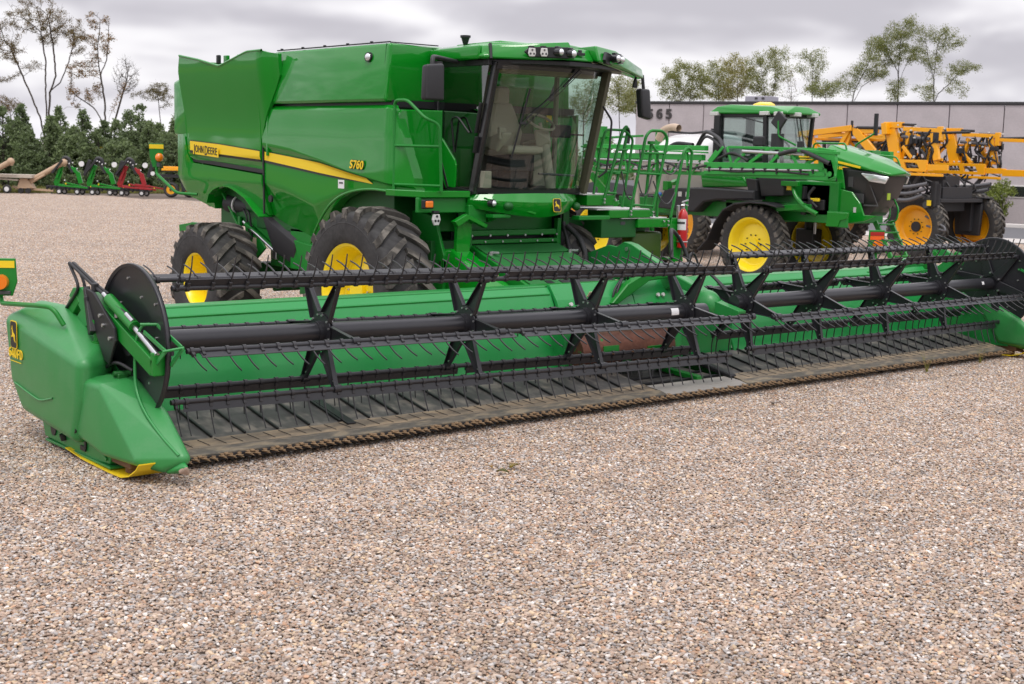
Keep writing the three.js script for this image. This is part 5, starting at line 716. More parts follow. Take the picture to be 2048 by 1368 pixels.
  const it = (g) => { g.applyMatrix4(Mx.set(1, 0.22, 0, 0, -0.03, 1, 0, 0, 0, 0, 1, 0, 0, 0, 0, 1)); return g; };
  { const a = it(text('S760', 0.095, 0.003, font, 0.006)), b = it(text('S760', 0.095, 0.003, font, 0.0012)); part('model_number_outline', faceL(-1.712, 2.29, -3.66)(a), M.decalBlack, CB); part('model_number', faceL(-1.716, 2.29, -3.66)(b), M.yellowMat, CB); }
  part('sticker', faceL(-1.735, 2.10, -3.80)(box(0.13, 0.10, 0.002)), M.white, CB, 'small white sticker'); part('sticker_print', faceL(-1.738, 2.115, -3.80)(box(0.085, 0.018, 0.002, 0, 0, 0, { r: 0 })), M.greyPlastic, CB);
  part('panel_hole', [cyl([-1.68, 1.86, -5.55], [-1.655, 1.86, -5.55], 0.045, { n: 18 })], M.black, CB);
  part('panel_seam', bar([-1.69, 3.0, -5.72], [-1.665, 1.66, -5.72], 0.03, 0.016, { r: 0 }), M.black, CB);
}
{ // cab
  const zB = (x) => -2.30 + 0.22 * (1 - Math.pow((x - XC) / 0.80, 2)), zT = (x) => -2.0 + 0.24 * (1 - Math.pow((x - XC) / 0.82, 2));
  const zAt = (x, y) => zB(x) + (zT(x) - zB(x)) * (y - 2.09) / 1.36;
  const xL = -0.93, xRb = 0.74, xRt = 0.80;
  const cabR = (y) => xRb + (xRt - xRb) * (y - 2.09) / 1.36;
  const grid = (x0, x1, y0, y1, off, nx = 18, ny = 8) => { const P = []; const p = (i, j) => { const y = y0 + (y1 - y0) * j / ny, a = typeof x0 === 'function' ? x0(y) : x0, b = typeof x1 === 'function' ? x1(y) : x1, x = a + (b - a) * i / nx; return [x, y, zAt(x, y) + off]; }; for (let i = 0; i < nx; i++) for (let j = 0; j < ny; j++) P.push(...p(i, j), ...p(i + 1, j), ...p(i + 1, j + 1), ...p(i, j), ...p(i + 1, j + 1), ...p(i, j + 1)); const g = new THREE.BufferGeometry(); g.setAttribute('position', new THREE.Float32BufferAttribute(P, 3)); return toCreasedNormals(g, 0.5); };
  const ws = part('windshield', grid(xL + 0.07, (y) => cabR(y) - 0.01, 2.10, 3.46, 0), M.glass, CB);
  part('windshield_border', [grid(xL + 0.02, (y) => cabR(y) + 0.01, 2.06, 2.115, -0.006), grid(xL + 0.02, (y) => cabR(y) + 0.01, 3.42, 3.50, -0.006)], M.black, ws);
  part('cab_pillar', bar([xL - 0.01, 2.05, -2.32], [xL + 0.04, 3.5, -2.0], 0.075, 0.07), M.blackGloss, CB, 'black right front pillar');
  part('cab_pillar', bar([xRb + 0.03, 2.05, -2.36], [xRt + 0.03, 3.5, -2.05], 0.07, 0.1), std([0.10, 0.095, 0.06], 0.5), CB, 'olive left front pillar seen through the glass');
  part('cab_pillar', [bar([xL - 0.02, 2.05, -2.98], [xL + 0.0, 3.5, -2.98], 0.08, 0.1)], M.blackGloss, CB); part('cab_pillar', bar([xRb + 0.05, 2.05, -2.92], [xRt + 0.03, 3.5, -2.94], 0.05, 0.05), M.cabin, CB);
  // door glass on the right, window on the left
  part('door_glass', plateX([[-2.95, 3.46], [-2.03, 3.46], [-2.34, 2.12], [-2.56, 2.12], [-2.58, 2.40], [-2.96, 2.72]], xL - 0.045, xL - 0.038, { b: 0 }), phys([0.36, 0.42, 0.40], 0.015, { transmission: 1, thickness: 0, ior: 2.33, clearcoat: 1, clearcoatRoughness: 0.02 }), CB);
  part('side_window', plateX([[-2.92, 3.44], [-2.08, 3.44], [-2.36, 2.12], [-2.9, 2.12]], xRt + 0.06, xRt + 0.066, { b: 0 }), M.glass, CB);
  part('door_corner_panel', plateX([[-3.02, 2.74], [-2.95, 2.76], [-2.60, 2.42], [-2.57, 2.36], [-2.59, 2.10], [-2.76, 2.09], [-3.02, 2.5]], xL - 0.06, xL - 0.03, { b: 0.008 }), M.green, CB);
  part('door_seal', [bar([xL - 0.05, 2.72, -3.0], [xL - 0.05, 2.1, -2.72], 0.03, 0.04), bar([xL - 0.04, 2.1, -2.75], [xL - 0.04, 2.06, -2.3], 0.04, 0.05), bar([xL - 0.03, 3.49, -2.98], [xL - 0.03, 3.49, -2.02], 0.05, 0.07)], M.black, CB);
  part('door_handle', [bar([xL - 0.06, 2.72, -2.22], [xL - 0.06, 3.05, -2.14], 0.03, 0.03), bar([xL - 0.055, 2.5, -2.24], [xL - 0.055, 2.68, -2.2], 0.05, 0.03)], M.black, CB);
  part('grab_handle', bent([[xL - 0.05, 2.5, -2.62], [xL - 0.1, 2.88, -2.62], [xL - 0.1, 2.9, -2.5], [xL - 0.06, 2.72, -2.34]], 0.012, 0.05), M.black, CB);
  // cab inside
  part('cab_floor', bx(xL, xRb, 2.03, 2.08, -2.98, -2.36), M.cabDark, CB);
  part('cab_rear_wall', [bx(xL, xRb, 2.08, 2.75, -3.03, -3.0), bx(xL, -0.3, 2.75, 3.46, -3.03, -3.0)], M.cabRear, CB);
  part('headliner', [bx(xL + 0.02, xRt, 3.46, 3.49, -3.0, -2.1), bx(xL + 0.1, xRt - 0.05, 3.40, 3.46, -2.35, -2.12)], std([0.30, 0.28, 0.16], 0.8), CB);
  part('operator_seat', [hull([[-0.30, 2.52, -2.86], [0.16, 2.52, -2.86], [0.16, 2.55, -2.45], [-0.30, 2.55, -2.45]], 0.05), hull([[-0.28, 2.6, -2.88], [0.14, 2.6, -2.88], [0.08, 3.05, -2.95], [-0.22, 3.05, -2.95], [-0.28, 2.75, -2.84], [0.14, 2.75, -2.84]], 0.05), hull([[-0.17, 3.12, -2.95], [0.03, 3.12, -2.95], [0.03, 3.25, -2.95], [-0.17, 3.25, -2.95]], 0.04)], M.seat, CB);
  part('seat_base', [bx(-0.25, 0.12, 2.3, 2.5, -2.85, -2.5), bx(-0.2, 0.08, 2.08, 2.32, -2.8, -2.55)], M.cabDark, CB);
  part('armrest_console', [hull([[-0.45, 2.62, -2.78], [-0.36, 2.62, -2.78], [-0.36, 2.72, -2.4], [-0.45, 2.72, -2.4], [-0.45, 2.55, -2.5]], 0.03), hull([[0.22, 2.62, -2.8], [0.3, 2.62, -2.8], [0.3, 2.66, -2.5], [0.22, 2.66, -2.5]], 0.03), bx(-0.5, -0.4, 2.66, 2.8, -2.45, -2.4), bx(0.32, 0.55, 2.12, 2.6, -2.95, -2.75)], M.cabin, CB);
  part('steering_column', [cyl([0.24, 2.08, -2.33], [0.22, 2.62, -2.44], 0.06), hull([[0.14, 2.6, -2.46], [0.3, 2.6, -2.46], [0.3, 2.76, -2.50], [0.14, 2.76, -2.5], [0.22, 2.66, -2.38]], 0.03)], M.cabin, CB);
  part('steering_wheel', (() => { const g = new THREE.TorusGeometry(0.17, 0.016, 10, 32); g.rotateX(-1.0); g.translate(0.22, 2.88, -2.52); return [g, cyl([0.22, 2.76, -2.5], [0.22, 2.87, -2.53], 0.02)]; })(), M.cabin, CB);
  part('monitor', [box(0.26, 0.15, 0.05, 0.52, 2.78, -2.5, { ry: -0.4, r: 0.02 }), bar([0.6, 2.75, -2.5], [0.72, 2.74, -2.3], 0.02, 0.02)], M.plastic, CB);
  part('cab_shade', bx(-0.38, -0.14, 2.9, 3.42, -2.98, -2.96), std([0.16, 0.15, 0.13], 0.8), CB);
  part('foot_rail', [cyl([-0.1, 2.28, -2.16], [0.52, 2.26, -2.24], 0.014)], M.greyPlastic, CB);
  part('storage_box', [bx(-0.85, -0.68, 2.08, 2.3, -2.5, -2.3), bx(-0.83, -0.66, 2.1, 2.55, -2.98, -2.7)], M.cabin, CB);
  // wiper
  const wz = (x, y) => zAt(x, y) + 0.03;
  part('wiper', [bar([0.12, 3.46, wz(0.1, 3.46)], [-0.10, 3.26, wz(-0.1, 3.26)], 0.025, 0.02), bar([0.08, 3.46, wz(0.08, 3.46)], [-0.56, 2.84, wz(-0.56, 2.84)], 0.007, 0.007), bar([0.17, 3.44, wz(0.17, 3.44)], [-0.53, 2.80, wz(-0.53, 2.80)], 0.007, 0.007), bar([-0.06, 3.30, wz(-0.06, 3.30)], [-0.53, 2.89, wz(-0.53, 2.89)], 0.006, 0.008), bar([-0.54, 3.22, wz(-0.54, 3.22)], [-0.62, 2.45, wz(-0.62, 2.45)], 0.014, 0.02), box(0.09, 0.03, 0.03, -0.56, 2.84, wz(-0.56, 2.84))], M.black, CB);
  // roof
  const roof = part('cab_roof', [hull([[xL - 0.1, 3.60, -2.98], [xL - 0.1, 3.55, -2.05], [xL + 0.02, 3.66, -2.95], [xL + 0.05, 3.68, -2.1], [XC, 3.70, -1.72], [xRt + 0.1, 3.66, -2.95], [xRt + 0.1, 3.68, -2.15], [xRt + 0.48, 3.57, -2.25], [xRt + 0.4, 3.6, -2.95], [XC, 3.60, -1.7]], 0.03), hull([[xL + 0.2, 3.70, -2.9], [xRt - 0.1, 3.70, -2.9], [xL + 0.25, 3.72, -2.2], [xRt - 0.1, 3.72, -2.2]], 0.03)], M.green, CB);
  part('roof_visor', [hull([[xL - 0.08, 3.65, -2.10], [xL - 0.1, 3.55, -2.06], [-0.62, 3.68, -1.72], [-0.60, 3.54, -1.66], [-0.26, 3.71, -1.55], [-0.28, 3.68, -2.2], [xL, 3.67, -2.3], [-0.22, 3.56, -1.50]], 0.02), hull([[xRt + 0.54, 3.53, -2.02], [xRt + 0.55, 3.45, -2.0], [0.62, 3.68, -1.72], [0.62, 3.54, -1.66], [0.18, 3.70, -1.57], [0.18, 3.56, -1.52], [0.18, 3.68, -2.2], [xRt + 0.45, 3.60, -2.2], [xRt + 0.60, 3.45, -2.15]], 0.02)], M.green, roof);
  part('visor_underside', [plateY([[xL - 0.06, -2.1], [-0.6, -1.72], [-0.2, -1.57], [0.14, -1.57], [0.62, -1.72], [xRt + 0.52, -2.05], [xRt + 0.4, -2.2], [0, -2.0], [xL, -2.2]], 3.475, 3.525)], M.black, roof);
  part('roof_notch', [hull([[-0.24, 3.66, -1.66], [0.14, 3.66, -1.66], [-0.24, 3.55, -1.58], [0.14, 3.55, -1.58]], 0.015)], M.green, roof); part('roof_connector', [bx(-0.14, 0.02, 3.60, 3.63, -1.59, -1.56), bx(-0.06, -0.02, 3.62, 3.66, -1.6, -1.57)], M.black, roof);
  part('roof_seam', bar([-0.965, 3.69, -2.03], [-0.985, 3.52, -1.985], 0.03, 0.05, { r: 0.004 }), M.black, roof);
  part('roof_side', hull([[xL - 0.14, 3.63, -2.95], [xL - 0.14, 3.55, -2.95], [xL - 0.12, 3.65, -2.12], [xL - 0.12, 3.54, -2.12], [xL - 0.02, 3.66, -2.95], [xL - 0.02, 3.66, -2.12]], 0.02), M.green, roof);
  part('beacon', [cyl([-0.75, 3.72, -2.75], [-0.75, 3.80, -2.75], 0.025, { r2: 0.05 }), cyl([-0.75, 3.80, -2.75], [-0.75, 3.825, -2.75], 0.06), cyl([-0.3, 3.72, -2.5], [-0.3, 3.765, -2.5], 0.03)], M.black, roof);
  // lamp bays
  const bay = (list) => part('lamp_bay', list, M.black, roof);
  const fx = (x, side) => (side < 0 ? -1.50 - (-0.22 - x) * 0.42 : -1.49 - (x - 0.14) * 0.55);   // depth of the visor face at x
  bay([plateZ([[-0.80, 3.60], [-0.74, 3.655], [-0.30, 3.668], [-0.23, 3.58], [-0.30, 3.545], [-0.74, 3.55]], -1.50, -1.46).applyMatrix4(new THREE.Matrix4().makeTranslation(-0.2, 0, -1.475).multiply(new THREE.Matrix4().makeRotationY(-0.40)).multiply(new THREE.Matrix4().makeTranslation(0.2, 0, 1.5))), plateZ([[0.26, 3.57], [0.32, 3.66], [0.76, 3.63], [0.86, 3.55], [0.80, 3.51], [0.3, 3.53]], -1.5, -1.46).applyMatrix4(new THREE.Matrix4().makeTranslation(0.14, 0, -1.47).multiply(new THREE.Matrix4().makeRotationY(0.50)).multiply(new THREE.Matrix4().makeTranslation(-0.14, 0, 1.5)))]);
  const round = (x, y, z, ry, k = 1) => { const T = new THREE.Matrix4().makeTranslation(x, y, z).multiply(new THREE.Matrix4().makeRotationY(ry)); const b = cyl([0, 0, -0.04], [0, 0, 0.05], 0.047 * k, { n: 20 }).applyMatrix4(T), l = sph(0, 0, 0.045, 0.038 * k, { s: [1, 1, 1] }).applyMatrix4(T); const m = part('headlamp', [b, box(0.05, 0.03, 0.05, 0, 0.05, 0).applyMatrix4(T)], M.blackGloss, roof); return part('headlamp_lens', l, M.lamp, m.parent === roof ? roof : m); };
  round(-0.42, 3.61, -1.53, 0.25); round(-0.285, 3.60, -1.475, 0.25); round(0.48, 3.60, -1.57, 0.25); round(0.61, 3.595, -1.64, 0.25);
  const plate4 = (x, y, z) => { const T = new THREE.Matrix4().makeTranslation(x, y, z).multiply(new THREE.Matrix4().makeRotationY(-0.35)); const m = part('work_lamp', plateZ([[-0.035, 0.03], [0.035, 0.03], [0.045, -0.03], [0.03, -0.06], [-0.03, -0.06], [-0.045, -0.03]], 0, 0.02).applyMatrix4(T), M.lampPlate, roof); part('work_lamp_lens', [[0, 0.01], [-0.02, -0.03], [0.02, -0.03]].map(([a, b]) => cyl([a, b, 0.018], [a, b, 0.024], 0.011, { n: 10 }).applyMatrix4(T)), M.greyPlastic, roof); part('work_lamp_bracket', [cyl([0, 0.03, -0.02], [0, 0.055, -0.02], 0.035).applyMatrix4(T)], M.blackGloss, roof); };
  plate4(-0.70, 3.61, -1.635); plate4(-0.57, 3.615, -1.585); 
  part('work_lamp', box(0.05, 0.09, 0.03, 0.72, 3.56, -1.71, { ry: 0.5, rz: -0.3 }), M.lampPlate, roof); part('work_lamp', box(0.09, 0.09, 0.03, 0.74, 3.56, -1.73, { ry: 0.5 }), M.black, roof);
  // mirrors
  const mr = part('mirror', hull([[-1.83, 3.07, -2.0], [-1.655, 3.07, -1.98], [-1.82, 3.385, -2.0], [-1.66, 3.40, -1.98], [-1.83, 3.07, -2.05], [-1.65, 3.07, -2.05], [-1.82, 3.38, -2.05], [-1.65, 3.38, -2.05]], 0.03, 0.6), M.plastic, CB, 'dark mirror on the right of the cab');
  part('mirror_arm', [...bent([[-1.72, 3.38, -2.06], [-1.70, 3.50, -2.08], [-1.5, 3.52, -2.3], [xL - 0.12, 3.5, -2.5]], 0.026, 0.1), cyl([-1.6, 3.46, -2.12], [-1.6, 3.38, -2.12], 0.05)], M.plastic, mr);
  const ml = part('mirror', hull([[1.44, 3.0, -2.05], [1.58, 2.98, -2.08], [1.40, 3.29, -2.05], [1.54, 3.29, -2.08], [1.44, 3.0, -2.10], [1.40, 3.29, -2.10], [1.58, 2.98, -2.13], [1.54, 3.29, -2.13]], 0.028, 0.6), M.plastic, CB, 'dark mirror on the left of the cab');
  part('mirror_arm', [cyl([1.47, 3.3, -2.08], [1.44, 3.48, -2.08], 0.02), hull([[1.30, 3.34, -2.08], [1.32, 3.42, -2.08], [1.36, 3.34, -2.1], [1.35, 3.42, -2.1]], 0.018), bar([1.44, 3.45, -2.08], [1.24, 3.48, -2.1], 0.03, 0.03)], M.plastic, ml);
  part('cab_grab_rail', bent([[0.78, 3.08, -2.05], [0.88, 2.92, -2.0], [0.86, 2.6, -2.0], [0.82, 2.32, -2.0], [0.74, 2.25, -2.05]], 0.013, 0.04), M.black, CB);
}
{ // bumper under the windshield
  const P = [], nx = 26, ny = 8, zf = (t) => -2.36 + 0.36 * (1 - Math.pow(Math.abs(t), 2.4)), yt = (t) => 2.06 - 0.03 * t * t, yb = (t) => 1.785 + 0.11 * Math.pow(Math.abs(t), 1.6) * (t < 0 ? 1 : 1.2);
  const pt = (i, j) => { const t = -1 + 2 * i / nx, v = j / ny, x = XC + 0.83 * t; return [x, yb(t) + (yt(t) - yb(t)) * v, zf(t) - 0.02 + 0.055 * Math.sin(Math.min(1, v * 1.4) * Math.PI * 0.5) - 0.06 * Math.max(0, v - 0.62) / 0.38]; };
  for (let i = 0; i < nx; i++) for (let j = 0; j < ny; j++) P.push(...pt(i, j), ...pt(i + 1, j), ...pt(i + 1, j + 1), ...pt(i, j), ...pt(i + 1, j + 1), ...pt(i, j + 1));
  const g = new THREE.BufferGeometry(); g.setAttribute('position', new THREE.Float32BufferAttribute(P, 3));
  const Q2 = []; for (let i = 0; i < nx; i++) { const a = pt(i, ny), b = pt(i + 1, ny), c = [b[0], b[1] - 0.012, -2.33], d = [a[0], a[1] - 0.012, -2.33]; Q2.push(...a, ...b, ...c, ...a, ...c, ...d); const e = pt(i, 0), f = pt(i + 1, 0), h = [f[0], f[1], -2.45], k = [e[0], e[1], -2.45]; Q2.push(...e, ...h, ...f, ...e, ...k, ...h); }
  const g2 = new THREE.BufferGeometry(); g2.setAttribute('position', new THREE.Float32BufferAttribute(Q2, 3)); g2.computeVertexNormals();
  const bm = part('front_bumper', [toCreasedNormals(g, 0.3), g2, bx(XC - 0.84, XC - 0.825, 1.9, 2.05, -2.45, -2.37)], M.green, CB);
  part('bumper_lamp', cyl([-0.82, 1.945, -2.16], [-0.80, 1.945, -2.10], 0.045, { n: 22 }), M.blackGloss, bm); part('bumper_lamp_lens', sph(-0.803, 1.945, -2.108, 0.036), M.lamp, bm);
  part('bumper_lamp', [sph(-0.62, 1.915, -2.07, 0.06, { s: [1, 0.9, 1] })], M.greenDeep, bm); part('bumper_lamp', sph(0.5, 1.9, -2.16, 0.05), M.greenDeep, bm);
  part('bumper_fold', [bar([-0.9, 2.0, -2.16], [-0.28, 1.83, -1.985], 0.012, 0.02)], M.green, bm);
  addEmblem(CB, 0.13, 0.155, faceF(0.03, 1.925, -1.975, -0.12, 0.08));
}
{ // platform right, rails, lamps
  part('platform', [plateY([[-1.72, -2.9], [-1.72, -2.72], [-1.62, -2.30], [-0.99, -2.30], [-0.99, -2.9]], 2.0, 2.075, { b: 0.008 })], M.green, CB);
  part('platform_beam', [bx(-1.66, -0.95, 1.83, 2.0, -2.42, -2.36), bx(-1.2, 0.6, 1.6, 2.0, -2.75, -2.66), bx(-1.0, -0.74, 1.72, 1.92, -2.5, -2.3)], M.greenFrame, CB);
  part('hand_rail', [...bent([[-1.64, 2.07, -2.86], [-1.64, 3.06, -2.86], [-1.64, 3.06, -2.62], [-1.58, 2.86, -2.36], [-1.46, 2.80, -2.26], [-1.42, 2.07, -2.26]], 0.019, 0.07), cyl([-1.64, 2.56, -2.86], [-1.44, 2.56, -2.26], 0.016), cyl([-1.64, 2.13, -2.86], [-1.43, 2.13, -2.26], 0.016)], M.greenFrame, CB);
  const am = part('amber_lamp', box(0.14, 0.10, 0.06, -1.60, 1.93, -2.27, { ry: 0.1 }), M.black, CB); part('amber_lens', box(0.105, 0.075, 0.05, -1.60, 1.93, -2.245, { ry: 0.1, r: 0.015 }), M.amber, am);
  const wl = part('work_lamp', plateZ([[-1.53, 1.82], [-1.45, 1.82], [-1.435, 1.76], [-1.46, 1.70], [-1.52, 1.70], [-1.545, 1.76]], -2.27, -2.24), M.lampPlate, CB); part('work_lamp_lens', [[-1.49, 1.80], [-1.51, 1.75], [-1.47, 1.75]].map(([x, y]) => cyl([x, y, -2.245], [x, y, -2.235], 0.014, { n: 10 })), M.black, wl); part('work_lamp_bracket', box(0.08, 0.03, 0.05, -1.49, 1.845, -2.27), M.black, wl);
  // dark green plate beside the feeder and the drive covers
  part('drive_plate', [plateX([[-3.3, 1.85], [-2.62, 1.78], [-2.56, 1.62], [-2.44, 1.35], [-2.44, 0.95], [-3.3, 0.9]], -1.24, -1.2), bx(-1.24, -1.19, 1.2, 1.3, -2.46, -2.44)], M.greenFrame, CB);
  part('drive_plate_slot', bx(-1.245, -1.235, 1.12, 1.28, -2.52, -2.49), M.black, CB);
  part('feeder_post', [plateZ([[-1.17, 1.72], [-0.96, 1.74], [-1.0, 1.3], [-1.18, 1.3]], -2.34, -2.28), plateZ([[-1.27, 1.74], [-1.10, 1.82], [-0.80, 1.70], [-0.82, 1.66], [-1.07, 1.76], [-1.22, 1.68]], -2.28, -2.2)], M.green, CB);
  part('chain_cover', [hull([[-1.16, 1.36, -2.6], [-1.0, 1.36, -2.6], [-1.16, 1.38, -2.35], [-1.0, 1.38, -2.35], [-1.14, 1.2, -2.05], [-0.96, 1.2, -2.05], [-1.16, 1.0, -2.6], [-1.1, 0.85, -1.5], [-0.95, 0.95, -1.5], [-0.95, 0.85, -1.5]], 0.05)], M.green, CB);
  part('warning_label', [bx(-1.06, -0.95, 1.05, 1.19, -1.8, -1.79, { rx: -0.4 })], std([0.6, 0.35, 0.25], 0.6), CB, 'white and red warning sticker'); part('warning_label', bx(-1.21, -1.13, 1.16, 1.24, -1.95, -1.945, { rx: -0.4 }), M.white, CB);
  // feeder house
  const fh = part('feeder_house', [plateX([[-2.5, 1.45], [-2.5, 0.8], [-1.15, 0.35], [-1.08, 0.9], [-1.12, 0.96]], -0.82, 0.52, { b: 0.012 })], M.greenFrame, CB);
  const fy = (z) => 1.45 - (z + 2.5) * 0.355;
  part('feeder_cover', [bar([-0.15, fy(-2.45) + 0.012, -2.45], [-0.15, fy(-2.23) + 0.012, -2.23], 1.28, 0.012), bar([-0.15, fy(-2.2) + 0.012, -2.2], [-0.15, fy(-1.3) + 0.012, -1.3], 1.28, 0.012)], std([0.02, 0.16, 0.035], 0.6), fh);
  part('feeder_pad', [[-0.42, -1.85], [0.22, -1.85]].map(([x, z]) => bar([x, fy(z) + 0.022, z], [x, fy(z + 0.24) + 0.022, z + 0.24], 0.3, 0.006)).concat([bar([-0.5, fy(-1.5) + 0.022, -1.5], [-0.5, fy(-1.3) + 0.022, -1.3], 0.1, 0.006), bar([0.06, fy(-1.5) + 0.022, -1.5], [0.06, fy(-1.3) + 0.022, -1.3], 0.8, 0.006)]), M.black, fh);
  part('feeder_latch', [[-0.75, -2.2], [0.46, -2.2]].map(([x, z]) => [cyl([x, fy(z), z], [x, fy(z) + 0.05, z], 0.03), bar([x, fy(z) + 0.04, z], [x + 0.05, fy(z) + 0.04, z + 0.09], 0.03, 0.03)]).flat(), M.steel, fh);
  part('feeder_crossbar', [bx(-0.85, 0.54, 1.55, 1.62, -2.56, -2.5), bx(-0.85, 0.54, 1.46, 1.51, -2.54, -2.49), bx(-0.88, -0.8, 1.4, 1.75, -2.55, -2.48), bx(0.5, 0.56, 1.36, 1.75, -2.55, -2.48)], M.greenFrame, CB);
  part('crossbar_bolt', [-0.8, -0.53, -0.27, 0.0, 0.26, 0.5].map((x) => [cyl([x, 1.555, -2.5], [x, 1.555, -2.485], 0.014, { n: 8 }), cyl([x - 0.08, 1.485, -2.49], [x - 0.08, 1.485, -2.475], 0.012, { n: 8 })]).flat(), M.bolt, CB);
  part('feeder_cavity', [bx(-0.95, 0.6, 1.3, 2.0, -2.72, -2.68), bx(-0.9, -0.88, 1.3, 1.9, -2.7, -2.5), bx(0.56, 0.58, 1.3, 1.9, -2.7, -2.5)], M.black, CB);
  part('front_step', [bx(-0.81, -0.55, 1.78, 1.82, -2.24, -2.1), bar([-0.7, 1.78, -2.2], [-0.7, 1.74, -2.35], 0.03, 0.05)], M.greenFrame, CB);
  part('front_step', [bx(0.5, 1.0, 1.74, 1.79, -2.24, -2.1)], M.greenFrame, CB);
  part('feeder_hose', [tube([[0.62, 1.66, -2.45], [0.7, 1.5, -2.3], [0.72, 1.25, -2.2], [0.66, 1.0, -2.2]], 0.035), tube([[0.6, 1.7, -2.5], [0.62, 1.4, -2.4], [0.6, 1.1, -2.3]], 0.03)], M.hose, CB);
  part('side_arm', [plateX([[-2.4, 1.3], [-1.95, 1.45], [-1.75, 1.43], [-1.6, 1.2], [-1.65, 1.05], [-2.4, 1.05]], 0.84, 0.9), plateX([[-1.75, 1.44], [-1.62, 1.51], [-1.5, 1.49], [-1.05, 1.30], [-0.95, 1.2], [-1.3, 1.1], [-1.7, 1.15]], 0.78, 0.9), bar([0.85, 1.2, -1.7], [0.85, 1.05, -1.1], 0.12, 0.16)], M.greenDusty, CB);
  part('side_arm_bolt', cyl([0.77, 1.43, -1.56], [0.76, 1.43, -1.56], 0.025, { n: 14 }), M.bolt, CB);
  part('front_hose', [tube([[1.05, 1.35, -1.1], [1.18, 1.62, -1.25], [1.42, 1.64, -1.45], [1.62, 1.5, -1.5], [1.68, 1.25, -1.4], [1.6, 1.05, -1.2]], 0.024), tube([[1.4, 1.2, -1.15], [1.46, 1.36, -1.2], [1.6, 1.36, -1.25], [1.66, 1.16, -1.2]], 0.014)], M.hose, CB);
  // front axle and its mounting
  part('front_axle', [cyl([-1.6, 0.95, -2.95], [1.0, 0.95, -3.15], 0.16), bx(-1.3, -0.9, 0.75, 1.5, -3.3, -2.6), bx(0.45, 0.7, 0.75, 1.5, -3.4, -2.8)], M.greenDeep, CB);
}
{ // left ladder and rails
  const z = -2.3, b = (pts, r = 0.019, f = 0.09) => bent(pts.map(([x, y, dz = 0]) => [x, y, z + dz]), r, f), rail = (p, q, r = 0.015) => cyl([p[0], p[1], z + (p[2] ?? 0)], [q[0], q[1], z + (q[2] ?? 0)], r);
  part('ladder_platform', [bx(0.80, 1.26, 1.90, 2.03, -2.7, -2.3)], M.green, CB); part('platform_tread', [bx(0.74, 1.24, 2.03, 2.045, -2.95, -2.31), bx(0.98, 1.88, 1.845, 1.86, -2.9, -2.31), bx(1.4, 2.2, 1.735, 1.75, -2.9, -2.31)], M.lampPlate, CB);
  part('ladder_step', bx(1.18, 1.90, 1.745, 1.845, -2.7, -2.3), M.green, CB); part('ladder_step', bx(1.68, 2.26, 1.62, 1.735, -2.7, -2.3), M.green, CB);
  part('ladder_underframe', [bx(0.8, 2.2, 1.55, 1.74, -2.75, -2.68), bx(1.1, 1.7, 1.5, 1.75, -2.68, -2.35), bar([0.7, 1.6, -2.6], [0.7, 1.95, -2.6], 0.1, 0.1)], M.greenDeep, CB);
  part('hand_rail', [...b([[1.06, 1.92], [1.35, 2.80], [1.42, 2.88], [1.49, 2.80, -0.05], [1.26, 1.90, -0.05]], 0.02, 0.07), rail([1.27, 2.58], [1.43, 2.58]), rail([1.20, 2.30, -0.05], [1.33, 2.29]), rail([1.11, 2.06], [1.28, 2.05])], M.greenFrame, CB);
  part('hand_rail', [...b([[1.52, 1.76], [1.76, 2.76], [1.84, 2.83], [2.06, 2.83], [2.15, 2.74], [1.91, 1.76]], 0.02, 0.1), rail([1.72, 2.55], [2.09, 2.55]), rail([1.65, 2.30], [2.03, 2.29]), rail([1.54, 1.91], [1.93, 1.89])], M.greenFrame, CB);
  part('hand_rail', [...b([[2.26, 1.74], [2.45, 2.58], [2.53, 2.64], [2.61, 2.58], [2.53, 1.74], [2.47, 1.2]], 0.019, 0.06)], M.greenFrame, CB);
  part('hand_rail', [...b([[0.92, 2.04, -0.02], [1.0, 2.53, -0.02], [1.09, 2.82, -0.02], [1.41, 2.82, -0.02], [1.56, 2.72, -0.02], [1.41, 1.88, -0.02]], 0.016, 0.06), rail([0.98, 2.32, -0.02], [1.46, 2.30, -0.02])], M.greenFrame, CB);
  part('hand_rail', [...b([[1.83, 1.9, -0.04], [1.90, 2.66, -0.04]], 0.02), rail([1.90, 2.66, -0.04], [2.02, 2.56, -0.04]), ...b([[2.02, 2.56, -0.04], [2.05, 1.74, -0.04]], 0.018), cyl([1.90, 2.66, z - 0.04], [1.90, 2.7, z - 0.04], 0.05)], M.greenFrame, CB);
  part('rail_pad', tube([[1.46, 2.84, z - 0.03], [1.5, 2.78, z - 0.05], [1.49, 2.66, z - 0.05]], 0.03), M.black, CB);
  const chain = (a, c, sag) => tube([[a[0], a[1], z], [(a[0] * 2 + c[0]) / 3, (a[1] * 2 + c[1]) / 3 - sag * 0.9, z], [(a[0] + c[0] * 2) / 3, (a[1] + c[1] * 2) / 3 - sag, z], [c[0], c[1], z]], 0.009, { n: 6, seg: 20 });
  part('safety_chain', [chain([1.36, 2.32], [1.66, 2.32], 0.32), chain([1.66, 2.6], [1.72, 2.35], 0.05), chain([2.0, 2.45], [2.44, 2.52], 0.18), chain([1.92, 2.2], [2.36, 2.12], 0.22), chain([1.62, 2.3], [1.9, 2.28], 0.25)], M.greyPlastic, CB);
  part('rail_bolt', [[1.07, 1.98], [1.07, 1.94], [1.26, 1.97], [1.53, 1.83], [1.53, 1.79], [1.92, 1.82], [1.92, 1.78], [2.2, 1.7], [2.12, 1.7], [2.2, 1.65]].map(([x, y]) => cyl([x, y, z + 0.01], [x, y, z + 0.03], 0.013, { n: 8 })), M.bolt, CB);
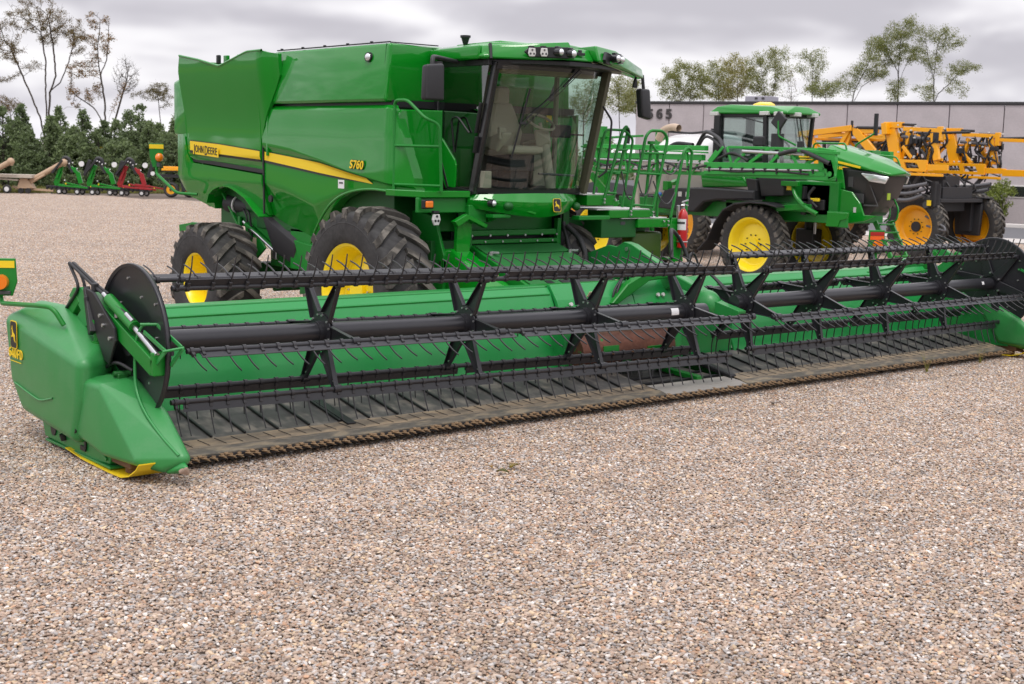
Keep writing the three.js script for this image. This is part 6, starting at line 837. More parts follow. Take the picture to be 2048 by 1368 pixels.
  part('ladder_side', [plateZ([[2.26, 1.74], [2.36, 1.74], [2.5, 1.18], [2.3, 1.18], [2.24, 1.6]], z - 0.03, z + 0.02), bx(2.3, 2.36, 0.55, 1.2, z - 0.03, z + 0.02), bx(2.3, 2.36, 0.55, 1.6, -2.72, -2.68), ...[0.6, 0.9, 1.2].map((y) => bx(2.25, 2.4, y, y + 0.03, -2.7, -2.3))], M.green, CB);
  part('fuel_tank', hull([[1.75, 1.22, -2.45], [2.2, 1.22, -2.45], [1.75, 1.52, -2.45], [2.2, 1.52, -2.45], [1.75, 1.22, -2.6], [2.2, 1.22, -2.6], [1.75, 1.52, -2.6], [2.2, 1.52, -2.6]], 0.04), std([0.05, 0.10, 0.01], 0.5), CB, 'dark olive box below the ladder');
  part('ladder_label', bx(1.42, 1.5, 1.66, 1.70, -2.349, -2.345), M.greyPlastic, CB);
}
{ // rear: axle, pipe, swath board, rear lamp on its arm
  part('rear_axle', [bar([-1.75, 0.85, -6.5], [1.0, 0.85, -6.5], 0.22, 0.24), cyl([-1.3, 0.66, -6.1], [1.0, 0.66, -6.1], 0.05), bx(-1.2, 0.9, 0.9, 1.02, -5.1, -4.95), bar([-1.2, 0.75, -5.1], [-1.2, 0.62, -3.6], 0.09, 0.1), bar([-1.55, 0.78, -5.0], [-1.0, 0.78, -3.4], 0.06, 0.18)], M.greenDeep, CB);
  part('exhaust_pipe', [cyl([-1.48, 1.74, -7.0], [-1.32, 1.68, -6.2], 0.12), cyl([-1.45, 1.73, -6.86], [-1.445, 1.73, -6.84], 0.125)], M.plastic, CB);
  part('pipe_band', cyl([-1.455, 1.728, -6.80], [-1.45, 1.726, -6.775], 0.1225, { n: 20 }), M.lampPlate, CB);
  part('rear_bracket', [bar([-1.56, 1.88, -7.02], [-1.52, 1.42, -6.62], 0.05, 0.03), bx(-1.55, -1.51, 1.3, 1.58, -6.64, -6.58), bar([-1.5, 1.5, -6.4], [-1.3, 1.1, -5.7], 0.2, 0.04), bar([-1.5, 1.55, -6.3], [-1.35, 1.15, -5.65], 0.04, 0.10)], M.greenFrame, CB);
  part('lift_strut', [cyl([-1.58, 1.52, -6.42], [-1.45, 1.18, -5.86], 0.022), box(0.05, 0.12, 0.1, -1.44, 1.12, -5.82)], M.steel, CB);
  part('side_shield', [plateX([[-6.5, 1.5], [-6.3, 1.48], [-5.95, 1.2], [-6.25, 1.0], [-6.45, 1.1]], -1.52, -1.49)], M.greenFrame, CB); part('warning_label', bx(-1.525, -1.521, 1.18, 1.32, -6.28, -6.18), std([0.6, 0.5, 0.35], 0.6), CB, 'white and orange warning sticker');
  part('belt_guard', [hull([[-1.5, 1.62, -6.0], [-1.5, 1.3, -5.2], [-1.46, 1.05, -5.3], [-1.46, 1.2, -5.8], [-1.4, 1.5, -5.2]], 0.03)], M.plastic, CB);
  part('lower_frame', [bx(-1.5, -1.42, 0.98, 1.5, -5.35, -4.5), bar([-1.46, 1.3, -5.2], [-1.4, 0.85, -4.6], 0.05, 0.05), bx(-1.3, 0.8, 0.95, 1.25, -6.2, -5.1), plateX([[-5.2, 1.35], [-4.6, 1.3], [-4.4, 1.0], [-4.7, 0.7], [-4.95, 0.9]], -1.54, -1.5)], M.greenFrame, CB);
  part('wiring', [tube([[-1.5, 1.7, -6.6], [-1.55, 1.6, -6.4], [-1.52, 1.4, -6.38], [-1.5, 1.2, -6.3]], 0.012), tube([[-1.5, 1.68, -6.5], [-1.56, 1.62, -6.3], [-1.52, 1.3, -6.28]], 0.014)], M.hose, CB);
  part('swath_board', [bar([-1.5, 1.38, -8.0], [-1.5, 1.32, -8.45], 0.02, 0.10), bar([-1.5, 1.40, -6.6], [-1.5, 1.40, -8.05], 0.05, 0.06), hull([[-1.5, 1.42, -8.05], [-1.5, 1.3, -8.05], [-1.5, 1.36, -8.2], [-1.42, 1.4, -8.05]], 0.012)], M.greenFrame, CB);
  const sg = part('warning_sign', (() => { const g = merge(plateZ([[-0.09, -0.02], [-0.05, -0.17], [0.05, -0.17], [0.09, -0.02], [0.10, 0.16], [-0.10, 0.16]], -0.01, 0.01)); g.rotateY(-0.4); g.translate(-1.95, 2.36, -8.24); return g; })(), M.greenFrame, CB, 'green marker plate with yellow band at the harvester tail');
  part('reflector_band', (() => { const g = box(0.195, 0.06, 0.008, 0, 0.12, 0.012); g.rotateY(-0.4); g.translate(-1.95, 2.36, -8.24); return g; })(), M.yellowMat, sg); part('lamp_lens', sph(-1.93, 2.33, -8.19, 0.062, { s: [1, 1, 0.8] }), M.amber, sg); part('lamp_base', cyl([-1.93, 2.20, -8.2], [-1.93, 2.26, -8.2], 0.035), M.greyPlastic, sg);
  part('lamp_arm', bent([[-1.95, 2.2, -8.24], [-1.95, 2.1, -8.24], [-1.9, 1.85, -7.72], [-1.7, 1.84, -7.5]], 0.022, 0.08), M.greenFrame, CB);
}
wheel('front_wheel', CB, -1.94, 0.94, -2.92 + 4.6, 0.94, 0.53, 0.62, 22, -1, M.rim, { lugH: 0.055, dish: 0.7 });
wheel('front_wheel', CB, 0.85, 0.95, -3.25 + 4.6, 0.95, 0.53, 0.62, 22, 1, M.rim, { lugH: 0.055 });
wheel('rear_wheel', CB, -1.93, 0.755, -6.55 + 4.6, 0.755, 0.355, 0.64, 19, -1, M.rim, { lugH: 0.045, dish: 0.4 });
wheel('rear_wheel', CB, 0.95, 0.755, -6.55 + 4.6, 0.755, 0.355, 0.6, 18, 1, M.rim, { lugH: 0.045 });
{ // fire extinguisher hanging on the ladder rail
  const E = thing('fire_extinguisher', 'red fire extinguisher strapped to the green ladder rail left of the cab', 'fire extinguisher', [2.40, 1.25, -2.22]), X = 2.40, Z = -2.22;
  part('cylinder', (() => { const g = new THREE.LatheGeometry([[0, 0], [0.062, 0], [0.066, 0.01], [0.066, 0.40], [0.055, 0.45], [0.03, 0.485], [0.025, 0.5], [0, 0.5]].map((p) => new THREE.Vector2(...p)), 24); g.translate(X, 1.36, Z); return g; })(), M.red, E);
  part('label', (() => { const g = new THREE.CylinderGeometry(0.0668, 0.0668, 0.14, 24, 1, true, 3.6, 2.6); g.translate(X, 1.66, Z); return g; })(), M.white, E); part('label_print', (() => { const g = new THREE.CylinderGeometry(0.0674, 0.0674, 0.03, 24, 1, true, 3.9, 2); g.translate(X, 1.68, Z); return g; })(), M.greyPlastic, E);
  part('valve', [cyl([X, 1.86, Z], [X, 1.93, Z], 0.02), bar([X - 0.03, 1.94, Z], [X + 0.07, 1.97, Z + 0.02], 0.015, 0.02), bar([X - 0.02, 1.92, Z], [X + 0.07, 1.90, Z + 0.02], 0.015, 0.015), cyl([X - 0.04, 1.9, Z], [X - 0.01, 1.9, Z + 0.03], 0.015)], M.steel, E);
  part('strap', [(() => { const g = new THREE.TorusGeometry(0.068, 0.008, 6, 24); g.rotateX(Math.PI / 2); g.translate(X, 1.44, Z); return g; })(), bx(X - 0.02, X + 0.02, 1.3, 1.9, Z - 0.1, Z - 0.075)], M.steel, E);
  part('arrow_label', (() => { const g = new THREE.CylinderGeometry(0.0668, 0.0668, 0.05, 10, 1, true, 4.4, 0.7); g.translate(X, 1.5, Z); return g; })(), M.white, E);
}
// ---------- green self-propelled sprayer ----------
const SP = thing('crop_sprayer', 'green self-propelled sprayer with glazed cab and folded green booms in front of the building', 'sprayer', [12.2, 0, -9.5]);
{
  const bz = SP.position, wz = (z) => z + 9.5;
  for (const [x, z, s, R] of [[11.12, -8.42, -1, 0.80], [11.12, -13.05, -1, 0.80], [13.1, -8.42, 1, 0.80], [13.1, -13.05, 1, 0.80]]) wheel(z > -10 ? 'front_wheel' : 'rear_wheel', SP, x - bz.x, 0.80, wz(z), R, 0.545, 0.40, 30, s, M.rim, { lugH: 0.035, dish: 0.35, boltMat: M.black });
  // hood
  const hw = 0.55, cx = 12.16;
  part('hood', [hull([[cx - hw, 2.66, -7.15], [cx - 0.3, 2.80, -7.2], [cx + 0.3, 2.80, -7.2], [cx + hw, 2.66, -7.15], [cx - hw, 2.5, -7.1], [cx + hw, 2.5, -7.1], [cx - hw * 0.9, 2.38, -6.15], [cx - 0.28, 2.54, -6.2], [cx + 0.28, 2.54, -6.2], [cx + hw * 0.9, 2.38, -6.15], [cx - 0.3, 2.28, -5.78], [cx + 0.3, 2.28, -5.78], [cx, 2.32, -5.68]], 0.03, 0.5)], M.greenSpray, SP);
  part('hood_stripe', [bar([cx - hw - 0.035, 2.545, -7.08], [cx - hw * 0.94 - 0.035, 2.40, -6.3], 0.012, 0.042)], M.yellowMat, SP);
  part('hood_side', [plateX([[-7.1, 2.46], [-6.72, 2.42], [-6.66, 2.2], [-6.62, 1.98], [-7.1, 2.10], [-7.9, 2.16], [-7.9, 2.28], [-7.1, 2.25]], cx - hw - 0.03, cx - hw, { b: 0.008 }), plateX([[-7.35, 2.02], [-6.66, 1.97], [-6.42, 1.93], [-6.22, 1.72], [-6.12, 1.5], [-5.8, 1.5], [-6.1, 1.38], [-6.55, 1.31], [-6.95, 1.32], [-6.99, 1.52], [-7.12, 1.72]], cx - hw - 0.06, cx - hw - 0.02, { b: 0.01 })], M.greenSpray, SP);
  part('hood_vent', [plateX([[-7.06, 2.40], [-6.88, 2.40], [-6.80, 2.12], [-7.0, 2.14]], cx - hw - 0.036, cx - hw - 0.03), plateX([[-7.05, 2.0], [-7.0, 2.0], [-6.91, 1.74], [-6.97, 1.74]], cx - hw - 0.066, cx - hw - 0.06), plateX([[-6.93, 2.0], [-6.88, 2.0], [-6.79, 1.73], [-6.85, 1.73]], cx - hw - 0.066, cx - hw - 0.06)], M.black, SP);
  part('grille', [hull([[cx - 0.48, 2.36, -6.78], [cx - 0.45, 2.0, -6.7], [cx - 0.40, 1.66, -6.42], [cx - 0.28, 1.50, -6.28], [cx + 0.28, 1.50, -6.28], [cx + 0.40, 1.66, -6.42], [cx + 0.48, 2.36, -6.78], [cx - 0.44, 2.3, -6.1], [cx + 0.44, 2.3, -6.1], [cx - 0.28, 2.24, -5.86], [cx + 0.28, 2.24, -5.86], [cx - 0.26, 1.85, -6.0], [cx + 0.26, 1.85, -6.0], [cx - 0.24, 1.56, -6.2], [cx + 0.24, 1.56, -6.2]], 0.03, 0.5)], phys([0.02, 0.02, 0.022], 0.4, { clearcoat: 0.4, clearcoatRoughness: 0.2 }), SP);
  part('grille_panel', [bx(cx - 0.49, cx - 0.46, 2.02, 2.22, -6.62, -6.5), bx(cx - 0.48, cx - 0.45, 1.72, 1.90, -6.5, -6.25), bar([cx - 0.45, 1.68, -6.25], [cx - 0.36, 1.68, -5.98], 0.03, 0.03), bar([cx - 0.44, 2.2, -6.2], [cx - 0.36, 1.7, -6.0], 0.02, 0.02)], M.greyPlastic, SP);
  part('headlamp', [hull([[cx - 0.50, 2.28, -6.28], [cx - 0.48, 2.16, -6.12], [cx - 0.35, 2.12, -5.87], [cx - 0.33, 2.22, -5.82], [cx - 0.45, 2.26, -6.05]], 0.02), hull([[cx + 0.50, 2.28, -6.28], [cx + 0.48, 2.16, -6.12], [cx + 0.35, 2.12, -5.87], [cx + 0.33, 2.22, -5.82]], 0.02)], M.lamp, SP);
  part('badge', faceF(cx - 0.18, 1.86, -5.88)([box(0.09, 0.13, 0.02, 0, 0, 0, { r: 0.006 })]), std([0.35, 0.5, 0.03], 0.4), SP, 'small green and yellow badge');
  { const t = text('4 0R', 0.055, 0.003, font, 0.002); part('model_number', faceL(cx - hw - 0.038, 2.355, -6.84)(t), M.yellowMat, SP); part('label', bx(cx - hw - 0.068, cx - hw - 0.06, 1.54, 1.64, -6.36, -6.3), M.lampPlate, SP); }
  // cab
  const x0 = 11.5, x1 = 12.5;
  part('cab_roof', [hull([[x0 - 0.02, 3.47, -10.05], [x0, 3.56, -9.9], [x0 + 0.05, 3.60, -9.6], [x0, 3.45, -8.05], [x0 + 0.05, 3.55, -8.5], [x1 + 0.02, 3.47, -10.05], [x1, 3.56, -9.9], [x1, 3.45, -8.05], [x1 - 0.05, 3.55, -8.5], [x0 + 0.3, 3.56, -8.12], [x1 - 0.3, 3.56, -8.12]], 0.03, 0.45)], M.greenSpray, SP);
  part('roof_trim', [bx(x0 + 0.02, x1 - 0.02, 3.36, 3.44, -9.98, -8.16)], M.black, SP);
  part('roof_lamp', [[x0 - 0.03, 3.44, -8.6], [x0 - 0.03, 3.44, -9.95], [x0 + 0.25, 3.42, -8.05], [x1 - 0.2, 3.42, -8.05], [x0 + 0.0, 3.43, -8.25]].map(([x, y, z]) => box(0.12, 0.08, 0.22, x, y, z)), M.lampPlate, SP);
  part('receiver_dome', hull([[11.95, 3.62, -9.3], [12.2, 3.62, -9.3], [11.95, 3.62, -9.0], [12.2, 3.62, -9.0], [12.0, 3.66, -9.2], [12.15, 3.66, -9.05]], 0.04), M.yellow, SP);
  for (const [a, b, w] of [[[x0, 2.2, -9.86], [x0, 3.4, -9.86], 0.16], [[x0, 2.2, -8.55], [x0, 3.4, -8.60], 0.09], [[x1, 2.2, -9.86], [x1, 3.4, -9.86], 0.14], [[x1, 2.2, -8.3], [x1, 3.4, -8.2], 0.07], [[x0 + 0.02, 2.2, -8.35], [x0 + 0.02, 3.4, -8.22], 0.06]]) part('cab_pillar', bar(a, b, w, w), M.black, SP);
  const gl = phys([0.80, 0.86, 0.84], 0.02, { transmission: 1, thickness: 0, ior: 1.7 });
  part('side_window', plateX([[-9.78, 2.3], [-8.62, 2.3], [-8.66, 3.36], [-9.78, 3.36]], x0 - 0.01, x0 - 0.004, { b: 0 }), gl, SP); part('door_glass', plateX([[-8.52, 2.3], [-8.36, 2.3], [-8.24, 3.36], [-8.56, 3.36]], x0 - 0.01, x0 - 0.004, { b: 0 }), gl, SP);
  part('windshield', plateZ([[x0 + 0.05, 2.3], [x1 - 0.05, 2.3], [x1 - 0.05, 3.36], [x0 + 0.05, 3.36]], -8.26, -8.254, { b: 0 }), gl, SP);
  part('rear_window', plateZ([[x0 + 0.1, 2.3], [x1 - 0.1, 2.3], [x1 - 0.1, 3.36], [x0 + 0.1, 3.36]], -9.88, -9.874, { b: 0 }), gl, SP); part('side_window', plateX([[-9.78, 2.3], [-8.3, 2.3], [-8.22, 3.36], [-9.78, 3.36]], x1, x1 + 0.006, { b: 0 }), gl, SP);
  part('cab_floor', bx(x0, x1, 2.1, 2.24, -9.9, -8.25), M.black, SP);
  part('operator_seat', [hull([[11.8, 2.5, -9.3], [12.2, 2.5, -9.3], [11.8, 2.55, -8.9], [12.2, 2.55, -8.9]], 0.06), hull([[11.8, 2.6, -9.35], [12.2, 2.6, -9.35], [11.85, 2.95, -9.45], [12.15, 2.95, -9.45]], 0.06)], M.greyPlastic, SP);
  part('steering_wheel', (() => { const g = new THREE.TorusGeometry(0.2, 0.02, 8, 24); g.rotateX(-1); g.translate(12.0, 2.85, -8.6); return [g, cyl([12.0, 2.2, -8.5], [12.0, 2.84, -8.6], 0.04)]; })(), M.cabDark, SP);
  part('wiper', [bar([12.1, 3.38, -8.22], [12.3, 2.75, -8.22], 0.02, 0.02), bar([12.0, 3.38, -8.22], [12.15, 2.85, -8.22], 0.015, 0.015), bar([x0 - 0.02, 3.36, -9.2], [x0 - 0.02, 3.24, -8.6], 0.012, 0.02)], M.black, SP);
  const mr = part('mirror', (() => { const g = new RoundedBoxGeometry(0.06, 0.30, 0.28, 2, 0.025); g.rotateX(0.65); g.translate(11.0, 3.27, -7.84); return g; })(), M.plastic, SP); part('mirror_arm', bent([[10.98, 3.27, -7.84], [10.97, 2.98, -7.82], [11.0, 2.94, -7.76], [11.2, 2.80, -7.55]], 0.02, 0.06), M.greenFrame, mr);
  part('side_tank', [cyl([11.05, 2.76, -7.9], [11.05, 3.02, -7.9], 0.13), box(0.1, 0.2, 0.26, 11.05, 2.87, -8.37, { r: 0.03 }), box(0.06, 0.14, 0.12, 11.05, 2.81, -7.33)], M.plastic, SP);
  // tank, chemical station, chassis
  part('spray_tank', (() => { const g = new THREE.CapsuleGeometry(0.62, 1.25, 10, 28); g.rotateX(Math.PI / 2); g.scale(1.15, 0.95, 1); g.translate(12.3, 2.44, -11.0); return g; })(), M.tankWhite, SP, 'white tank behind the cab');
  part('spray_tank', [cyl([11.3, 1.75, -11.3], [11.3, 2.4, -11.3], 0.22), bx(11.3, 13.2, 1.7, 2.4, -12.0, -10.0)], std([0.42, 0.38, 0.35], 0.5), SP, 'beige lower part of the tank');
  part('tank_pipe', [cyl([10.95, 1.3, -11.62], [10.95, 2.1, -11.72], 0.055)], std([0.5, 0.45, 0.38], 0.5), SP); part('tank_lid', [cyl([12.2, 3.02, -10.6], [12.2, 3.14, -10.6], 0.05), cyl([12.2, 3.12, -10.6], [12.2, 3.15, -10.6], 0.09)], M.plastic, SP);
  part('fill_elbow', tube([[12.1, 2.9, -12.2], [12.1, 3.1, -12.05], [12.12, 3.17, -11.8], [12.12, 3.15, -11.6]], 0.09), std([0.5, 0.38, 0.28], 0.6), SP, 'tan filling elbow on the tank');
  part('tank_hose', [tube([[12.1, 3.08, -11.9], [12.1, 3.05, -11.2], [12.1, 3.09, -10.6], [12.1, 3.03, -9.9]], 0.025), tube([[11.4, 2.7, -10.4], [11.3, 3.0, -10.1], [11.1, 3.05, -9.8], [10.8, 2.9, -9.2], [10.6, 2.7, -8.9], [10.55, 2.55, -8.75]], 0.04), tube([[11.4, 2.72, -10.35], [11.25, 2.95, -10.0], [10.9, 2.86, -9.4], [10.6, 2.64, -8.8], [10.6, 2.58, -8.5]], 0.03), tube([[11.3, 2.65, -11.2], [11.2, 2.8, -10.8], [11.2, 2.78, -10.3]], 0.045)], M.hose, SP);
  part('mid_cover', [hull([[11.15, 2.16, -9.95], [11.15, 2.16, -8.85], [11.15, 1.98, -8.72], [11.15, 1.93, -9.9], [11.6, 2.16, -9.95], [11.6, 2.16, -8.85], [11.6, 1.93, -9.9], [11.6, 1.98, -8.72]], 0.03)], M.greenSpray, SP, 'dark green glossy cover below the boom');
  part('battery_box', [hull([[11.15, 2.13, -8.38], [11.15, 2.13, -7.78], [11.15, 1.83, -7.78], [11.15, 1.80, -8.3], [11.5, 2.13, -8.38], [11.5, 2.13, -7.78], [11.5, 1.83, -7.78], [11.5, 1.80, -8.3]], 0.025), plateX([[-8.72, 2.12], [-8.45, 2.1], [-8.4, 1.86], [-8.64, 1.88]], 11.1, 11.3)], M.plastic, SP);
  part('chemical_station', [plateX([[-11.1, 1.42], [-10.9, 1.84], [-9.95, 1.9], [-9.5, 1.9], [-8.4, 1.88], [-8.4, 1.7], [-9.4, 1.66], [-9.75, 1.6], [-10.02, 1.38]], 11.0, 11.4, { b: 0.03 })], M.plastic, SP); part('station_plate', [[-10.42, 1.74], [-10.2, 1.74]].map(([z, y]) => box(0.02, 0.10, 0.10, 10.99, y, z)), M.lampPlate, SP); part('blue_valve', sph(10.98, 1.72, -11.0, 0.045), std([0.05, 0.2, 0.55], 0.4), SP); part('green_cap', [cyl([11.0, 1.95, -10.58], [10.96, 2.02, -10.58], 0.07), bx(11.0, 11.15, 1.8, 2.0, -10.95, -10.8)], M.greenSpray, SP);
  part('chassis', [bx(11.3, 11.5, 1.3, 1.62, -12.6, -9.2), bx(11.3, 11.6, 1.5, 1.66, -9.4, -7.2), bx(11.4, 13.0, 1.2, 1.5, -13.0, -12.0), bx(11.5, 13.0, 1.3, 2.1, -8.6, -6.7), bx(11.28, 11.34, 1.25, 1.55, -6.78, -6.3)], M.greenFrame, SP);
  part('engine_parts', [bx(11.45, 11.6, 1.55, 1.75, -7.3, -7.0), cyl([11.4, 1.5, -7.25], [11.4, 1.75, -7.25], 0.08), bx(11.4, 11.5, 1.75, 2.0, -7.5, -7.45), cyl([11.4, 1.45, -7.45], [11.4, 1.7, -7.4], 0.06), tube([[11.4, 2.0, -7.2], [11.35, 1.8, -7.3], [11.38, 1.6, -7.1]], 0.03)], M.plastic, SP); part('yellow_fitting', [bx(11.35, 11.4, 1.72, 1.78, -7.28, -7.05), bx(11.18, 11.2, 1.92, 2.0, -7.72, -7.6)], M.yellowMat, SP);
  part('engine_block', [bx(11.5, 11.7, 1.45, 2.05, -7.6, -6.9)], M.greenDeep, SP);
  part('step_rail', [tube([[11.2, 2.05, -7.6], [11.15, 1.8, -7.45], [11.15, 1.6, -7.2], [11.2, 1.48, -6.95]], 0.05, { n: 4 }), bx(11.12, 11.2, 2.0, 2.1, -7.82, -7.4), bar([11.15, 1.55, -7.9], [11.15, 1.62, -7.2], 0.06, 0.12), plateX([[-6.76, 1.53], [-6.26, 1.53], [-6.3, 1.42], [-6.45, 1.38], [-6.5, 1.26], [-6.78, 1.26]], 11.26, 11.30)], M.greenSpray, SP);
  part('fender', (() => { const pts = [[-9.75, 0.62], [-9.5, 0.85], [-9.32, 1.2], [-9.1, 1.48], [-8.8, 1.62], [-8.4, 1.67], [-8.0, 1.66], [-7.7, 1.61]]; return plateX([...pts, ...pts.slice().reverse().map(([z, y]) => [z + 0.01, y - 0.035])], 10.86, 11.34, { b: 0.008 }); })(), M.plastic, SP, 'black fender over the near front wheel');
  part('wheel_leg', [[11.5, -8.42], [12.85, -8.42], [11.5, -13.05], [12.85, -13.05]].map(([x, z]) => [cyl([x, 0.8, z], [x, 1.6, z], 0.1), box(0.34, 0.55, 0.45, x, 0.82, z, { r: 0.04 })]).flat(), M.plastic, SP); part('leg_cylinder', [[11.45, -8.15], [12.7, -8.15]].map(([x, z]) => cyl([x, 1.0, z], [x, 1.5, z], 0.03)), M.steel, SP); part('axle', [bx(11.3, 13.1, 1.25, 1.4, -8.55, -8.25), bx(11.3, 13.1, 1.25, 1.4, -13.2, -12.9)], M.greenFrame, SP);
  part('front_ladder', [bar([12.35, 1.35, -6.42], [12.35, 0.62, -5.98], 0.05, 0.1), bar([12.85, 1.35, -6.42], [12.85, 0.62, -5.98], 0.05, 0.1), ...[0, 1, 2, 3, 4].map((k) => bx(12.36, 12.84, 1.28 - k * 0.15, 1.31 - k * 0.15, -6.42 + k * 0.095, -6.28 + k * 0.095)), ...[[0, 0]].map(() => box(0.16, 0.1, 0.3, 12.6, 0.62, -5.9))], M.greenSpray, SP);
  part('ladder_rail', [...bent([[12.34, 1.8, -6.0], [12.3, 1.62, -5.86], [12.32, 1.40, -5.9], [12.4, 1.35, -6.15]], 0.018, 0.08), ...bent([[12.36, 1.62, -6.1], [12.34, 1.45, -6.08], [12.4, 1.36, -6.24]], 0.016, 0.06)], M.greenSpray, SP);
  part('row_divider', [...bent([[11.3, 1.0, -8.0], [11.2, 0.9, -7.5], [11.2, 0.75, -7.6], [11.3, 0.8, -7.9]], 0.02, 0.1), ...bent([[13.2, 1.15, -8.0], [13.2, 0.95, -7.4], [13.2, 0.9, -7.5]], 0.02, 0.1)], M.hoseGrey, SP);
  // booms folded along the side
  const boom = (x, near) => {
    const T = near ? SP : SP, d = x - 10.5, parts = [];
    part('boom_beam', [bar([x, 2.37, -9.28], [x, 2.40, -6.3], 0.10, 0.12), bar([x + 0.1, 2.74, -8.75], [x + 0.1, 2.72, -6.3], 0.08, 0.05), bar([x - 0.02, 2.22, -9.28], [x - 0.02, 2.26, -6.25], 0.06, 0.07), bar([x + 0.12, 2.2, -12.7], [x, 2.19, -6.05], 0.09, 0.08)], M.greenTruss, SP);
    part('boom_brace', [[[-9.16, 2.42], [-8.87, 2.74]], [[-8.6, 2.44], [-8.78, 2.74]], [[-8.12, 2.44], [-7.70, 2.72]], [[-6.95, 2.44], [-7.2, 2.72]], [[-6.74, 2.44], [-6.36, 2.64]], [[-8.4, 2.2], [-8.55, 2.3]], [[-8.1, 2.2], [-8.0, 2.3]], [[-9.2, 2.44], [-9.05, 2.66]], [[-7.6, 2.44], [-7.35, 2.70]], [[-8.5, 2.44], [-8.3, 2.62]], [[-7.3, 2.2], [-7.45, 2.32]], [[-6.9, 2.2], [-6.75, 2.32]], [[-8.9, 2.2], [-8.78, 2.32]]].map(([a, b]) => bar([x, a[1], a[0]], [x + 0.06, b[1], b[0]], 0.03, 0.06)), M.greenTruss, SP);
    part('boom_end', [plateX([[-6.42, 2.76], [-6.05, 2.72], [-6.0, 2.5], [-6.02, 2.2], [-6.15, 2.16], [-6.2, 2.35], [-6.4, 2.42]], x - 0.06, x + 0.02), bar([x, 2.7, -6.9], [x, 2.66, -6.0], 0.14, 0.06), cyl([x - 0.07, 2.27, -6.12], [x + 0.04, 2.27, -6.12], 0.05), bar([x - 0.05, 2.5, -6.2], [x - 0.05, 2.2, -6.08], 0.02, 0.2)], M.greenTruss, SP);
    part('boom_section', [bx(x - 0.02, x + 0.1, 2.66, 2.76, -12.95, -9.3), bx(x - 0.05, x + 0.08, 2.46, 2.58, -12.9, -9.35), bar([x, 2.70, -12.95], [x, 2.62, -9.3], 0.2, 0.03), ...[-12.6, -12.3, -12.0, -11.7, -11.4, -11.1, -10.8, -10.5, -10.2, -9.9, -9.6].map((z, i) => bar([x - 0.03, i % 2 ? 2.48 : 2.2, z], [x, i % 2 ? 2.72 : 2.5, z + 0.2], 0.03, 0.04)), ...[-12.4, -11.5, -10.6, -9.7].map((z) => bar([x - 0.05, 2.2, z], [x - 0.05, 2.72, z - 0.08], 0.04, 0.06))], M.greenTruss, SP);
    part('spray_pipe', [cyl([x + 0.05, 2.66, -8.35], [x + 0.05, 2.62, -6.85], 0.035), cyl([x - 0.04, 2.44, -12.9], [x - 0.04, 2.40, -9.4], 0.025), cyl([x, 2.25, -12.4], [x, 2.26, -9.4], 0.03), cyl([x - 0.05, 2.29, -9.2], [x - 0.05, 2.33, -6.4], 0.018)], M.steel, SP);
    part('nozzle', Array.from({ length: 22 }, (_, i) => { const z = -12.6 + i * 0.29; return [cyl([x - 0.06, 2.24 + (i % 2) * 0.03, z], [x - 0.06, 2.34, z], 0.02), box(0.04, 0.03, 0.06, x - 0.06, 2.33, z)]; }).flat(), M.black, SP);
    part('boom_hose', [tube([[x - 0.05, 2.42, -12.6], [x - 0.08, 2.3, -12.1], [x - 0.06, 2.42, -11.6], [x - 0.08, 2.3, -11.0], [x - 0.06, 2.4, -10.4], [x - 0.08, 2.28, -9.8], [x - 0.05, 2.36, -9.2]], 0.022), tube([[x + 0.02, 2.62, -7.4], [x - 0.02, 2.7, -6.9], [x - 0.08, 2.6, -6.5], [x - 0.1, 2.46, -6.1]], 0.045), tube([[x - 0.02, 2.3, -9.2], [x - 0.06, 2.26, -8.4], [x - 0.05, 2.3, -7.6], [x - 0.06, 2.25, -6.6]], 0.02), tube([[x + 0.05, 2.5, -9.0], [x + 0.02, 2.62, -8.6], [x + 0.05, 2.48, -8.2]], 0.03)], M.hose, SP);
    part('valve_fitting', [box(0.06, 0.06, 0.12, x, 2.66, -6.72), box(0.05, 0.03, 0.25, x - 0.02, 2.58, -6.75), box(0.05, 0.02, 0.3, x - 0.02, 2.53, -6.7)], M.yellowMat, SP);
  };
  boom(10.5, true);
  part('boom_beam', [bar([14.3, 2.62, -12.5], [14.3, 2.64, -7.5], 0.14, 0.2), bar([14.2, 2.3, -12.5], [14.2, 2.3, -7.4], 0.1, 0.1)], M.greenTruss, SP);
  part('boom_hose', tube([[14.1, 2.6, -8.6], [14.1, 2.52, -8.0], [14.15, 2.46, -7.3]], 0.05), M.hose, SP);
  part('boom_carrier', [bx(10.6, 14.2, 2.3, 2.5, -13.1, -12.9), bx(11.2, 11.4, 1.3, 3.1, -13.2, -13.0), bx(13.0, 13.2, 1.3, 3.1, -13.2, -13.0), bx(10.45, 10.6, 2.9, 3.15, -12.55, -12.3), bar([10.5, 2.9, -12.42], [10.5, 2.6, -12.5], 0.1, 0.1), bar([10.6, 2.1, -12.8], [10.9, 1.4, -12.2], 0.1, 0.14), bar([10.6, 2.9, -12.4], [10.6, 2.95, -11.2], 0.05, 0.05)], M.greenSpray, SP);
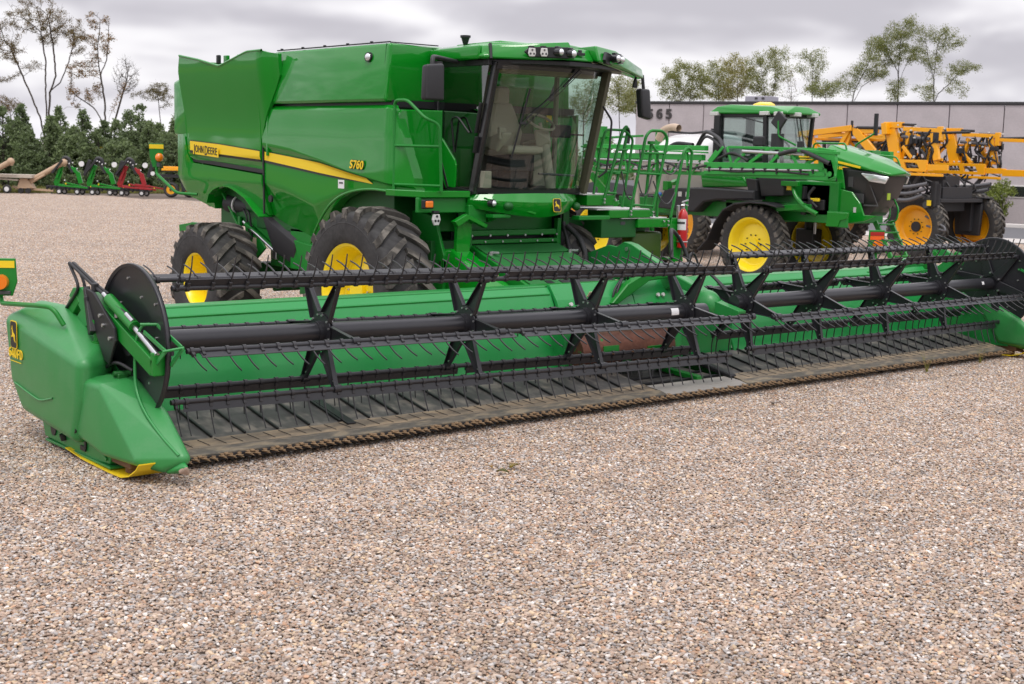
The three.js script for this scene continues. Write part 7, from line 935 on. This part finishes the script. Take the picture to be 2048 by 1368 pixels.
  part('front_rail', [...bent([[11.9, 2.72, -7.7], [11.9, 2.86, -7.65], [11.9, 2.86, -6.9], [11.9, 2.7, -6.85]], 0.018, 0.06), ...bent([[12.9, 2.6, -7.1], [12.9, 2.66, -7.0], [12.9, 2.62, -6.4], [12.9, 2.45, -6.3]], 0.018, 0.06), ...bent([[13.3, 2.6, -7.7], [13.3, 2.85, -7.7], [13.4, 3.1, -7.3], [13.4, 3.3, -7.3]], 0.02, 0.06)], M.greenSpray, SP); part('rear_view_camera', bx(13.38, 13.44, 3.05, 3.5, -7.34, -7.26), M.plastic, SP); part('step_box', bx(13.2, 13.5, 2.5, 2.75, -7.6, -7.2), M.greenSpray, SP);
}
// ---------- orange sprayers ----------
function orangeSprayer(label, x, z, lift, opt = {}) {
  const t = thing('orange_sprayer', label, 'sprayer', [x, 0, z], opt.turn ?? 0), L = (p) => [p[0], p[1] + lift, p[2]], B = (a, b, w, h) => bar(L(a), L(b), w, h), C = (a, b, r) => cyl(L(a), L(b), r);
  for (const [wx, wzz, s, st] of [[0.2, 0, -1, opt.steer ?? 0], [2.9, 0, 1, opt.steer ?? 0], [0.2, -4.4, -1, 0], [2.9, -4.4, 1, 0]]) wheel(wzz === 0 ? 'front_wheel' : 'rear_wheel', t, wx, 0.86, wzz, 0.86, 0.56, 0.42, 28, s, M.orange, { lugH: 0.04, dish: 0.35, steer: st, hubMat: M.plastic, boltMat: M.black });
  if (opt.low) { lpart('chassis', [bx(0.5, 2.6, 1.0, 1.5, -5.2, 0.8)], M.plastic, t); lpart('body_cover', hull([[0.4, 1.5, -4.5], [2.6, 1.5, -4.5], [0.5, 1.8, -3.5], [2.5, 1.8, -3.5], [0.4, 1.5, 0.5], [2.6, 1.5, 0.5]], 0.05), M.plastic, t); return t; }
  const boomSet = (dx, dz, lift) => { const t0 = t; { const L = (p) => [p[0] + dx, p[1] + lift, p[2] + dz], B = (a, b, w, h) => bar(L(a), L(b), w, h), C = (a, b, r) => cyl(L(a), L(b), r);
  lpart('boom_top_beam', [B([0, 3.24, -3.9], [0, 3.42, -2.1], 0.162, 0.156), B([0.9, 3.2, -3.9], [0.9, 3.36, -2.1], 0.135, 0.130), B([0.05, 3.36, -2.1], [0.05, 3.36, -1.3], 0.135, 0.156), B([0, 3.40, -0.45], [0, 3.36, 0.62], 0.121, 0.104), B([0.35, 3.3, -3.0], [0.35, 3.22, -1.6], 0.675, 0.052)], M.orange, t);
  lpart('boom_leg', [B([0, 3.38, -2.2], [0, 2.5, -2.75], 0.068, 0.117), B([0.05, 3.36, -2.15], [0.05, 2.5, -2.45], 0.068, 0.091), B([0, 3.2, -3.7], [0, 2.6, -3.35], 0.068, 0.117), B([0, 3.2, -3.45], [0, 2.62, -3.2], 0.068, 0.091), B([0, 2.9, -2.55], [0, 2.88, -2.3], 0.068, 0.065), B([0, 3.34, -1.98], [0.02, 2.5, -1.1], 0.108, 0.221)], M.orange, t);
  lpart('boom_mast', [B([0, 3.55, -0.95], [0, 3.25, -0.9], 0.162, 0.455), B([0, 3.4, -0.85], [0, 2.55, -0.62], 0.135, 0.312), B([0, 3.5, -1.05], [0, 3.5, -0.5], 0.162, 0.156), B([0, 3.3, -0.25], [0.1, 2.6, -0.5], 0.095, 0.130), B([0, 2.95, -0.45], [0, 2.6, -0.1], 0.081, 0.091), B([0.3, 3.2, -0.1], [0.2, 2.6, 0.25], 0.108, 0.182), B([0, 3.46, 0.64], [0, 3.1, 0.66], 0.121, 0.130), B([0, 3.3, 0.45], [0, 2.6, 0.6], 0.108, 0.169), B([0.3, 3.25, 0.4], [0.3, 2.5, 0.2], 0.135, 0.182)], M.orange, t);
  lpart('fold_cylinder', [C([0, 3.43, -1.95], [0, 3.42, -1.1], 0.045), C([0, 3.52, -0.6], [0, 3.5, -0.1], 0.035), C([0, 3.3, 1.0 - 0.35], [0, 3.32, 1.5], 0.035), B([0, 3.62, -2.12], [0, 3.2, -2.1], 0.05, 0.06)], M.plastic, t); lpart('cylinder_rod', [C([0, 3.43, -2.05], [0, 3.43, -1.9], 0.025), C([0, 3.2, -0.5], [0, 3.14, 0.35], 0.045), C([0, 3.44, 0.05], [0, 3.42, 0.6], 0.02)], M.hoseGrey, t);
  const hr = mulberry(Math.floor((x + dx) * 10)), H = []; for (let i = 0; i < 44; i++) { const z0 = -1.2 + hr() * 1.9, y0 = 2.6 + hr() * 0.85, xx = (hr() - 0.2) * 0.3; H.push(tube([L([xx, y0, z0]), L([xx - 0.05, y0 - 0.2 - hr() * 0.2, z0 + (hr() - 0.5) * 0.4]), L([xx, y0 - 0.4 - hr() * 0.2, z0 + (hr() - 0.5) * 0.5])], 0.016 + hr() * 0.02, { seg: 8, n: 5 })); }
  lpart('boom_hose', H, M.hose, t); lpart('valve_block', Array.from({ length: 14 }, () => box(0.1, 0.08 + hr() * 0.2, 0.08 + hr() * 0.16, (hr() - 0.3) * 0.3 + dx, 2.62 + hr() * 0.7 + lift, -1.0 + hr() * 1.7 + dz)), M.plastic, t); lpart('fittings', Array.from({ length: 22 }, () => box(0.05, 0.04, 0.05, -0.1 + (hr() - 0.3) * 0.2 + dx, 2.6 + hr() * 0.9 + lift, -1.1 + hr() * 1.9 + dz)), M.lampPlate, t);
  // lower rails with cut-outs
  const rail = (z0, z1, y0, y1, xx, holes) => plateX([[z0 + dz, y0 + lift], [z1 + dz, y0 + lift], [z1 + dz, y1 + lift], [z0 + dz, y1 + lift]], xx - 0.04 + dx, xx + 0.04 + dx, { holes: holes.map((h) => h.map(([a, b]) => [a + dz, b + lift])), b: 0.005 });
  lpart('boom_rail', [rail(-3.2, 0.42, 2.30, 2.60, -0.15, [[[-0.75, 2.40], [-0.35, 2.40], [-0.40, 2.53], [-0.75, 2.53]], [[-0.22, 2.38], [0.2, 2.38], [0.12, 2.52], [-0.26, 2.53]], [[-1.8, 2.38], [-1.2, 2.38], [-1.25, 2.52], [-1.85, 2.52]]]), rail(0.40, 1.02, 2.34, 2.49, -0.13, [])], M.orange, t);
  lpart('boom_lattice', [[-3.6, -3.0], [-3.0, -2.4], [-2.4, -1.8], [-1.6, -1.1], [-1.0, -0.55], [0.05, 0.5]].map(([a, b], q) => B([0.25, q % 2 ? 2.62 : 3.1, a], [0.25, q % 2 ? 3.1 : 2.62, b], 0.05, 0.07)).concat([B([0.25, 2.62, -3.8], [0.25, 2.62, 0.6], 0.07, 0.08), B([0.25, 3.12, -3.8], [0.25, 3.1, 0.6], 0.06, 0.07)]), M.orange, t);
  lpart('boom_lower_rail', [bar(L([-0.17, 2.26, -3.2]), L([-0.17, 2.22, 0.9]), 0.1, 0.07)], M.orange, t);
  lpart('rail_hose', [tube([L([-0.1, 2.47, -0.75]), L([-0.16, 2.44, -0.5]), L([-0.1, 2.48, -0.2]), L([-0.16, 2.43, 0.05]), L([-0.1, 2.46, 0.2])], 0.03), C([-0.17, 2.46, -0.9], [-0.17, 2.45, -0.3], 0.02)], M.hoseGrey, t);
  } };
  boomSet(0, 0, 0); boomSet(3.3, -0.35, -0.06);
  lpart('boom_rail', [plateX([[0.6, 2.22], [2.2, 2.22], [2.2, 2.40], [0.6, 2.40]], 3.12, 3.2), bar([3.3, 3.2, 0.3], [3.3, 3.16, 2.0], 0.09, 0.09), bar([3.3, 3.14, 1.3], [3.3, 2.5, 1.5], 0.09, 0.13), bar([3.3, 3.12, 1.9], [3.3, 2.45, 1.7], 0.07, 0.1)], M.orange, t);
  // cab, body, hoses, legs
  lpart('cab_frame', [bx(0.75, 2.35, 2.1, 2.2, -3.6, -1.6), bx(0.75, 2.35, 3.05, 3.15, -3.7, -1.4), ...[[0.78, -3.55], [2.3, -3.55], [0.78, -1.7], [2.3, -1.7]].map(([a, b]) => bar([a, 2.2, b], [a, 3.1, b - 0.08], 0.08, 0.08))], M.plastic, t);
  lpart('cab_glass', [bx(0.76, 0.77, 2.2, 3.05, -3.5, -1.75), bx(0.8, 2.3, 2.2, 3.05, -1.66, -1.65)], phys([0.30, 0.36, 0.34], 0.03, { transmission: 0.6, thickness: 0, ior: 1.7 }), t); lpart('cab_interior', [bx(1.0, 2.1, 2.2, 2.7, -3.2, -2.4)], M.cabDark, t); lpart('cab_lettering', plateX([[-1.62, 3.02], [-1.5, 3.03], [-1.46, 3.1], [-1.58, 3.09]], 0.3, 0.31), M.white, t);
  lpart('chassis', [bx(0.9, 2.2, 1.25, 1.5, -5.2, 0.1), bx(1.0, 2.1, 1.5, 2.1, -3.4, -1.4), bx(0.5, 2.6, 1.5, 2.4, -5.6, -3.6), bx(-0.05, 0.12, 1.4, 2.05, 0.5, 0.62), bx(-0.05, 0.0, 1.45, 2.0, 0.68, 0.78)], M.plastic, t);
  lpart('frame', [bx(0.6, 2.6, 1.5, 1.6, -3.5, 0.4), bx(0.8, 1.0, 1.6, 2.25, -0.9, -0.6), bx(2.2, 2.4, 1.6, 2.25, -0.9, -0.6), bx(0.9, 2.3, 1.6, 1.9, 0.0, 0.25), bx(1.1, 1.9, 1.9, 2.2, -1.6, 0.1), bx(0.6, 0.7, 2.1, 2.2, -1.5, 0.5)], M.plastic, t);
  lpart('body_hose', Array.from({ length: 18 }, (_, q) => tube([[0.2 + q * 0.16, 2.24, -0.5 + 0.5 * Math.sin(q)], [0.15 + q * 0.16, 1.9, -0.2 + 0.4 * Math.sin(q * 2)], [0.3 + q * 0.15, 1.6, -0.3 + 0.5 * Math.cos(q)]], 0.028, { seg: 10, n: 5 })), M.hose, t);
  lpart('strut', [bar([0.1, 2.2, -0.5], [0.3, 1.5, -0.9], 0.08, 0.12), bar([0.0, 2.2, 0.1], [0.2, 1.75, -0.3], 0.06, 0.12), bar([3.2, 2.2, 0.0], [3.1, 1.6, -0.5], 0.06, 0.12)], M.greyPlastic, t);
  for (const [dx, dz, e] of [[0, 0, 0], [3.3, -0.65, 0.45]]) lpart('pipe', [0, 1, 2].map((k) => tube([[dx - 0.2, 1.98 - k * 0.17, dz - 1.0 + 0.05 * k], [dx - 0.28, 1.90 - k * 0.17, dz - 0.4], [dx - 0.28, 1.90 - k * 0.17, dz + e * 0.6], [dx - 0.2, 2.0 - k * 0.15, dz + 0.5 + e - 0.06 * k]], 0.05)), M.hoseGrey, t, 'three thick grey curved hoses');
  lpart('tag', [cyl([-0.1, 1.45, 0.42], [-0.12, 1.45, 0.42], 0.09)], M.greyPlastic, t); lpart('yellow_tag', box(0.02, 0.14, 0.12, -0.12, 1.5, 0.52), M.yellowMat, t);
  lpart('wheel_leg', [[0.55, 0], [2.55, 0], [0.55, -4.4], [2.55, -4.4]].map(([a, b]) => [bx(a - 0.12, a + 0.12, 0.7, 1.6, b - 0.16, b + 0.16)]).flat(), M.plastic, t);
  lpart('crop_divider', [...bent([[0.1, 1.15, 0.3], [0.0, 0.9, 0.95], [-0.02, 0.8, 1.0], [0.1, 0.9, 0.35]], 0.028, 0.08)], M.hoseGrey, t);
  lpart('wheel_shield', [hull([[2.60, 0.62, -0.36], [2.60, 0.62, 0.32], [2.60, 1.40, -0.44], [2.60, 1.43, 0.36], [2.66, 0.62, -0.36], [2.66, 0.62, 0.32], [2.66, 1.45, -0.44], [2.66, 1.45, 0.36]], 0.03), bar([2.75, 1.62, -0.6], [2.75, 1.62, 0.5], 0.4, 0.03), bar([2.75, 1.62, -0.6], [2.75, 1.1, -0.95], 0.4, 0.03)], M.plastic, t, 'black shield before the far front wheel');
  return t;
}
orangeSprayer('orange sprayer with black hoses and folded yellow-orange booms beyond the green sprayer hood', 20.75, -11.25, 0, {});
orangeSprayer('orange sprayer glimpsed beneath the green sprayer, only an orange wheel shows', 15.1, -14.4, -0.9, { low: true });
// ---------- far implements along the left edge of the lot ----------
const TURN = -0.692, E1 = [0.7697, 0.6385];      // they stand side-on to the camera
const K4 = 0.00476;                               // metres per unit of the sketch they are drawn in
function planter(label, x, z, mat, flip, o = {}) {
  const t = thing('folded_planter', label, 'planter', [x, 0, z], TURN), p = (a, b, c = 0) => [(a - 760) * K4, (566 - b) * K4, c];
  const W = (a, dz, r = 0.15) => { const g = thingWheel(r); g.position.set((a - 760) * K4, r, dz); t.add(g); };
  lpart('frame', [bar(p(640, 445), p(920, 500), 0.08, 0.08), bar(p(600, 470, 0.5), p(900, 490, 0.5), 0.08, 0.08), bar(p(530, 465), p(640, 470), 0.1, 0.1)], mat, t);
  lpart('wing', [bar(p(545, 460), p(590, 330), 0.10, 0.26), bar(p(580, 350), p(620, 260), 0.10, 0.2), bar(p(560, 400, 0.12), p(600, 300, 0.12), 0.06, 0.1)], mat, t);
  lpart('wing', [bar(p(800, 450), p(770, 340), 0.09, 0.22), bar(p(775, 350), p(700, 285), 0.10, 0.16), bar(p(690, 290), p(770, 300), 0.06, 0.08)], o.dark ?? mat, t);
  lpart('hopper_row', [bar(p(445, 490), p(880, 505), 0.16, 0.14), bar(p(520, 350, 0.2), p(630, 215, 0.2), 0.2, 0.1), bar(p(640, 210), p(720, 340), 0.12, 0.12), bar(p(840, 370), p(895, 210), 0.14, 0.16), tube([p(610, 230), p(640, 190), p(680, 205), p(690, 250)], 0.09)], M.plastic, t);
  lpart('row_unit', Array.from({ length: 9 }, (_, i) => box(0.09, 0.16, 0.14, (460 + i * 45 - 760) * K4, (566 - 500 - (i % 2) * 8) * K4, 0.1)), M.black, t);
  lpart('fittings', [[640, 215], [665, 225], [690, 250], [725, 240], [640, 420], [770, 300]].map(([a, b]) => box(0.05, 0.06, 0.05, ...p(a, b, 0.1))), M.white, t);
  lpart('marker_wheel', [(() => { const g = new THREE.CylinderGeometry(0.13, 0.13, 0.05, 16); g.rotateX(Math.PI / 2); g.translate(...p(815, 250, 0.1)); return g; })()], M.white, t, 'white marker disc wheel');
  lpart('yellow_mark', [box(0.06, 0.08, 0.05, ...p(650, 455, 0.08)), box(0.05, 0.06, 0.05, ...p(905, 480, 0.08))], M.yellowMat, t);
  if (o.tongue) lpart('tongue', [bar(p(800, 455), p(1180, 515), 0.06, 0.07), bar(p(700, 450), p(860, 462), 0.1, 0.1)], mat, t);
  for (const a of o.wheels ?? [585, 770, 925]) { W(a, 0.15); W(a + 35, -0.15); }
  return t;
}
function thingWheel(r) { const W = new THREE.Group(); W.name = 'wheel'; lpart('tyre', [(() => { const g = new THREE.TorusGeometry(r * 0.72, r * 0.28, 8, 20); g.scale(1, 1, 1.5); return g; })()], M.rubber, W); lpart('rim', [(() => { const g = new THREE.CylinderGeometry(r * 0.52, r * 0.52, r * 0.7, 16); g.rotateX(Math.PI / 2); return g; })()], M.white, W); return W; }
const P0 = [15.51, -56.11], along = (k, back = 0) => [P0[0] + E1[0] * k - 0.634 * 0 + 0.64 * back, P0[1] + E1[1] * k - 0.77 * back];
{ const a = along(0.85, 0.3), b = along(2.45, 0.3), c = along(3.95, 0.3);
  planter('green folded planter beside the tan auger, first of the green pair', a[0], a[1], M.greenSpray, 1);
  planter('green folded planter standing beside the red planter', b[0], b[1], M.greenSpray, 1, { wheels: [770, 890] });
  planter('red folded planter with a long red tongue next to the green planters', c[0], c[1], M.redMat, 1, { tongue: true, wheels: [780], dark: M.redMat }); }
function auger(label, x, z, cut) {
  const t = thing('grain_auger', label, 'auger', [x, 0, z], TURN), k = 0.0019, p = (a, b, c = 0) => [(a - 500) * k, (1135 - b) * k, c];
  lpart('tube', [cyl(p(590, 820), p(1440, 340), 0.13, { n: 18 }), cyl(p(640, 850, 0.1), p(1000, 640, 0.1), 0.06), sph(...p(1480, 320), 0.18), bar(p(1500, 330), p(1490, 420), 0.16, 0.14)], M.tan, t);
  lpart('hopper_body', [plateZ([[380, 740], [560, 740], [720, 990], [300, 1010]].map(([a, b]) => p(a, b).slice(0, 2)), -0.25, 0.25, { b: 0.02 }), bar(p(220, 1000), p(1200, 1045), 0.14, 0.1), bar(p(150, 960), p(330, 1010), 0.1, 0.1)], M.tan, t);
  lpart('deck', [bar(p(-380, 690), p(730, 690), 0.9, 0.16), bar(p(-300, 760), p(350, 790), 0.7, 0.08)], std([0.5, 0.44, 0.37], 0.7), t);
  lpart('jack', [bar(p(1150, 1040), p(1150, 1130), 0.05, 0.05), box(0.1, 0.1, 0.1, ...p(1180, 1030))], M.greyPlastic, t);
  lpart('support_leg', [bar(p(320, 820), p(300, 900), 0.05, 0.1), bar(p(30, 720), p(50, 900), 0.08, 0.08)], M.plastic, t);
  for (const [a, r, dz] of [[400, 0.15, 0.2], [580, 0.15, 0.2], [100, 0.22, 0.5]]) { const w = thingWheel(r); if (r < 0.2) w.children[1].material = M.plastic; w.position.set((a - 500) * k, r, dz); t.add(w); }
  return t;
}
{ const a = along(-1.6, 0.2), b = along(-3.9, -0.6); auger('tan grain auger with raised tube at the left, its spout over the first green planter', a[0], a[1]); auger('tan auger cut off by the left edge, only its round spout and wheel show', b[0], b[1]); }
{ // orange cart behind the harvester's tail
  const q = along(5.55, 0.2), t = thing('orange_implement', 'orange and black implement with orange wheels just left of the harvester tail', 'implement', [q[0], 0, q[1]], TURN), p = (a, b, c = 0) => [(a - 1645) * K4, (566 - b) * K4, c];
  lpart('boom_cover', [bar(p(1550, 285), p(1900, 280), 0.7, 0.10), bar(p(1560, 262), p(1900, 262), 0.4, 0.08), bar(p(1545, 290), p(1900, 315), 0.5, 0.05)], M.orange, t);
  lpart('boom_gap', [bar(p(1560, 303), p(1900, 300), 0.72, 0.03)], M.black, t);
  lpart('frame', [bar(p(1540, 350), p(1880, 350), 0.5, 0.16), bar(p(1760, 350), p(1780, 500), 0.4, 0.3), bar(p(1420, 335), p(1560, 345), 0.08, 0.08), bar(p(1500, 390), p(1640, 385), 0.3, 0.1)], M.plastic, t);
  lpart('marker_disc', cyl(p(1445, 330, 0.05), p(1445, 330, 0.1), 0.1, { n: 16 }), M.white, t);
  for (const [a, s] of [[1640, 0.2], [1800, -0.3]]) { const W = new THREE.Group(); W.name = 'wheel'; const g = new THREE.TorusGeometry(0.29, 0.09, 10, 28); g.scale(1, 1, 1.8); lpart('tyre', [g], M.rubber, W); lpart('rim', [(() => { const c = new THREE.CylinderGeometry(0.25, 0.25, 0.2, 24); c.rotateX(Math.PI / 2); return c; })()], M.orange, W); lpart('hub', [cyl([0, 0, 0.08], [0, 0, 0.16], 0.06)], M.plastic, W); W.position.set((a - 1645) * K4, 0.37, s); t.add(W); }
}
// ---------- small things on the gravel ----------
{
  const rnd = mulberry(71), lf = (name, label, x, z, s, col, turn) => {
    const P = []; const N = 7; for (let i = 0; i < N; i++) { const u0 = i / N, u1 = (i + 1) / N, w0 = Math.sin(u0 * Math.PI) * 0.42 * (i % 2 ? 1 : 0.8), w1 = Math.sin(u1 * Math.PI) * 0.42 * (i % 2 ? 0.8 : 1), y0 = 0.14 * Math.sin(u0 * 3), y1 = 0.14 * Math.sin(u1 * 3); for (const sd of [-1, 1]) { P.push(u0 - 0.5, y0, 0, u1 - 0.5, y1, 0, u1 - 0.5, y1 + 0.08, w1 * sd, u0 - 0.5, y0, 0, u1 - 0.5, y1 + 0.08, w1 * sd, u0 - 0.5, y0 + 0.14, w0 * sd); } }
    const g = new THREE.BufferGeometry(); g.setAttribute('position', new THREE.Float32BufferAttribute(P, 3)); g.computeVertexNormals(); g.scale(s, s, s); g.rotateY(turn);
    const m = solo(name, g, leafMat(...col, 0.25), label, 'leaf', null); m.position.set(x, 0.02, z); return m;
  };
  lf('dry_leaf', 'largest curled olive leaf lying on the open gravel in the middle', -3.62, 1.72, 0.13, [0.20, 0.15, 0.02], 0.3); lf('dry_leaf', 'brown leaf left of the largest olive leaf on the gravel', -3.78, 1.62, 0.07, [0.26, 0.15, 0.03], 1.2); lf('dry_leaf', 'dark green leaf nearest the camera of the three on the gravel', -3.82, 1.82, 0.1, [0.10, 0.10, 0.02], 2.2); lf('dry_leaf', 'small dark leaf alone on the gravel right of the middle', 0.45, 0.98, 0.09, [0.06, 0.045, 0.03], 0.8);
  const weed = (label, x, z, h, n) => { const P = []; for (let i = 0; i < n; i++) { const a = rnd() * 6.28, r = 0.02 * rnd(), lean = 0.25 + rnd() * 0.5, hh = h * (0.5 + 0.5 * rnd()); const c = Math.cos(a), s = Math.sin(a); P.push(c * r - s * 0.004, 0, s * r + c * 0.004, c * r + s * 0.004, 0, s * r - c * 0.004, c * (r + lean * hh * 0.3) , hh * 0.6, s * (r + lean * hh * 0.3), c * (r + lean * hh * 0.3) - s * 0.004, hh * 0.6, s * (r + lean * hh * 0.3), c * (r + lean * hh * 0.3) + s * 0.004, hh * 0.6, s * (r + lean * hh * 0.3), c * (r + lean * hh * 0.8), hh, s * (r + lean * hh * 0.8)); } const g = new THREE.BufferGeometry(); g.setAttribute('position', new THREE.Float32BufferAttribute(P, 3)); g.computeVertexNormals(); const m = solo('weed', g, leafMat(0.28, 0.26, 0.05), label, 'weed'); m.position.set(x, 0, z); return m; };
  weed('yellow-green weed in the gravel before the platform, nearer of two', 3.9, 0.5, 0.28, 14); weed('yellow-green weed in the gravel before the platform, farther right of two', 5.2, 0.42, 0.26, 12);
  const tuft = weed('green tuft of grass caught on the platform back sheet', -3.4, -0.6, 0.12, 16); tuft.position.y = 0.3; tuft.material = leafMat(0.1, 0.25, 0.04);
}
renderer.render(scene, camera);
